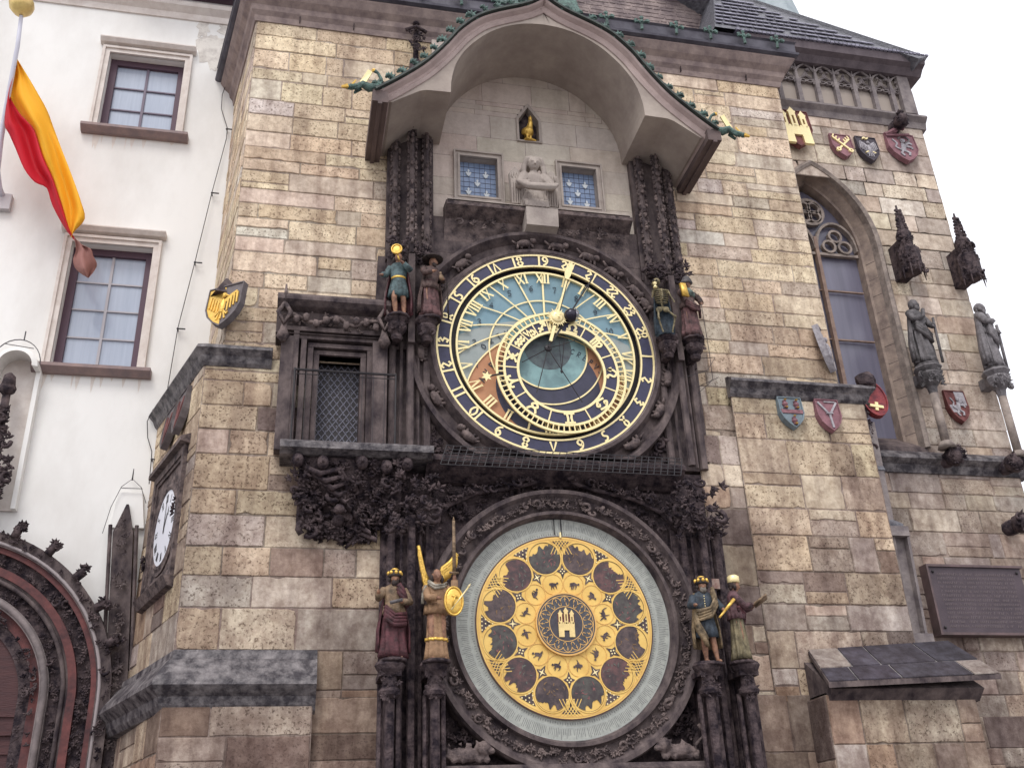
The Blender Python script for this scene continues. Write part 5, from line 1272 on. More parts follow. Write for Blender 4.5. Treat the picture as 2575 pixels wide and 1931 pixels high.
def both_(*fs):
    def f(b, hp):
        for g_ in fs: g_(b, hp)
    return f
def cloak(w=.2, z0=.03, z1=.84, back=.04, nf=8):
    def f(b, hp):
        n = len(b.v); k = 26; rows = 7; lx = hp[0]
        for j in range(rows):
            q = j/(rows-1); z = z1+(z0-z1)*q; ww = (.11+(w-.11)*min(1, q*1.5))
            for i in range(k):
                a = -.35+(math.pi+.7)*i/(k-1); fo = 1+.09*q*math.sin(nf*a*1.6)
                b.v.append((lx*(1-q)+ww*fo*math.cos(a), .0+back*.3+ww*.55*fo*math.sin(a), z))
        m = len(b.v)-n
        for i in range(m): vx = b.v[n+i]; b.v.append((vx[0]*.93, vx[1]*.9-.008, vx[2]))
        F = lambda j, i, s_: n+s_*m+j*k+i
        for j in range(rows-1):
            for i in range(k-1):
                b.face([F(j, i, 0), F(j, i+1, 0), F(j+1, i+1, 0), F(j+1, i, 0)]); b.face([F(j, i, 1), F(j+1, i, 1), F(j+1, i+1, 1), F(j, i+1, 1)])
            b.face([F(j, 0, 0), F(j+1, 0, 0), F(j+1, 0, 1), F(j, 0, 1)]); b.face([F(j, k-1, 0), F(j, k-1, 1), F(j+1, k-1, 1), F(j+1, k-1, 0)])
        for i in range(k-1): b.face([F(0, i, 0), F(0, i, 1), F(0, i+1, 1), F(0, i+1, 0)]); b.face([F(rows-1, i, 0), F(rows-1, i+1, 0), F(rows-1, i+1, 1), F(rows-1, i, 1)])
    return f
def hair(r=.07, long=.0):
    def f(b, hp):
        x, y, z = hp; b.ell((x, y+.014, z+.014), (r*.86, r*.95, r*1.02), 10, 7, jit=.04)
        if long:
            for s_ in (-1, 1):
                b.tube([(x+s_*r*.75, y, z), (x+s_*r*.9, y-.01, z-long*.5), (x+s_*r*.8, y-.015, z-long)], [r*.3, r*.34, r*.16], 6)
            b.ell((x, y+.035, z-long*.4), (r*.8, r*.45, long*.7), 8, 5, jit=.06)
    return f
def beard(r=.05):
    def f(b, hp):
        x, y, z = hp; b.ell((x, y-.035, z-.055), (r*.8, r*.55, r*1.0), 8, 6, jit=.1)
    return f
def drape(path, r, folds=3):
    def f(b, hp):
        for q in range(folds):
            o_ = (q-(folds-1)/2)*r*1.1
            b.tube([(x, y-.005*q, z+o_) for x, y, z in path], [r*(.75+.25*math.sin(i*1.3+q)) for i in range(len(path))], 7)
    return f
UY, LY = -.50, -.66
gU, gL = 'painted wooden figures beside the upper dial', 'painted wooden figures beside the calendar dial'
L_, R_ = (-.115, 0, .79), (.115, 0, .79)
# 1 vanity
aV = [(L_, (-.17, -.03, .66), (-.23, -.10, .62)), (R_, (.17, -.06, .70), (.045, -.15, .80))]
def mirror(b, hp):
    b.ell((-.01, -.19, .965), (.065, .014, .085), 18, 8); b.tube([(.025, -.17, .80), (.0, -.18, .885)], [.012, .012], 6)
    b.ring(-.01, .965, [(.062, -.21), (.078, -.21), (.078, -.18), (.062, -.18)], 24)
statue('vanity_figure', 'painted figure in pleated blue-green tunic raising a gold oval mirror', 1.17, UY, 8.32, .98, R(-12), gU,
 {'arms': aV, 'legs': ((-.05, -.07, -.03, -.02), (.07, -.02, .08, .02)), 'parts': [('tunic', 'teal', both_(tunic(.30), sleeves(aV)), 0), ('cloak', 'maroon', cloak(.19), 0), ('hair', 'hair', hair(.072, .06), 0),
  ('belt', GOLD, lambda b, hp: loft(b, [(.585, 0, 0, .104, .082), (.615, 0, 0, .104, .082)], 20), 0), ('mirror', GOLD, mirror, 0)]})
# 2 miser
aM = [(L_, (-.15, -.08, .66), (-.02, -.15, .70)), (R_, (.17, -.07, .64), (.10, -.17, .60))]
def widehat(b, hp): b.lathe([(.15, .045), (.155, .055), (.075, .065), (.07, .12), (.03, .135)], (hp[0], hp[1]+.01, hp[2]-.0), 16)
statue('miser_figure', 'painted bearded figure in broad dark hat clutching a purse beside the upper dial', 1.60, UY, 8.32, .97, R(25), gU,
 {'arms': aM, 'lean': .03, 'turn': R(35), 'parts': [('robe', 'wine', robe(.02, .60, .16, .105), 0), ('coat', 'brown', both_(tunic(.46), sleeves(aM)), 0), ('cloak', 'brown', cloak(.19, .06), 0), ('hat', 'hair', widehat, 0), ('beard', 'hair', beard(.045), 0),
  ('purse', 'tan', lambda b, hp: (b.ell((.06, -.19, .60), (.035, .03, .045), 8, 6), b.tube([(.06, -.19, .64), (.05, -.18, .68)], [.012, .02], 6)), 0), ('stick', 'hair', lambda b, hp: b.tube([(.22, -.10, .62), (.25, -.08, .02)], .011, 6), 0)]})
# 3 skeleton
sk = thing('skeleton_figure', 'bone-coloured skeleton figure with dark blue drape right of the upper dial', 'statue', (4.93, UY, 8.32), R(-8), gU); sk.scale = (.92,)*3
b = MB(); hc = Vector((-.08, -.05, .93)); b.ell(hc+Vector((.02, .01, .01)), (.062, .072, .062), 12, 9); b.ell(hc+Vector((-.03, -.03, -.05)), (.04, .045, .035), 8, 6)
b.tube([hc+Vector((.01, .01, -.05)), (-.02, .0, .83), (0, .01, .70), (.0, .01, .56), (.01, 0, .48)], [.02, .018, .02, .018, .02], 7)
for i in range(7):
    z = .80-i*.036; rx = .075+.035*math.sin((i+1)/8*math.pi); b.tube([(rx*math.cos(a)*1.0, -rx*.75*math.sin(a), z-.022*math.sin(a)) for a in [math.pi*q/10*1.0-.2+.04*q for q in range(11)]], .0095, 5)
    b.tube([(rx*math.cos(a), rx*.5*math.sin(a), z+.01) for a in [math.pi*q/8 for q in range(9)]], .009, 5)
b.tube([(0, -.075, .80), (0, -.09, .60)], .014, 5)
for s_ in (-1, 1):
    b.tube([(0, -.02, .82), (s_*.12, -.01, .81)], .014, 6); b.ell((s_*.055, 0, .47), (.06, .035, .05), 8, 6, rot=Matrix.Rotation(s_*.5, 3, 'Y'))
b.tube([(-.12, 0, .81), (-.15, -.03, .66), (-.13, -.13, .76), (-.12, -.14, .80)], [.018, .013, .013, .01], 6); b.tube([(.12, 0, .81), (.16, -.02, .67), (.17, -.10, .56)], [.018, .013, .011], 6)
b.tube([(-.07, 0, .46), (-.09, -.05, .29)], [.02, .016], 6); b.ell((-.09, -.055, .28), (.024, .024, .028), 7, 5); b.tube([(-.09, -.05, .27), (-.03, -.01, .04)], [.016, .013], 6)
b.tube([(.07, 0, .46), (.16, -.07, .31)], [.02, .016], 6); b.ell((.165, -.075, .30), (.024, .024, .028), 7, 5); b.tube([(.165, -.07, .29), (.10, -.02, .04)], [.016, .013], 6)
for x in (-.03, .10): b.tube([(x, 0, .03), (x-.005, -.09, .02)], [.02, .015], 5)
hand(b, (-.12, -.14, .79), (0, 0, 1), .03); hand(b, (.17, -.10, .56), (0, -.3, -1), .03)
remeshed(b.build('skeleton', CL['bone'], sk, smooth=True), .008, 0)
b = MB()
for s_ in (-1, 1): b.ell(hc+Vector((s_*.026-.012, -.058, .005)), (.014, .012, .016), 7, 5)
b.build('eye_socket', BLACK, sk)
b = MB(); cloak(.15, .02, .76, .06)(b, (0, 0, 0)); b.build('drape', CL['night'], sk, smooth=True)
b = MB(); b.lathe([(.012, -.05), (.034, -.045), (.03, -.02), (.006, 0), (.03, .02), (.034, .045), (.012, .05)], (-.12, -.17, .80), 10); b.build('hourglass', GOLDR, sk, smooth=True)
b = MB(); b.lathe([(.14, -.02), (.15, 0), (.13, .012)], (0, 0, 0), 10); b.build('base', CL['night'], sk)
# 4 turk
aT = [(L_, (-.17, -.06, .70), (-.16, -.17, .76)), (R_, (.19, -.05, .68), (.15, -.13, .56))]
def turban(b, hp):
    x, y, z = hp
    for i in range(4): b.ring(x, 0, [(0.02, 0)]*3, 3) if False else b.tube([(x+(.072-.012*i)*math.cos(a), y+(.072-.012*i)*math.sin(a), z+.03+.024*i+.01*math.sin(a+i)) for a in [math.pi*2*q/12 for q in range(13)]], .024, 6)
    b.ell((x, y, z+.09), (.05, .05, .05), 8, 6)
statue('turbaned_figure', 'painted figure in grey-green turban and red-brown robe right of the skeleton', 5.33, UY, 8.30, .96, R(14), gU,
 {'arms': aT, 'turn': R(-30), 'parts': [('robe', 'wine', both_(robe(.02, .60, .165, .11), drape([(-.12, -.09, .56), (0, -.12, .48), (.12, -.10, .50), (.16, -.04, .40)], .03)), 0), ('coat', 'brown', both_(tunic(.5), sleeves(aT)), 0), ('collar', 'green', lambda b, hp: loft(b, [(.70, 0, -.01, .12, .09), (.78, 0, -.01, .13, .09), (.85, 0, -.01, .06, .06)], 18), 0),
  ('turban', 'dstone', turban, 0), ('lute', GOLD, lambda b, hp: b.hull([(-.22, -.20, .60), (-.13, -.22, .58), (-.13, -.18, .58), (-.22, -.16, .60)], [(-.25, -.20, .80), (-.17, -.22, .80), (-.17, -.18, .80), (-.25, -.16, .80)]), 0)]})
# 5 philosopher
aP = [(L_, (-.19, -.05, .68), (-.21, -.14, .74)), (R_, (.17, -.08, .64), (.03, -.16, .62))]
def goldhat(b, hp):
    x, y, z = hp; b.lathe([(.045, .085), (.05, .10), (.03, .115)], (x, y, z), 12)
    for i in range(8): a = 2*math.pi*i/8; b.ell((x+.075*math.cos(a), y+.075*math.sin(a), z+.055), (.022, .022, .026), 6, 4)
def darkhat(b, hp): x, y, z = hp; b.lathe([(.076, .01), (.084, .03), (.07, .05), (.062, .09), (.02, .10)], (x, y, z), 14)
statue('philosopher_figure', 'bearded figure in maroon mantle and tan tunic left of the winged figure', 1.15, LY, 3.82, .99, R(6), gL,
 {'arms': aP, 'parts': [('robe', 'maroon', both_(robe(.02, .60, .165, .115, 8, .13), drape([(-.12, -.08, .52), (-.02, -.13, .42), (.12, -.10, .44)], .035, 4)), 0), ('tunic', 'tan', both_(tunic(.50), sleeves(aP)), 0), ('mantle', 'maroon', both_(cloak(.19, .08, .82), drape([(.03, -.09, .80), (.09, -.10, .72), (.14, -.06, .62)], .035, 3)), 0),
  ('beard', 'hair', beard(.055), 0), ('hair', 'hair', hair(.074, .05), 0), ('gilt_wreath', GOLD, goldhat, 0), ('cap', 'hair', darkhat, 0), ('scroll', 'dstone', lambda b, hp: b.tube([(-.08, -.17, .60), (.06, -.18, .64)], .02, 8), 0)]})
# 6 archangel
aA = [(L_, (-.13, -.10, .66), (.0, -.17, .64)), (R_, (.20, -.03, .74), (.19, -.08, .93))]
def feathers(pts, wd, n=9):
    def f(b, hp):
        pts_ = [Vector(p) for p in pts]; L_ = len(pts_)-1
        b.tube(pts_, [wd*.55]*len(pts_), 6)
        for i in range(L_):
            for q in range(n):
                t = (i+q/n)/L_; p = pts_[i].lerp(pts_[i+1], q/n)
                for lay, ln_ in ((0, .22), (1, .13), (2, .07)):
                    ln2 = ln_*(1-.35*t); e = p+Vector((random.uniform(-.008, .008)-math.copysign(.02, pts_[-1].x)*lay*.2, -.006*lay, -ln2)); b.tube([p, p.lerp(e, .6), e], [wd*.32, wd*.42, wd*.1], 5)
    return f
random.seed(70)
def shield(b, hp):
    b.ell((.135, -.22, .60), (.098, .028, .15), 20, 8); b.sweep([((.135+.098*math.sin(a), -.225, .60+.15*math.cos(a)), Vector((math.sin(a), 0, math.cos(a))), (0, 1, 0)) for a in [2*math.pi*q/30 for q in range(30)]], [(-.006, -.012), (.012, -.012), (.012, .02), (-.006, .02)], True)
    b.tube([(.11, -.252, .54), (.145, -.255, .66)], .010, 5); b.tube([(.105, -.25, .655), (.175, -.25, .635)], .012, 5)
statue('archangel_figure', 'pale wooden winged figure with upright sword and oval gold shield', 1.63, LY-.04, 3.80, 1.04, R(8), gL,
 {'arms': aA, 'parts': [('robe', 'wood', both_(robe(.0, .62, .135, .085, 10, .09), tunic(.5), sleeves(aA)), 0), ('scarf', 'white', both_(drape([(-.11, -.06, .84), (-.04, -.09, .78), (.06, -.08, .80), (.11, -.03, .84)], .022, 2), drape([(-.13, -.05, .80), (-.16, -.05, .72), (-.17, -.04, .60)], .02, 1)), 0),
  ('hair', 'hair', hair(.068, .09), 0), ('hem', GOLD, lambda b, hp: loft(b, [(.205, 0, 0, .124, .092, .1), (.235, 0, 0, .122, .090, .1)], 44, 10, .08, .0), 0),
  ('wing', GOLD, feathers([(-.06, .04, .84), (-.12, .05, .98), (-.155, .05, 1.12), (-.19, .05, 1.28)], .036, 8), 0), ('wing', GOLD, feathers([(.05, .05, .90), (.09, .04, 1.04), (.17, .02, 1.10), (.25, .0, 1.20)], .046, 8), 0),
  ('sword', 'tan', lambda b, hp: (b.hull([(.165, -.10, .93), (.205, -.10, .93), (.205, -.085, .93), (.165, -.085, .93)], [(.170, -.10, 1.56), (.200, -.10, 1.56), (.200, -.085, 1.56), (.170, -.085, 1.56)]), b.hull([(.170, -.10, 1.56), (.200, -.10, 1.56), (.200, -.085, 1.56), (.170, -.085, 1.56)], [(.184, -.094, 1.61), (.186, -.094, 1.61), (.186, -.091, 1.61), (.184, -.091, 1.61)]), b.tube([(.13, -.09, .955), (.24, -.09, .955)], .012, 6)), 0),
  ('shield', GOLD, shield, 0), ('staff', GOLDR, lambda b, hp: (b.tube([(.10, -.24, .50), (.30, -.24, .76)], .009, 6), b.tube([(.30, -.24, .76), (.325, -.24, .80)], [.016, .002], 6)), 0)]})
# 7 astronomer
aS = [(L_, (-.18, -.05, .67), (-.14, -.16, .66)), (R_, (.19, -.03, .68), (.21, -.12, .60))]
statue('astronomer_figure', 'bearded figure in slate blue tunic and ochre mantle holding a telescope', 4.92, LY, 3.78, 1.01, R(-4), gL,
 {'arms': aS, 'legs': ((-.06, -.05, -.04, 0), (.06, -.02, .09, -.02)), 'parts': [('tunic', 'blue', both_(tunic(.30), sleeves(aS)), 0), ('mantle', 'mantle', both_(cloak(.17, .18, .84), drape([(.11, -.05, .84), (.13, -.09, .72), (.04, -.13, .58), (-.10, -.11, .54), (-.15, -.04, .56)], .03, 4), drape([(-.13, -.06, .54), (-.13, -.09, .42), (-.07, -.11, .30), (-.04, -.10, .22)], .038, 3)), 0),
  ('belt', GOLDR, lambda b, hp: loft(b, [(.60, 0, 0, .112, .087), (.628, 0, 0, .112, .087)], 20), 0), ('beard', 'beard', beard(.055), 0), ('hair', 'hair', hair(.07, .04), 0), ('gilt_wreath', GOLD, goldhat, 0), ('cap', 'hair', darkhat, 0),
  ('button_row', GOLDR, lambda b, hp: [b.ell((-.01, -.092, .66+.03*i), (.008, .006, .008), 5, 4) for i in range(5)], 0), ('telescope', GOLD, lambda b, hp: (b.tube([(.10, -.22, .49), (.19, -.2, .58)], [.013, .016], 7), b.tube([(.19, -.2, .58), (.33, -.17, .72)], [.018, .022], 7)), 0)]})
# 8 chronicler
aC = [(L_, (-.10, -.12, .64), (.03, -.22, .67)), (R_, (.14, -.10, .64), (.06, -.22, .66))]
statue('chronicler_figure', 'figure in plum coat and olive robe holding a book out to the right', 5.33, LY, 3.80, 1.0, R(62), gL,
 {'arms': aC, 'parts': [('robe', 'olive', robe(.02, .60, .16, .105, 9, .12), 0), ('coat', 'purple', both_(tunic(.5), sleeves(aC)), 0), ('hair', 'hair', hair(.072, .07), 0), ('cap', GOLDR, lambda b, hp: b.lathe([(.066, .03), (.076, .04), (.074, .11), (.045, .13)], hp, 12), 0),
  ('book', 'tan', lambda b, hp: b.hull([(-.06, -.24, .655), (.15, -.24, .655), (.15, -.235, .68), (-.06, -.235, .68)], [(-.06, -.40, .75), (.15, -.40, .75), (.15, -.395, .775), (-.06, -.395, .775)]), 0), ('sash', 'maroon', drape([(-.12, -.04, .62), (0, -.10, .56), (.1, -.08, .50), (.13, -.02, .34)], .025, 2), 0)]})
# stone angel bust between the windows
aG = [(L_, (-.19, -.08, .62), (-.10, -.20, .55)), (R_, (.19, -.08, .62), (.12, -.20, .56))]
ag = thing('stone_angel', 'pale stone winged angel bust with a scroll between the two blue windows', 'statue', (3.20, -.30, 10.0), 0); ag.scale = (1.28,)*3
b = MB(); loft(b, [(.36, 0, 0, .16, .09, .1), (.45, 0, 0, .17, .10, .1), (.56, 0, 0, .13, .08, .05), (.68, 0, 0, .125, .08, .05), (.78, 0, 0, .135, .08, .03), (.83, 0, 0, .09, .06), (.86, 0, -.01, .045, .045), (.90, 0, -.01, .04, .04)], 40, 12, .05)
head(b, (0, -.04, .96), .088)
b.ell((0, .02, .985), (.10, .10, .088), 12, 8)
for s_ in (-1, 1):
    b.tube([(s_*.02, -.06, 1.05), (s_*.085, -.06, 1.02), (s_*.112, -.03, .94), (s_*.125, -.03, .86), (s_*.11, -.04, .79)], [.022, .034, .036, .036, .02], 7)
    b.tube([(s_*.10, .01, .96), (s_*.14, -.0, .88), (s_*.13, -.02, .80)], [.03, .03, .015], 6)
for A_ in aG: arm(b, *A_, r=.06, hd=.04)
b.tube([(-.24, -.14, .62), (-.12, -.22, .50), (.05, -.24, .49), (.18, -.2, .53), (.25, -.14, .62)], [.02, .045, .05, .04, .02], 7)
for i in range(6): b.tube([(-.13+.05*i, -.08, .40), (-.12+.045*i, -.11, .34), (-.13+.05*i, -.1, .30)], .03, 6)
remeshed(b.build('body', LIME, ag, smooth=True), .009, 0)
for s_ in (-1, 1):
    b = MB()
    b.hull([(s_*.10, .0, .42), (s_*.27, .0, .40), (s_*.29, .0, .84), (s_*.22, .0, .93), (s_*.10, .0, .80)][::s_], [(s_*.10, .06, .42), (s_*.27, .06, .40), (s_*.29, .06, .84), (s_*.22, .06, .93), (s_*.10, .06, .80)][::s_])
    for i in range(6): x = s_*(.125+.028*i); b.tube([(x, -.005, .80+.02*i-.012*i*i*.5), (x*1.01, -.02, .6), (x*1.0, -.0, .40)], [.014, .019, .010], 5)
    for r_ in range(3):
        for i in range(5): x = s_*(.13+.032*i); b.ell((x, -.012, .62+.09*r_), (.016, .016, .045), 6, 4)
    b.build('wing', LIME, ag, smooth=False)
# golden rooster in the niche
ro = thing('golden_rooster', 'small gilded rooster standing in the pointed niche under the canopy', 'rooster', (3.235, -.02, 11.93), R(20)); ro.scale = (1.0,)*3
b = MB(); b.ell((0, 0, .21), (.075, .10, .10), 10, 8); b.tube([(0, -.04, .26), (0, -.075, .34), (0, -.07, .40)], [.055, .038, .03], 8); b.ell((0, -.075, .42), (.032, .036, .032), 8, 6); b.tube([(0, -.10, .42), (0, -.135, .405)], [.014, .004], 5)
b.tube([(0, .07, .24), (0, .13, .33), (0, .17, .30), (0, .17, .22)], [.05, .04, .03, .02], 6)
for s_ in (-1, 1): b.ell((s_*.07, .02, .21), (.02, .07, .06), 8, 5); b.tube([(s_*.03, -.01, .13), (s_*.035, -.02, .03)], [.028, .014], 6); b.tube([(s_*.035, -.02, .03), (s_*.04, -.07, .02)], .01, 5)
remeshed(b.build('body', GOLD, ro, smooth=True), .008, 1)
b = MB()
for i in range(3): b.ell((0, -.085+.022*i, .457), (.008, .014, .022), 6, 4)
b.ell((0, -.10, .385), (.008, .01, .02), 6, 4); b.build('comb', GOLD, ro, smooth=True)
b = MB(); b.box(-.09, .09, -.08, .08, 0, .03); b.build('base', GOLD, ro)
# chapel statues with canopy and bracket
def saint(name, label, x, y, z, h, rot, sp_, m):
    A = [(L_, (-.15, -.08, .64), (-.02, -.16, .68)), (R_, (.16, -.08, .62), (.10, -.17, .54))]
    return statue(name, label, x, y, z, h, rot, None, {'skin': m, 'arms': A, 'turn': sp_, 'parts': [('robe', m, both_(robe(.02, .60, .165, .115, 9, .14), tunic(.5), sleeves(A)), 0), ('mantle', m, both_(cloak(.20, .05), drape([(-.13, -.07, .58), (0, -.12, .45), (.13, -.08, .40)], .03, 4), drape([(.10, -.06, .82), (.02, -.1, .66), (-.08, -.1, .56)], .03, 3)), 0), ('hair', m, both_(hair(.074, .07), beard(.05)), 0), ('staff', m, lambda b, hp: b.tube([(.17, -.12, .03), (.17, -.14, .70)], .02, 6), 0)]})
sy = CY-.35
p = Q(2003, 790, sy); saint('saint_statue', 'weathered dark stone saint on a bracket on the chapel wall, between canopy and thin colonnette', p.x, sy, p.z, 1.18, R(15), R(20), 'dstone')
p2 = Q(2150, 800, sy); saint('saint_statue', 'grey stone saint silhouetted against the white sky at the chapel corner', p2.x, sy, p2.z, 1.22, R(40), R(30), 'gstone')
def niche_set(label_c, px, py_top, py_bot, base_pt, sy_, m, group):
    a = Q(*py_top, sy_); c = Q(*py_bot, sy_); t = thing('statue_canopy', label_c, 'canopy', (a.x, sy_, c.z), 0, group); H = a.z-c.z; b = MB(); random.seed(int(px))
    b.lathe([(.015, H), (.03, H*.80), (.05, H*.62), (.11, H*.60), (.13, H*.56), (.12, H*.38), (.15, H*.34), (.19, H*.32), (.18, H*.03), (.15, 0)], (0, 0, 0), 8)
    for i in range(60):
        z = random.uniform(0, H*.52); r_ = .17 if z < H*.3 else .12; an = random.uniform(math.pi, 2*math.pi); carve(b, (r_*math.cos(an), r_*math.sin(an)*.9, z), random.uniform(.04, .075))
    for i in range(8): z = H*(.56+.05*i); [b.ell((s_*(.09-.008*i), -.02, z), (.04, .03, .04), 6, 4, jit=.3) for s_ in (-1, 1)]
    for an in range(5): aa = R(190+40*an); b.tube([(.19*math.cos(aa), .19*math.sin(aa), .1), (.2*math.cos(aa), .2*math.sin(aa), -.14)], [.02, .006], 5)
    b.box(-.10, .10, 0, CY-sy_+.05, 0.02, H*.5); b.build('carving', m, t, smooth=False); return t
niche_set('dark carved gothic canopy above the saint on the chapel wall', 1, (1935, 445), (1990, 592), None, sy, DARK, 'chapel statue canopies')
tcan = niche_set('dark carved gothic canopy against the sky at the chapel corner', 2, (2060, 462), (2098, 605), None, sy, DARK, 'chapel statue canopies')
def bracket(label, pt, foot, base_px, m, group):
    a = Q(*pt, sy); t = thing('statue_bracket', label, 'bracket', (a.x, sy, a.z), 0, group); b = MB(); random.seed(int(pt[0]))
    b.lathe([(.03, -.52), (.06, -.46), (.08, -.34), (.17, -.24), (.20, -.14), (.17, -.10), (.22, -.03), (.21, 0)], (0, 0, 0), 8)
    for i in range(30): an = random.uniform(math.pi*.9, 2.1*math.pi); carve(b, (.16*math.cos(an), .16*math.sin(an), random.uniform(-.3, -.08)), random.uniform(.04, .07))
    b.box(-.08, .08, 0, CY-sy+.02, -.2, -.02); b.build('corbel', m, t)
    f = Q(*foot, sy); b = MB(); b.tube([(0, 0, -.45), (0, 0, f.z-a.z)], .065, 10); b.tube([(0, .0, f.z-a.z+.0), (0, 0, f.z-a.z-.1)], [.10, .14], 8); b.build('colonnette', bpy.data.materials['window_moulding'], t, smooth=True)
bracket('stone bracket and pale thin colonnette under the dark saint on the chapel wall', (2003, 795), (2052, 955), None, CL['dstone'], 'chapel statue brackets')
bracket('stone bracket and slim shaft under the corner saint against the sky', (2150, 803), (2190, 975), None, CL['gstone'], 'chapel statue brackets')
def gargoyle(label, px, py, y):
    p = Q(px, py, y); t = thing('gargoyle', label, 'gargoyle', p, 0, 'carved heads on the chapel string course'); b = MB(); random.seed(int(px))
    b.ell((0, 0, 0), (.13, .16, .15), 9, 7, jit=.1); b.tube([(0, .1, 0), (0, .6, .02)], .12, 7)
    for i in range(18): an = random.uniform(0, 6.28); carve(b, (.12*math.cos(an), -.08, .13*math.sin(an)), random.uniform(.04, .07))
    b.build('carving', DARK, t, smooth=True)
gargoyle('dark carved head on the string course under the pale colonnette', 2060, 985, CY-.3)
gargoyle('dark carved head at the far right corner of the string course', 2190, 1000, CY-.3)
gargoyle('dark winged beast under the parapet at the chapel top right', 1945, 262, CY-.25)
gargoyle('dark carved head low at the right edge above the bronze tablet', 2205, 1130, CY-.3)
# ================================================================== BALCONY DOORWAY with console and net
bd = thing('balcony_doorway', 'dark carved stone balcony doorway with lattice door and iron rail, left of the upper dial', 'balcony')
b = MB(); a0_, a1_ = .17, .72; zt = 7.84
b.box(-.32, -.16, -.34, -.1, 6.42, 8.02); b.box(.86, 1.02, -.34, -.1, 6.42, 8.02)
for k_, (e, yy) in enumerate(((.30, -.30), (.20, -.27), (.11, -.22), (.03, -.17))):
    w_ = .10; b.box(a0_-e-.035, a0_-e+.035, yy-.03, .1, 6.42, zt+e); b.box(a1_+e-.035, a1_+e+.035, yy-.03, .1, 6.42, zt+e); b.box(a0_-e-.035-(.1 if k_ < 2 else 0), a1_+e+.035+(.1 if k_ < 2 else 0), yy-.035, .1, zt+e-.03, zt+e+.03)
b.box(-.2, a0_, -.16, .2, 6.42, 8.15); b.box(a1_, .92, -.16, .2, 6.42, 8.15); b.box(a0_, a1_, -.16, .2, zt, 8.15)
b.build('door_surround', DARK2, bd)
b = MB(); b.prismx([(0, 8.62), (-.44, 8.60), (-.47, 8.55), (-.47, 8.50), (-.40, 8.44), (-.30, 8.40), (-.26, 8.12), (-.34, 8.06), (0, 8.04)], -.40, 1.08)
b.prism([(.90, 8.62), (1.14, 8.62), (1.14, 9.55), (.92, 9.55)], -.06, .02)
hd = b.build('header', DARK2, bd)
b = MB(); random.seed(80)
b.tube([(-.28+i*.1, -.36-.03*math.sin(i*2.1), 8.26+.055*math.sin(i*1.25)) for i in range(14)], .03, 6)
for i in range(9): b.ell((-.15+i*.13, -.40, 8.24+.05*math.sin(i*2.2)), (.05, .045, .06), 7, 5, jit=.15)
for i in range(26): carve(b, (random.uniform(-.32, 1.0), -.34, random.uniform(8.13, 8.38)), random.uniform(.03, .05))
b.build('vine', DARK3, hd, smooth=True)
b = MB()
for x in (-.30, 1.0):
    b.tube([(x, -.40, 8.58), (x-.0, -.44, 8.45), (x-.08, -.46, 8.30), (x, -.46, 8.12), (x+.08, -.46, 8.30), (x, -.44, 8.44)], .032, 6); b.tube([(x, -.44, 8.45), (x, -.46, 8.72)], [.035, .012], 6); b.lathe([(.03, -.18), (.09, -.1), (.05, 0), (.03, .1)], (x, -.42, 8.06), 8)
b.build('tracery_drop', DARK3, hd, smooth=True)
b = MB(); b.box(a0_, a1_, .10, .14, 6.42, zt); dr = b.build('door', BLACK, bd)
b = MB(); Wd, Hd = a1_-a0_, zt-6.42; s_ = .088
for i in range(-20, 30):
    for sg in (1, -1):
        x0_ = a0_+i*s_; pts = []
        for x in (x0_,):
            z0_ = 6.42; x1_ = x0_+sg*Hd*.72
            # clip to door
            t0, t1 = 0.0, 1.0; dx = x1_-x0_
            ta, tb = (a0_-x0_)/dx, (a1_-x0_)/dx
            t0 = max(0, min(ta, tb)); t1 = min(1, max(ta, tb))
            if t1 > t0+.01: b.tube([(x0_+dx*t0, .094+.002*sg, 6.42+Hd*t0), (x0_+dx*t1, .094+.002*sg, 6.42+Hd*t1)], .006, 4)
random.seed(81)
b.build('lattice', mat('lattice_lead', (.20, .20, .25), .5, .2, 0), dr)
b = MB()
for i in range(7):
    for j in range(17):
        x = a0_+s_*(i+.5*(j % 2))+.01; z = 6.46+j*.061*1.35
        if x < a1_ and z < zt-.03: b.ell((x, .09, z), (.011, .008, .011), 6, 4)
b.build('stud', bpy.data.materials['lattice_lead'], dr)
b = MB(); b.prismx([(.0, 6.47), (-.62, 6.44), (-.66, 6.41), (-.66, 6.33), (-.55, 6.28), (0, 6.26)], -.24, 1.62); b.build('slab', LEDG, bd)
b = MB()
for p_, q_ in (((-.12, -.60, 7.40), (1.14, -.60, 7.40)), ((-.12, -.60, 7.40), (-.12, -.14, 7.40)), ((-.12, -.60, 7.34), (1.14, -.60, 7.34))): b.tube([p_, q_], .016 if p_[2] == 7.40 else .006, 6)
for x in (-.12, 1.14): b.tube([(x, -.60, 6.42), (x, -.60, 7.42)], .013, 6)
for i in range(1, 9): b.tube([(-.12+1.26*i/9, -.60, 6.43), (-.12+1.26*i/9, -.60, 7.40)], .0045, 4)
for i in range(1, 4): b.tube([(-.12, -.60+.46*i/4, 6.43), (-.12, -.60+.46*i/4, 7.40)], .0045, 4)
b.build('iron_railing', BLACK, bd)
con = MB(); random.seed(85)
con.prismx([(0, 6.3), (-.50, 6.28), (-.42, 6.0), (-.22, 5.6), (-.1, 5.35), (0, 5.3)], 0.0, 1.25)
for i in range(330):
    t = random.random()**.8; z = 6.24-t*.92; hw0, hw1 = -.20+t*.36, 1.30-t*.40
    x = random.uniform(hw0, hw1); y = -.52+t*.34+random.uniform(-.05, .05); carve(con, (x, y, z), random.uniform(.055, .105))
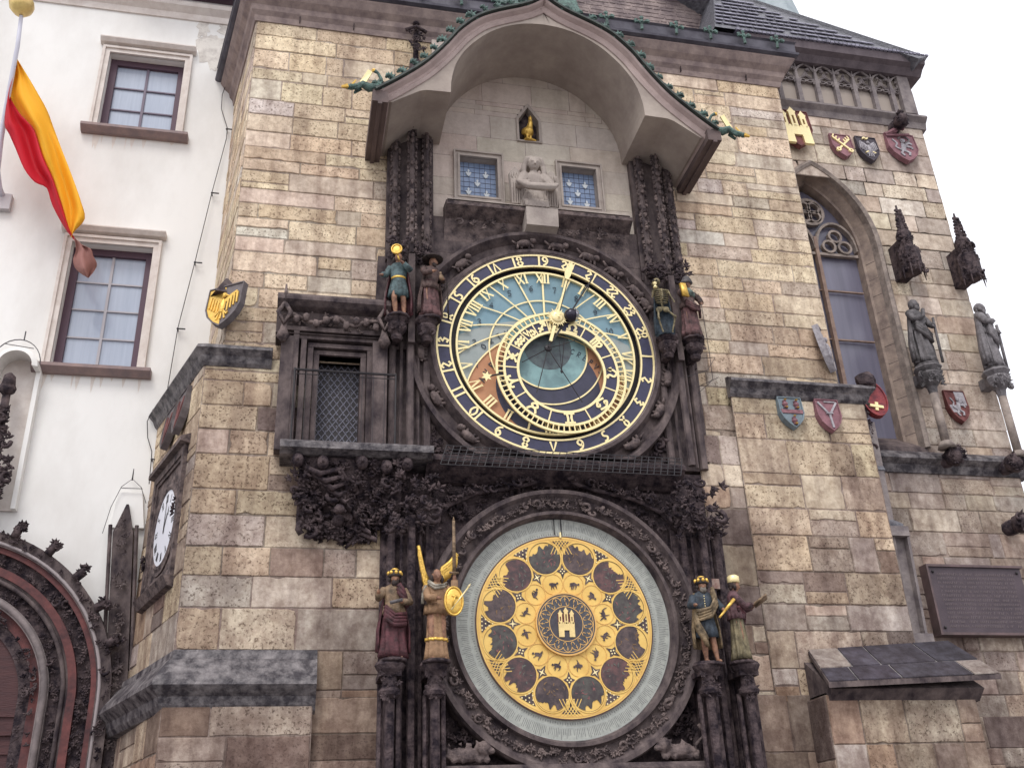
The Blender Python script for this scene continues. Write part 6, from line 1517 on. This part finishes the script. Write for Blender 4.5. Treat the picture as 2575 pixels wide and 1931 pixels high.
for i in range(10):
    z = 6.15-i*.08; con.tube([(.05+.1*i, -.5+.03*i, z), (.25+.08*i, -.56+.03*i, z-.12), (.5+.03*i, -.5+.03*i, z-.02), (.6, -.46+.03*i, z-.2)], [.03, .04, .035, .02], 6)
for x, z in ((-.02, 6.2), (.28, 6.18), (.75, 6.2), (1.05, 6.15), (.5, 5.55), (1.3, 6.2)):
    con.ell((x, -.56 if z > 6 else -.30, z), (.075, .085, .09), 9, 7); con.ell((x, -.64 if z > 6 else -.38, z-.01), (.02, .03, .025), 6, 4); con.ell((x, -.5, z+.06), (.08, .08, .06), 8, 5, jit=.2)
con.build('carved_console', DARK, bd, smooth=True)
nt_ = thing('bird_net', 'dark wire bird grid sloping along the cornice between the two dials', 'wire grid')
b = MB(); A_, B_ = Vector((1.80, -.51, 6.50)), Vector((4.94, -.51, 6.46)); C_, D_ = Vector((1.70, -.64, 6.19)), Vector((4.84, -.64, 6.17))
for i in range(6): t = i/5; b.tube([A_.lerp(C_, t), B_.lerp(D_, t)], .0065, 4)
for i in range(35): t = i/34; b.tube([A_.lerp(B_, t), C_.lerp(D_, t)], .0075, 4)
b.build('grid', BLACK, nt_)
# wire cage round the outer right figure, small pale tile on the pier
wc = thing('wire_cage', 'thin bird-proof wire cage bulging round the turbaned figure', 'wire cage')
b = MB()
for q in range(3):
    dy = -.12*q; b.tube([Q(1490, 628, -.3+dy), Q(1512, 640, -.45+dy), Q(1522, 700, -.5+dy), Q(1532, 760, -.45+dy), Q(1540, 820, -.35+dy), Q(1508, 850, -.3+dy)], .0045, 4)
b.tube([Q(1500, 775, -.2), Q(1545, 772, -.3), Q(1528, 800, -.6), Q(1478, 815, -.62)], .0045, 4); b.tube([Q(1500, 840, -.2), Q(1552, 815, -.3)], .0045, 4)
b.build('wire', GRID, wc)
tl = MB(); c = Q(1543, 1262, -.32); tl.box(c.x-.065, c.x+.065, c.y-.02, c.y+.1, c.z-.06, c.z+.07)
tag(tl.build('stone_tile', mat('pale_tile', (.36, .28, .24), .8, 0, 12, 0, (.2, .1, .08))), 'small square pale stone tile on the dark pier between the two right figures', 'tile')
# ================================================================== HERALDIC SHIELDS
def shp(w_, h): return [(-w_/2, h/2), (w_/2, h/2), (w_/2, -h*.02), (w_*.40, -h*.22), (w_*.22, -h*.38), (0, -h*.5), (-w_*.22, -h*.38), (-w_*.40, -h*.22), (-w_/2, -h*.02)]
PAINT = {'none': None, 'red': REDST, 'pink': mat('faded_rose_paint', (.28, .135, .155), .75, 0, 7, 0, (.16, .075, .09), .3, 24), 'blue': mat('faded_blue_paint', (.19, .24, .27), .75, 0, 7, 0, (.12, .15, .17)), 'black': mat('dark_shield_paint', (.08, .065, .08), .7, 0, 14, 0, (.035, .03, .04)), 'silver': mat('worn_white_paint', (.42, .40, .42), .7, 0, 14, 0, (.22, .20, .22), .4, 30), 'red2': mat('bright_red_paint', (.30, .045, .045), .6, 0, 9, 0, (.12, .02, .03), .4, 20), 'gray': mat('worn_grey_paint', (.17, .15, .15), .8, 0, 9, 0, (.10, .085, .09))}
def shield_(label, c, w_, h, rot, field, charges, oval=False, group=None, tilt=0, name='heraldic_shield'):
    t = thing(name, label, 'shield', c, rot, group); t.rotation_euler = (R(-8), R(tilt), rot)
    poly = [(w_/2*math.sin(a), h/2*math.cos(a)) for a in [2*math.pi*i/28 for i in range(28)]] if oval else shp(w_, h)
    b = MB(); b.prism(poly, -.03, .05); b.build('field', PAINT[field], t)
    b = MB(); loop = poly; fr = []
    for i, p_ in enumerate(loop):
        a, q_ = loop[i-1], loop[(i+1) % len(loop)]; tt_ = Vector((q_[0]-a[0], 0, q_[1]-a[1])).normalized(); n_ = Vector((-tt_.z, 0, tt_.x))
        if n_.dot(Vector((p_[0], 0, p_[1]))) < 0: n_ = -n_
        fr.append(((p_[0], 0, p_[1]), n_, (0, 1, 0)))
    b.sweep(fr, [(-.014, -.045), (.006, -.045), (.010, .05), (-.014, .05)], True); b.build('rim', PAINT[field], t)
    for nm, m, fn in charges: q_ = MB(); fn(q_, w_, h); q_.build(nm, m, t, smooth=False)
    return t
Xv, Zv = Vector((1, 0, 0)), Vector((0, 0, 1))
def rb_(b, pts, w_, y=-.045, th=.03): ribbon(b, pts, w_, (0, 0, 0), Xv, Zv, y, th)
def eagle(b, w_, h, s=1.0):
    W_, H_ = w_*s, h*s
    b.ell((0, -.045, -.02*H_), (W_*.09, .03, H_*.18), 8, 6); b.ell((W_*.02, -.05, H_*.24), (W_*.07, .03, H_*.06), 7, 5); rb_(b, [(W_*.06, H_*.24), (W_*.15, H_*.21)], .02, -.05)
    for s_ in (-1, 1):
        rb_(b, [(s_*W_*.05, H_*.10), (s_*W_*.22, H_*.22), (s_*W_*.36, H_*.30)], [W_*.10, W_*.09, W_*.05])
        for i in range(4): x = s_*W_*(.14+.08*i); rb_(b, [(x, H_*(.14+.04*i)), (x*1.06, -H_*(.16-.05*i))], [W_*.06, W_*.035], -.047-.001*i)
        rb_(b, [(s_*W_*.04, -H_*.12), (s_*W_*.16, -H_*.24), (s_*W_*.2, -H_*.20)], W_*.035, -.052)
    for d in (-.06, 0, .06): rb_(b, [(d*W_, -H_*.16), (d*W_*2, -H_*.34)], W_*.045, -.046)
def lion(b, w_, h):
    rb_(b, [(-w_*.05, -h*.15), (0, h*.02), (w_*.05, h*.14)], [w_*.15, w_*.16, w_*.18]); b.ell((w_*.02, -.055, h*.22), (w_*.09, .03, h*.07), 8, 5, jit=.1)
    for p_ in ([(w_*.1, h*.1), (w_*.25, h*.18), (w_*.32, h*.12)], [(w_*.1, h*.04), (w_*.26, h*.02), (w_*.3, -h*.04)], [(-w_*.02, -h*.12), (w_*.14, -h*.2), (w_*.1, -h*.3)], [(-w_*.08, -h*.14), (-w_*.16, -h*.24), (-w_*.08, -h*.32)]): rb_(b, p_, w_*.07, -.05)
    rb_(b, crv([(-w_*.1, -h*.12), (-w_*.28, -h*.02), (-w_*.2, h*.12), (-w_*.32, h*.26)]), w_*.05, -.05)
p_ = Q(482, 668, -.10)
shield_('gold and black eagle shield on the tower corner above the left ledge', p_+Vector((.02, -.06, 0)), .54, .66, R(-34), 'gray', [('gold_half', GOLD, lambda b, w_, h: b.prism([(-w_*.48, h*.47), (-.005, h*.47), (-.005, -h*.46), (-w_*.2, -h*.36), (-w_*.38, -h*.2), (-w_*.48, 0)], -.034, -.028)), ('eagle', GOLD, eagle)])
hdm = thing('shield_hood', 'small dark triangular stone hood over the gold eagle shield', 'stone hood')
b = MB(); c_ = Q(487, 618, -.08); b.hull([(c_.x-.22, .05, c_.z-.14), (c_.x-.1, -.22, c_.z-.16), (c_.x+.22, -.10, c_.z-.12), (c_.x+.22, .05, c_.z-.12)], [(c_.x-.02, .05, c_.z+.16), (c_.x-.01, -.02, c_.z+.16), (c_.x+.02, -.02, c_.z+.16), (c_.x+.02, .05, c_.z+.16)]); b.build('hood', DARK2, hdm)
b = MB(); 
n3 = Vector((-.94, -.341, 0)); u3 = Vector((.341, -.94, 0)); P0 = Vector((-1.25, -.15, 0))
SP3 = lambda s, z, d=0: P0+u3*s+Vector((0, 0, z))+n3*d
rot3 = math.atan2(n3.x, -n3.y)
for nm, s_, lab in (('a', -1.30, 'farther small red shield under the ledge on the tower side wall'), ('b', -.72, 'nearer small red shield under the ledge on the tower side wall')):
    shield_(lab, SP3(s_, 7.22, .06), .44, .62, rot3, 'gray', [('charge', REDST, lambda b, w_, h: rb_(b, [(-w_*.3, h*.3), (0, -h*.3), (w_*.3, h*.3)], w_*.2))])
ZS = lambda px, py, Y: Q(px, py, Y)
shield_('gold castle relief with three towers on red, beside the tower edge under the chapel parapet', ZS(1716, 280, CY-.08), .66, .92, 0, 'red', [('castle', GOLDR, lambda b, w_, h: castle(b, 0, -.02, .52, -.07, .05))], tilt=0)
def keys(b, w_, h):
    for s_ in (-1, 1):
        rb_(b, [(-s_*w_*.42, h*.34), (s_*w_*.26, -h*.18)], w_*.09, -.05-.008*s_)
        for k_ in (.0, .12, .24): u = -s_*w_*(.42-k_); v = h*(.34-k_*.72); rb_(b, [(u, v), (u-s_*0-w_*.0+s_*w_*.08, v+h*.12)], w_*.06, -.055-.008*s_)
        b.ring(s_*w_*.30, -h*.22, [(w_*.05, -.06), (w_*.12, -.06), (w_*.12, -.03), (w_*.05, -.03)], 10)
shield_('red shield with two crossed gold keys under the chapel parapet', ZS(1819, 318, CY-.06), .40, .56, 0, 'pink', [('crossed_keys', GOLDR, keys)])
shield_('dark shield with a silvery checkered eagle right of the gold keys', ZS(1875, 325, CY-.06), .40, .60, 0, 'black', [('eagle', PAINT['silver'], eagle), ('gold_claws', GOLDR, lambda b, w_, h: (rb_(b, [(-w_*.25, -h*.2), (-w_*.1, -h*.15)], .02, -.06), rb_(b, [(w_*.1, -h*.15), (w_*.25, -h*.2)], .02, -.06), rb_(b, crv([(-w_*.2, h*.38), (-w_*.1, h*.45), (0, h*.4), (w_*.1, h*.45)]), .025, -.06)))])
shield_('large rose shield with white lion and red helmet crest under the parapet corner', ZS(1950, 322, CY-.06), .58, .70, 0, 'pink', [('lion', PAINT['silver'], lion), ('red_crest', PAINT['pink'], lambda b, w_, h: (b.tube([(-w_*.5, -.04, h*.42), (-w_*.2, -.08, h*.52), (0, -.1, h*.70), (w_*.2, -.08, h*.66)], [.03, .06, .07, .04], 7), b.tube([(-w_*.5, -.04, h*.38), (w_*.3, -.08, h*.44)], .03, 6))), ('mantling', PAINT['gray'], lambda b, w_, h: rb_(b, crv([(-w_*.1, h*.3), (w_*.1, h*.42), (w_*.3, h*.3), (w_*.1, h*.16)]), .03, -.05))])
def cups(b, w_, h):
    for x, z in ((-.24, .25), (.24, .25), (0, -.30)): b.lathe([(w_*.10, -h*.12), (w_*.05, -h*.08), (w_*.12, -h*.02), (w_*.12, h*.03), (w_*.06, h*.06), (w_*.09, h*.11)], (x*w_, -.04, z*h), 8)
shield_('grey-blue shield with three cups and a rose band under the right ledge', Q(1709, 893, -.20), .36, .50, 0, 'blue', [('band', PAINT['pink'], lambda b, w_, h: b.box(-w_*.49, w_*.49, -.045, -.03, -h*.04, h*.08)), ('cup', PAINT['pink'], cups), ('gilt_dot', GOLD, lambda b, w_, h: [b.ell((x*w_, -.08, z*h), (w_*.07, .02, h*.018), 6, 4) for x, z in ((-.24, .37), (.24, .37), (-.24, .12), (.24, .12), (0, -.17), (0, -.42))])])
shield_('rose shield with a pale three-pronged Y device under the right ledge', Q(1790, 899, -.20), .36, .52, 0, 'pink', [('forked_device', PAINT['silver'], lambda b, w_, h: (rb_(b, [(-w_*.40, h*.40), (0, 0), (w_*.02, -h*.42)], w_*.08, -.05), rb_(b, [(w_*.40, h*.40), (0, 0)], w_*.08, -.053), rb_(b, [(-w_*.12, h*.42), (w_*.35, h*.42)], w_*.05, -.047), rb_(b, [(-.05, .02), (.05, .02)], .02, -.06)))])
shield_('bright red round shield with a gold lily behind the right ledge corner', Q(1886, 863, .25), .42, .62, 0, 'red2', [('gold_lily', GOLDR, lambda b, w_, h: (rb_(b, [(-w_*.05, -h*.36), (w_*.02, -h*.12)], .05, -.05), rb_(b, [(-w_*.28, -h*.22), (w_*.24, -h*.26)], .045, -.055)))], oval=True)
shield_('quartered red and white lion shield on the corner pier beside the pale colonnette', Q(2068, 880, CY-.05), .36, .58, 0, 'red', [('white_quarter', PAINT['silver'], lambda b, w_, h: (b.box(.0, w_*.48, -.036, -.03, .02, h*.48), b.box(-w_*.42, 0, -.036, -.03, -h*.2, .02))), ('lion', PAINT['silver'], lion)])
shield_('narrow weathered stone shield on the tower right edge above the ledge', Q(1776, 757, -.02)+Vector((.06, .0, 0)), .40, .74, R(48), 'silver', [('relief', PAINT['silver'], eagle)])
# ================================================================== SIDE CLOCK
sk_ = thing('side_clock', 'small white clock face in a dark stone frame on the tower side wall', 'clock'); sk_.location = SP3(-1.06, 5.76, 0); sk_.rotation_euler = (0, 0, rot3)
b = MB()
fo = [(-.74, -.80), (.72, -.80), (.72, .88), (-.74, .88)]
for e0, e1, y in ((.0, .10, -.06), (.10, .15, -.04)):
    b.box(-.74+e0, -.74+e1, y, .03, -.80+e0, .88-e0); b.box(.72-e1, .72-e0, y, .03, -.80+e0, .88-e0); b.box(-.74+e1, .72-e1, y, .03, .88-e1, .88-e0); b.box(-.74+e1, .72-e1, y, .03, -.80+e0, -.80+e1)
b.box(-.60, .58, -.015, .03, -.66, .74); b.ring(0, 0, [(.49, -.035), (.53, -.045), (.57, -.03), (.62, -.035), (.62, .0), (.49, .0)], 56)
b.prismx([(0, .88), (-.13, .90), (-.13, .96), (0, 1.02)], -.80, .78); b.prismx([(0, -.80), (-.14, -.80), (-.08, -.92), (0, -.94)], -.74, .72)
fr_ = b.build('frame', DARK3, sk_)
b = MB(); random.seed(90)
for x, z in ((.56, .10), (-.70, -.28)):
    for i in range(14): carve(b, (x+random.uniform(-.05, .05), -.07, z+random.uniform(-.10, .10)), random.uniform(.04, .055))
b.build('foliage_knob', DARK, sk_, smooth=True)
b = MB(); disc(b, 0, 0, .49, -.025, 56, .02); fc = b.build('face', mat('white_enamel', (.75, .76, .82), .4), sk_)
b = MB()
for i in range(12):
    d, t = rad(R(30*i)); s_ = roman(i or 12); wd = {'I': .026, 'V': .05, 'X': .055}; tot = sum(wd[c] for c in s_); x = -tot/2
    for c in s_:
        cx = x+wd[c]/2; x += wd[c]; o = d*.33+t*cx
        if c == 'I': ribbon(b, [(0, 0), (0, .11)], .014, o, t, d, -.0275, .002)
        else: ribbon(b, [(-.02, .11), (0 if c == 'V' else .02, 0)], .014, o, t, d, -.02755, .002); ribbon(b, [(0 if c == 'V' else -.02, 0), (.02, .11)], .009, o, t, d, -.0281, .002)
b.build('roman_numerals', BLACK, fc)
b = MB(); d, t = rad(R(2)); ribbon(b, [(0, -.08), (0, .40)], [.02, .01], (0, 0, 0), t, d, -.036, .004); d, t = rad(R(30)); ribbon(b, [(0, -.06), (0, .17), (.03, .2), (0, .28)], [.025, .022, .03, .008], (0, 0, 0), t, d, -.032, .003); b.build('hand', BLACK, fc)
# ================================================================== FLAG
fp_ = thing('flagpole', 'white flagpole with gilt ball and limp yellow and red flag on the white house', 'flag')
b = MB(); PB = [Q(8, 432, 1.98), Q(-2, 405, 1.80), Q(-6, 370, 1.66), Q(2, 300, 1.50), Q(20, 195, 1.25), Q(38, 100, 1.02), Q(46, 35, .90)]
b.tube(PB, [.046, .046, .044, .042, .038, .034, .03], 10); b.build('pole', mat('white_pole_paint', (.62, .62, .70), .5), fp_, smooth=True)
b = MB(); c = Q(47, 12, .86); b.lathe([(.001, -.19), (.10, -.165), (.17, -.08), (.19, 0), (.17, .08), (.10, .165), (.001, .19)], tuple(c), 20); b.build('ball', mat('lemon_gilding', (.85, .66, .25), .35, .3, 6, 0, (.6, .42, .16)), fp_, smooth=True)
b = MB(); c = Q(10, 440, 1.97); b.box(c.x-.12, c.x+.10, 1.9, 2.0, c.z-.14, c.z+.14); b.build('bracket', mat('pole_bracket', (.5, .47, .48), .7), fp_)
RIGHT = [(38, 129), (58, 162), (80, 200), (101, 238), (115, 275), (129, 312), (148, 360), (165, 406), (176, 440), (183, 473), (162, 498), (152, 513)]
MID = [(36, 131), (30, 165), (20, 204), (41, 243), (58, 262), (74, 282), (89, 330), (100, 356), (114, 385), (132, 437), (150, 496), (160, 512)]
LEFT = [(35, 133), (26, 172), (16, 215), (10, 268), (20, 290), (33, 320), (52, 365), (75, 394), (101, 407), (114, 445), (145, 500), (178, 536)]
def fcloth(A, B, name, m, ph):
    b = MB(); rows = 34; k = 10; A3, B3 = crv([*A], 3), crv([*B], 3); rows = len(A3)
    for j in range(rows):
        for i in range(k):
            t = i/(k-1); x = A3[j][0]*(1-t)+B3[j][0]*t; z = A3[j][1]*(1-t)+B3[j][1]*t; q = min(1, j/10)
            Y = 1.22+.010*j*.4+q*.11*math.sin(t*5.2+j*.23+ph)+.04*math.sin(t*11+j*.1)
            b.v.append(tuple(Q(x, z, Y)))
    for j in range(rows-1):
        for i in range(k-1): b.face([j*k+i, j*k+i+1, (j+1)*k+i+1, (j+1)*k+i])
    o = b.build(name, m, None, smooth=True); md = o.modifiers.new('t', 'SOLIDIFY'); md.thickness = .004; return o
def fabric(n, c):
    m = mat(n, c, .7, 0, 0); nn = m.node_tree; tr_ = nn.nodes.new('ShaderNodeBsdfTranslucent'); tr_.inputs[0].default_value = (*c, 1); ms = nn.nodes.new('ShaderNodeMixShader'); ms.inputs[0].default_value = .35
    nn.links.new(nn.nodes['Principled BSDF'].outputs[0], ms.inputs[1]); nn.links.new(tr_.outputs[0], ms.inputs[2]); nn.links.new(ms.outputs[0], nn.nodes['Material Output'].inputs[0]); return m
f1 = fcloth(MID, RIGHT, 'yellow_cloth', fabric('yellow_fabric', (.98, .56, .03)), 0); f1.parent = fp_
f2 = fcloth(LEFT, MID, 'red_cloth', fabric('red_fabric', (.70, .018, .04)), 1.2); f2.parent = fp_
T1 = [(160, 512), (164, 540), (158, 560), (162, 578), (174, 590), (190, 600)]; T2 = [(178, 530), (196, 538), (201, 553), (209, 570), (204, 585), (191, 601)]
f3 = fcloth(T1, T2, 'flag_reflection', fabric('reflection_brown', (.42, .20, .17)), .5); f3.parent = fp_  # brown sheet modelled in place of the flag's reflection in the window pane
# ================================================================== GOTHIC PORTAL
po_ = thing('gothic_portal', 'round-arched gothic portal with red and carved dark mouldings at the lower left', 'portal')
px_, pz_ = -4.35, 3.80
def pband(r0_, r1_, y, name, m, th=None):
    b = MB(); b.ring(px_, pz_, [(r0_, y), (r1_, y), (r1_, 1.99), (r0_, 1.99)], 60, -90, 90)
    b.box(px_+r0_, px_+r1_, y, 1.99, 0, pz_); b.box(px_-r1_, px_-r0_, y, 1.99, 0, pz_); return b.build(name, m, po_)
def proll(r_, y, rad_, name, m):
    b = MB(); b.tube([(px_+r_, y, 0)]+[(px_+r_*math.cos(a), y, pz_+r_*math.sin(a)) for a in [math.pi*q/40 for q in range(41)]]+[(px_-r_, y, 0)], rad_, 7); return b.build(name, m, po_, smooth=True)
def pcarve(r0_, r1_, y, n_, name, sz, m=DARK):
    b = MB(); random.seed(int(r0_*1000))
    for i in range(n_):
        s_ = random.uniform(-.65, 1); r_ = random.uniform(r0_, r1_)
        if s_ < 0: p3 = (px_+r_, y, pz_+s_*3.2)
        else: a = s_*math.pi*.72; p3 = (px_+r_*math.cos(a), y, pz_+r_*math.sin(a))
        carve(b, p3, random.uniform(*sz))
    b.build(name, m, po_, smooth=True)
RB = mat('oxblood_moulding', (.155, .05, .046), .75, 0, 4, 0, (.06, .025, .027), .3, 18)
pband(2.02, 2.20, 1.72, 'outer_moulding', DARK2); proll(2.06, 1.72, .022, 'roll', mat('pale_roll', (.32, .28, .28), .8))
pband(1.95, 2.02, 1.76, 'red_moulding', RB); pband(1.78, 1.95, 1.84, 'hollow', DARK); pcarve(1.80, 1.94, 1.80, 150, 'carved_band', (.045, .07))
pband(1.68, 1.78, 1.76, 'red_moulding', RB); pband(1.60, 1.68, 1.80, 'dark_moulding', DARK2); proll(1.62, 1.79, .03, 'roll', DARK2)
pband(1.45, 1.60, 1.87, 'hollow', DARK); pcarve(1.46, 1.58, 1.83, 130, 'carved_band', (.04, .062)); pband(1.34, 1.45, 1.80, 'grey_moulding', mat('worn_grey_moulding', (.24, .20, .195), .8, 0, 7, 0, (.13, .11, .11))); proll(1.40, 1.80, .045, 'roll', bpy.data.materials['worn_grey_moulding'])
pband(1.22, 1.34, 1.88, 'red_moulding', RB); pcarve(1.14, 1.30, 1.84, 110, 'carved_band', (.04, .06)); pband(1.08, 1.22, 1.90, 'inner_moulding', DARK)
pcarve(2.08, 2.20, 1.69, 110, 'outer_foliage', (.04, .06), DARK)
for a in (18, 31, 44, 57, 70, 84):
    b = MB(); random.seed(a); c = Vector((px_+2.33*math.cos(R(a)), 1.70, pz_+2.33*math.sin(R(a))))
    for i in range(12): leafy(b, c+Vector((random.uniform(-.06, .06), random.uniform(-.04, .04), random.uniform(-.06, .06))), .07)
    b.tube([c-Vector((math.cos(R(a))*.15, 0, math.sin(R(a))*.15)), c], .06, 6); b.build('crocket', DARK, po_, smooth=True)
b = MB(); b.box(px_-1.1, px_+1.1, 1.93, 1.97, 0, pz_); 
b.ring(px_, pz_, [(0.001, 1.93), (1.10, 1.93), (1.10, 1.97), (.001, 1.97)], 40, -90, 90)
dk = b.build('door', mat('dark_red_timber', (.07, .024, .024), .6, 0, 3, 0, (.05, .018, .02), .3, 12, stretch=(1, 1, 6)), po_)
b = MB()
for i in range(12): z = 1.2+i*.22; b.box(px_-1.08, px_+1.08, 1.905 if i % 2 else 1.89, 1.935, z, z+.05+.03*(i % 2))
b.build('door_rail', bpy.data.materials['dark_red_timber'], dk)
pn = thing('carved_pinnacle', 'dark carved slender pinnacle in a white niche between portal and tower', 'pinnacle')
b = MB(); b.hull([(-2.08, 1.80, 2.0), (-1.80, 1.80, 2.0), (-1.80, 1.98, 2.0), (-2.08, 1.98, 2.0)], [(-2.42, 1.84, 6.0), (-2.16, 1.84, 6.0), (-2.16, 1.98, 6.0), (-2.42, 1.98, 6.0)])
b.hull([(-2.42, 1.84, 6.0), (-2.16, 1.84, 6.0), (-2.16, 1.98, 6.0), (-2.42, 1.98, 6.0)], [(-2.30, 1.88, 6.42), (-2.27, 1.88, 6.42), (-2.27, 1.98, 6.42), (-2.30, 1.98, 6.42)])
for z0_, z1_ in ((2.0, 6.1),):
    for e in (-.17, .17): b.tube([(-1.94+e, 1.80, z0_), (-2.29+e, 1.83, z1_)], .028, 6)
random.seed(95)
for i in range(95): z = random.uniform(2.2, 6.2); leafy(b, (-1.94-.088*(z-2)+random.uniform(-.08, .08), 1.78, z), random.uniform(.045, .07))
b.build('shaft', DARK2, pn)
b = MB(); b.hull([(-2.48, 1.93, 6.1), (-2.04, 1.93, 6.1), (-2.04, 2, 6.1), (-2.48, 2, 6.1)], [(-2.44, 1.95, 6.62), (-2.12, 1.95, 6.62), (-2.12, 2, 6.62), (-2.44, 2, 6.62)]); b.build('niche_head', PLAS, pn)
b = MB(); b.tube([(-2.56, 1.9, 6.0), (-2.50, 1.9, 6.38), (-2.40, 1.9, 6.68), (-2.27, 1.9, 6.80), (-2.14, 1.9, 6.68), (-2.05, 1.9, 6.45)], .005, 4); b.tube([(-2.27, 1.9, 6.78), (-2.27, 1.9, 6.95)], [.012, .006], 5); b.tube([(-2.40, 1.9, 6.66), (-2.12, 1.9, 6.66)], .006, 4); b.build('wire', GRID, pn)
fn = thing('portal_finial', 'tall dark carved finial rising in front of a white half-round niche, far left', 'finial')
b = MB(); random.seed(96); c = Q(16, 840, 1.7); f0 = c.x
b.tube([(f0, 1.72, 5.6), (f0, 1.72, c.z+.1)], [.10, .05], 7); b.ell((f0, 1.70, c.z), (.12, .1, .10), 9, 6, jit=.06); b.lathe([(.06, -.08), (.10, 0), (.08, .14), (.02, .2)], (f0, 1.7, c.z+.05), 8)
for i in range(110):
    z = random.uniform(5.7, c.z-.30); w2 = .08+.14*max(0, (1-abs(z-7.25)/.25))+.22*max(0, (1-abs(z-6.55)/.4)); carve(b, (f0+random.uniform(-w2, w2), 1.68, z), random.uniform(.05, .085))
for i in range(36): carve(b, (f0+random.uniform(-.3, .28), 1.66, random.uniform(6.35, 6.95)), .09)
b.build('carving', DARK, fn, smooth=True)
b = MB(); nx = f0+.05
b.ring(nx, 8.35, [(.22, 1.62), (.29, 1.66), (.30, 2.0), (.24, 2.0)], 24, -90, 90); b.box(nx+.24, nx+.30, 1.85, 2.0, 6.3, 8.35); b.box(nx-.30, nx-.24, 1.85, 2.0, 6.3, 8.35); b.build('niche_hood', PLAS, fn)
b = MB(); b.prism([(nx-.24, 6.3), (nx+.24, 6.3), (nx+.24, 8.35)]+[(nx+.24*math.cos(a), 8.35+.24*math.sin(a)) for a in [math.pi*q/10 for q in range(1, 10)]]+[(nx-.24, 8.35)], 1.96, 1.995); b.build('niche_back', CREAM, fn)
b = MB(); b.tube([(nx-.32*math.cos(a), 1.66, 8.38+.38*math.sin(a)) for a in [math.pi*q/14 for q in range(15)]], .008, 4); b.tube([(nx+.05, 1.66, 8.76), (nx+.05, 1.66, 8.9)], .01, 4); b.tube([(nx-.2, 1.66, 8.68), (nx+.2, 1.66, 8.63)], .006, 4); b.build('wire', GRID, fn)
# ================================================================== TABLET and PIER
tb = thing('bronze_tablet', 'large dark inscribed memorial tablet with corner bolts at the right edge', 'plaque')
tx0, tx1, tz0, tz1, ty = 8.90, 10.42, 4.42, 5.36, CY-.16
b = MB(); b.box(tx0, tx1, ty, CY-.1, tz0, tz1); b.build('plate', mat('dark_bronze', (.09, .068, .078), .55, .2, 3, 0, (.06, .045, .054), .15, 40), tb)
b = MB(); BZ = bpy.data.materials['dark_bronze']
for a, c, d, e in ((tx0-.03, tx1+.03, tz1, tz1+.035), (tx0-.03, tx1+.03, tz0-.035, tz0)): b.prismx([(ty-.03, d), (ty-.03, e), (CY, e), (CY, d)], a, c)
b.box(tx0-.03, tx0, ty-.03, CY, tz0, tz1); b.build('rim', mat('tablet_rim', (.16, .11, .11), .6, .2, 4, 0, (.08, .06, .06)), tb)
b = MB(); random.seed(97)
for r_ in range(13):
    z = tz1-.12-r_*.062; x = tx0+.12+random.uniform(0, .05)
    while x < tx1-.15:
        L2 = random.uniform(.012, .03)
        if random.random() < .84: ribbon(b, [(x, z), (x+L2*.4, z+.03), (x+L2, z+random.choice([0, .03]))], .006, (0, 0, 0), Xv, Zv, ty-.005, .005)
        x += L2+.009
b.build('inscription', mat('raised_letters', (.19, .155, .16), .5, .3, 0), tb)
b = MB()
for x in (tx0+.07, tx1-.07): 
    for z in (tz0+.07, tz1-.07): b.ell((x, ty-.01, z), (.022, .02, .022), 8, 5)
b.build('bolt', BLACK, tb)
pr = thing('slender_pier', 'slim stepped stone pier with capped offsets between the tower base and the chapel', 'pier')
b = MB(); y1 = .60
b.hull([(8.12, .16, 5.95), (8.34, .16, 5.95), (8.34, .6, 5.95), (8.12, .6, 5.95)], [(8.16, .20, 7.5), (8.40, .20, 7.5), (8.40, .6, 7.5), (8.16, .6, 7.5)])
b.hull([(8.05, .06, 4.3), (8.14, .0, 4.3), (8.14, .55, 4.3), (8.05, .55, 4.3)], [(8.12, .08, 5.8), (8.21, .02, 5.8), (8.21, .55, 5.8), (8.12, .55, 5.8)])
b.hull([(8.33, .0, 4.3), (8.41, .06, 4.3), (8.41, .55, 4.3), (8.33, .55, 4.3)], [(8.40, .02, 5.8), (8.48, .08, 5.8), (8.48, .55, 5.8), (8.40, .55, 5.8)])
b.hull([(8.14, .10, 4.3), (8.33, .10, 4.3), (8.33, .55, 4.3), (8.14, .55, 4.3)], [(8.21, .12, 5.8), (8.40, .12, 5.8), (8.40, .55, 5.8), (8.21, .55, 5.8)])
b.box(8.04, 8.42, -.02, .5, 5.66, 5.8)
b.box(8.02, 8.42, -.04, .5, 3.9, 4.3); b.build('shaft', CHT, pr)
b = MB(); b.lathe([(.10, -.06), (.24, .0), (.24, .04), (.02, .20)], (8.28, .26, 5.82), 6); b.lathe([(.12, -.05), (.19, .0), (.16, .10), (.05, .15)], (8.29, .33, 6.72), 6); b.build('capped_offset', SLATE, pr)
b = MB(); random.seed(98)
for i in range(40): z = random.uniform(7.0, 8.0); carve(b, (8.28+.05*(z-7), .22, z), random.uniform(.045, .075))
b.ell((8.40, .2, 8.18), (.17, .14, .16), 9, 6, jit=.12); b.build('carving', DARK, pr, smooth=False)
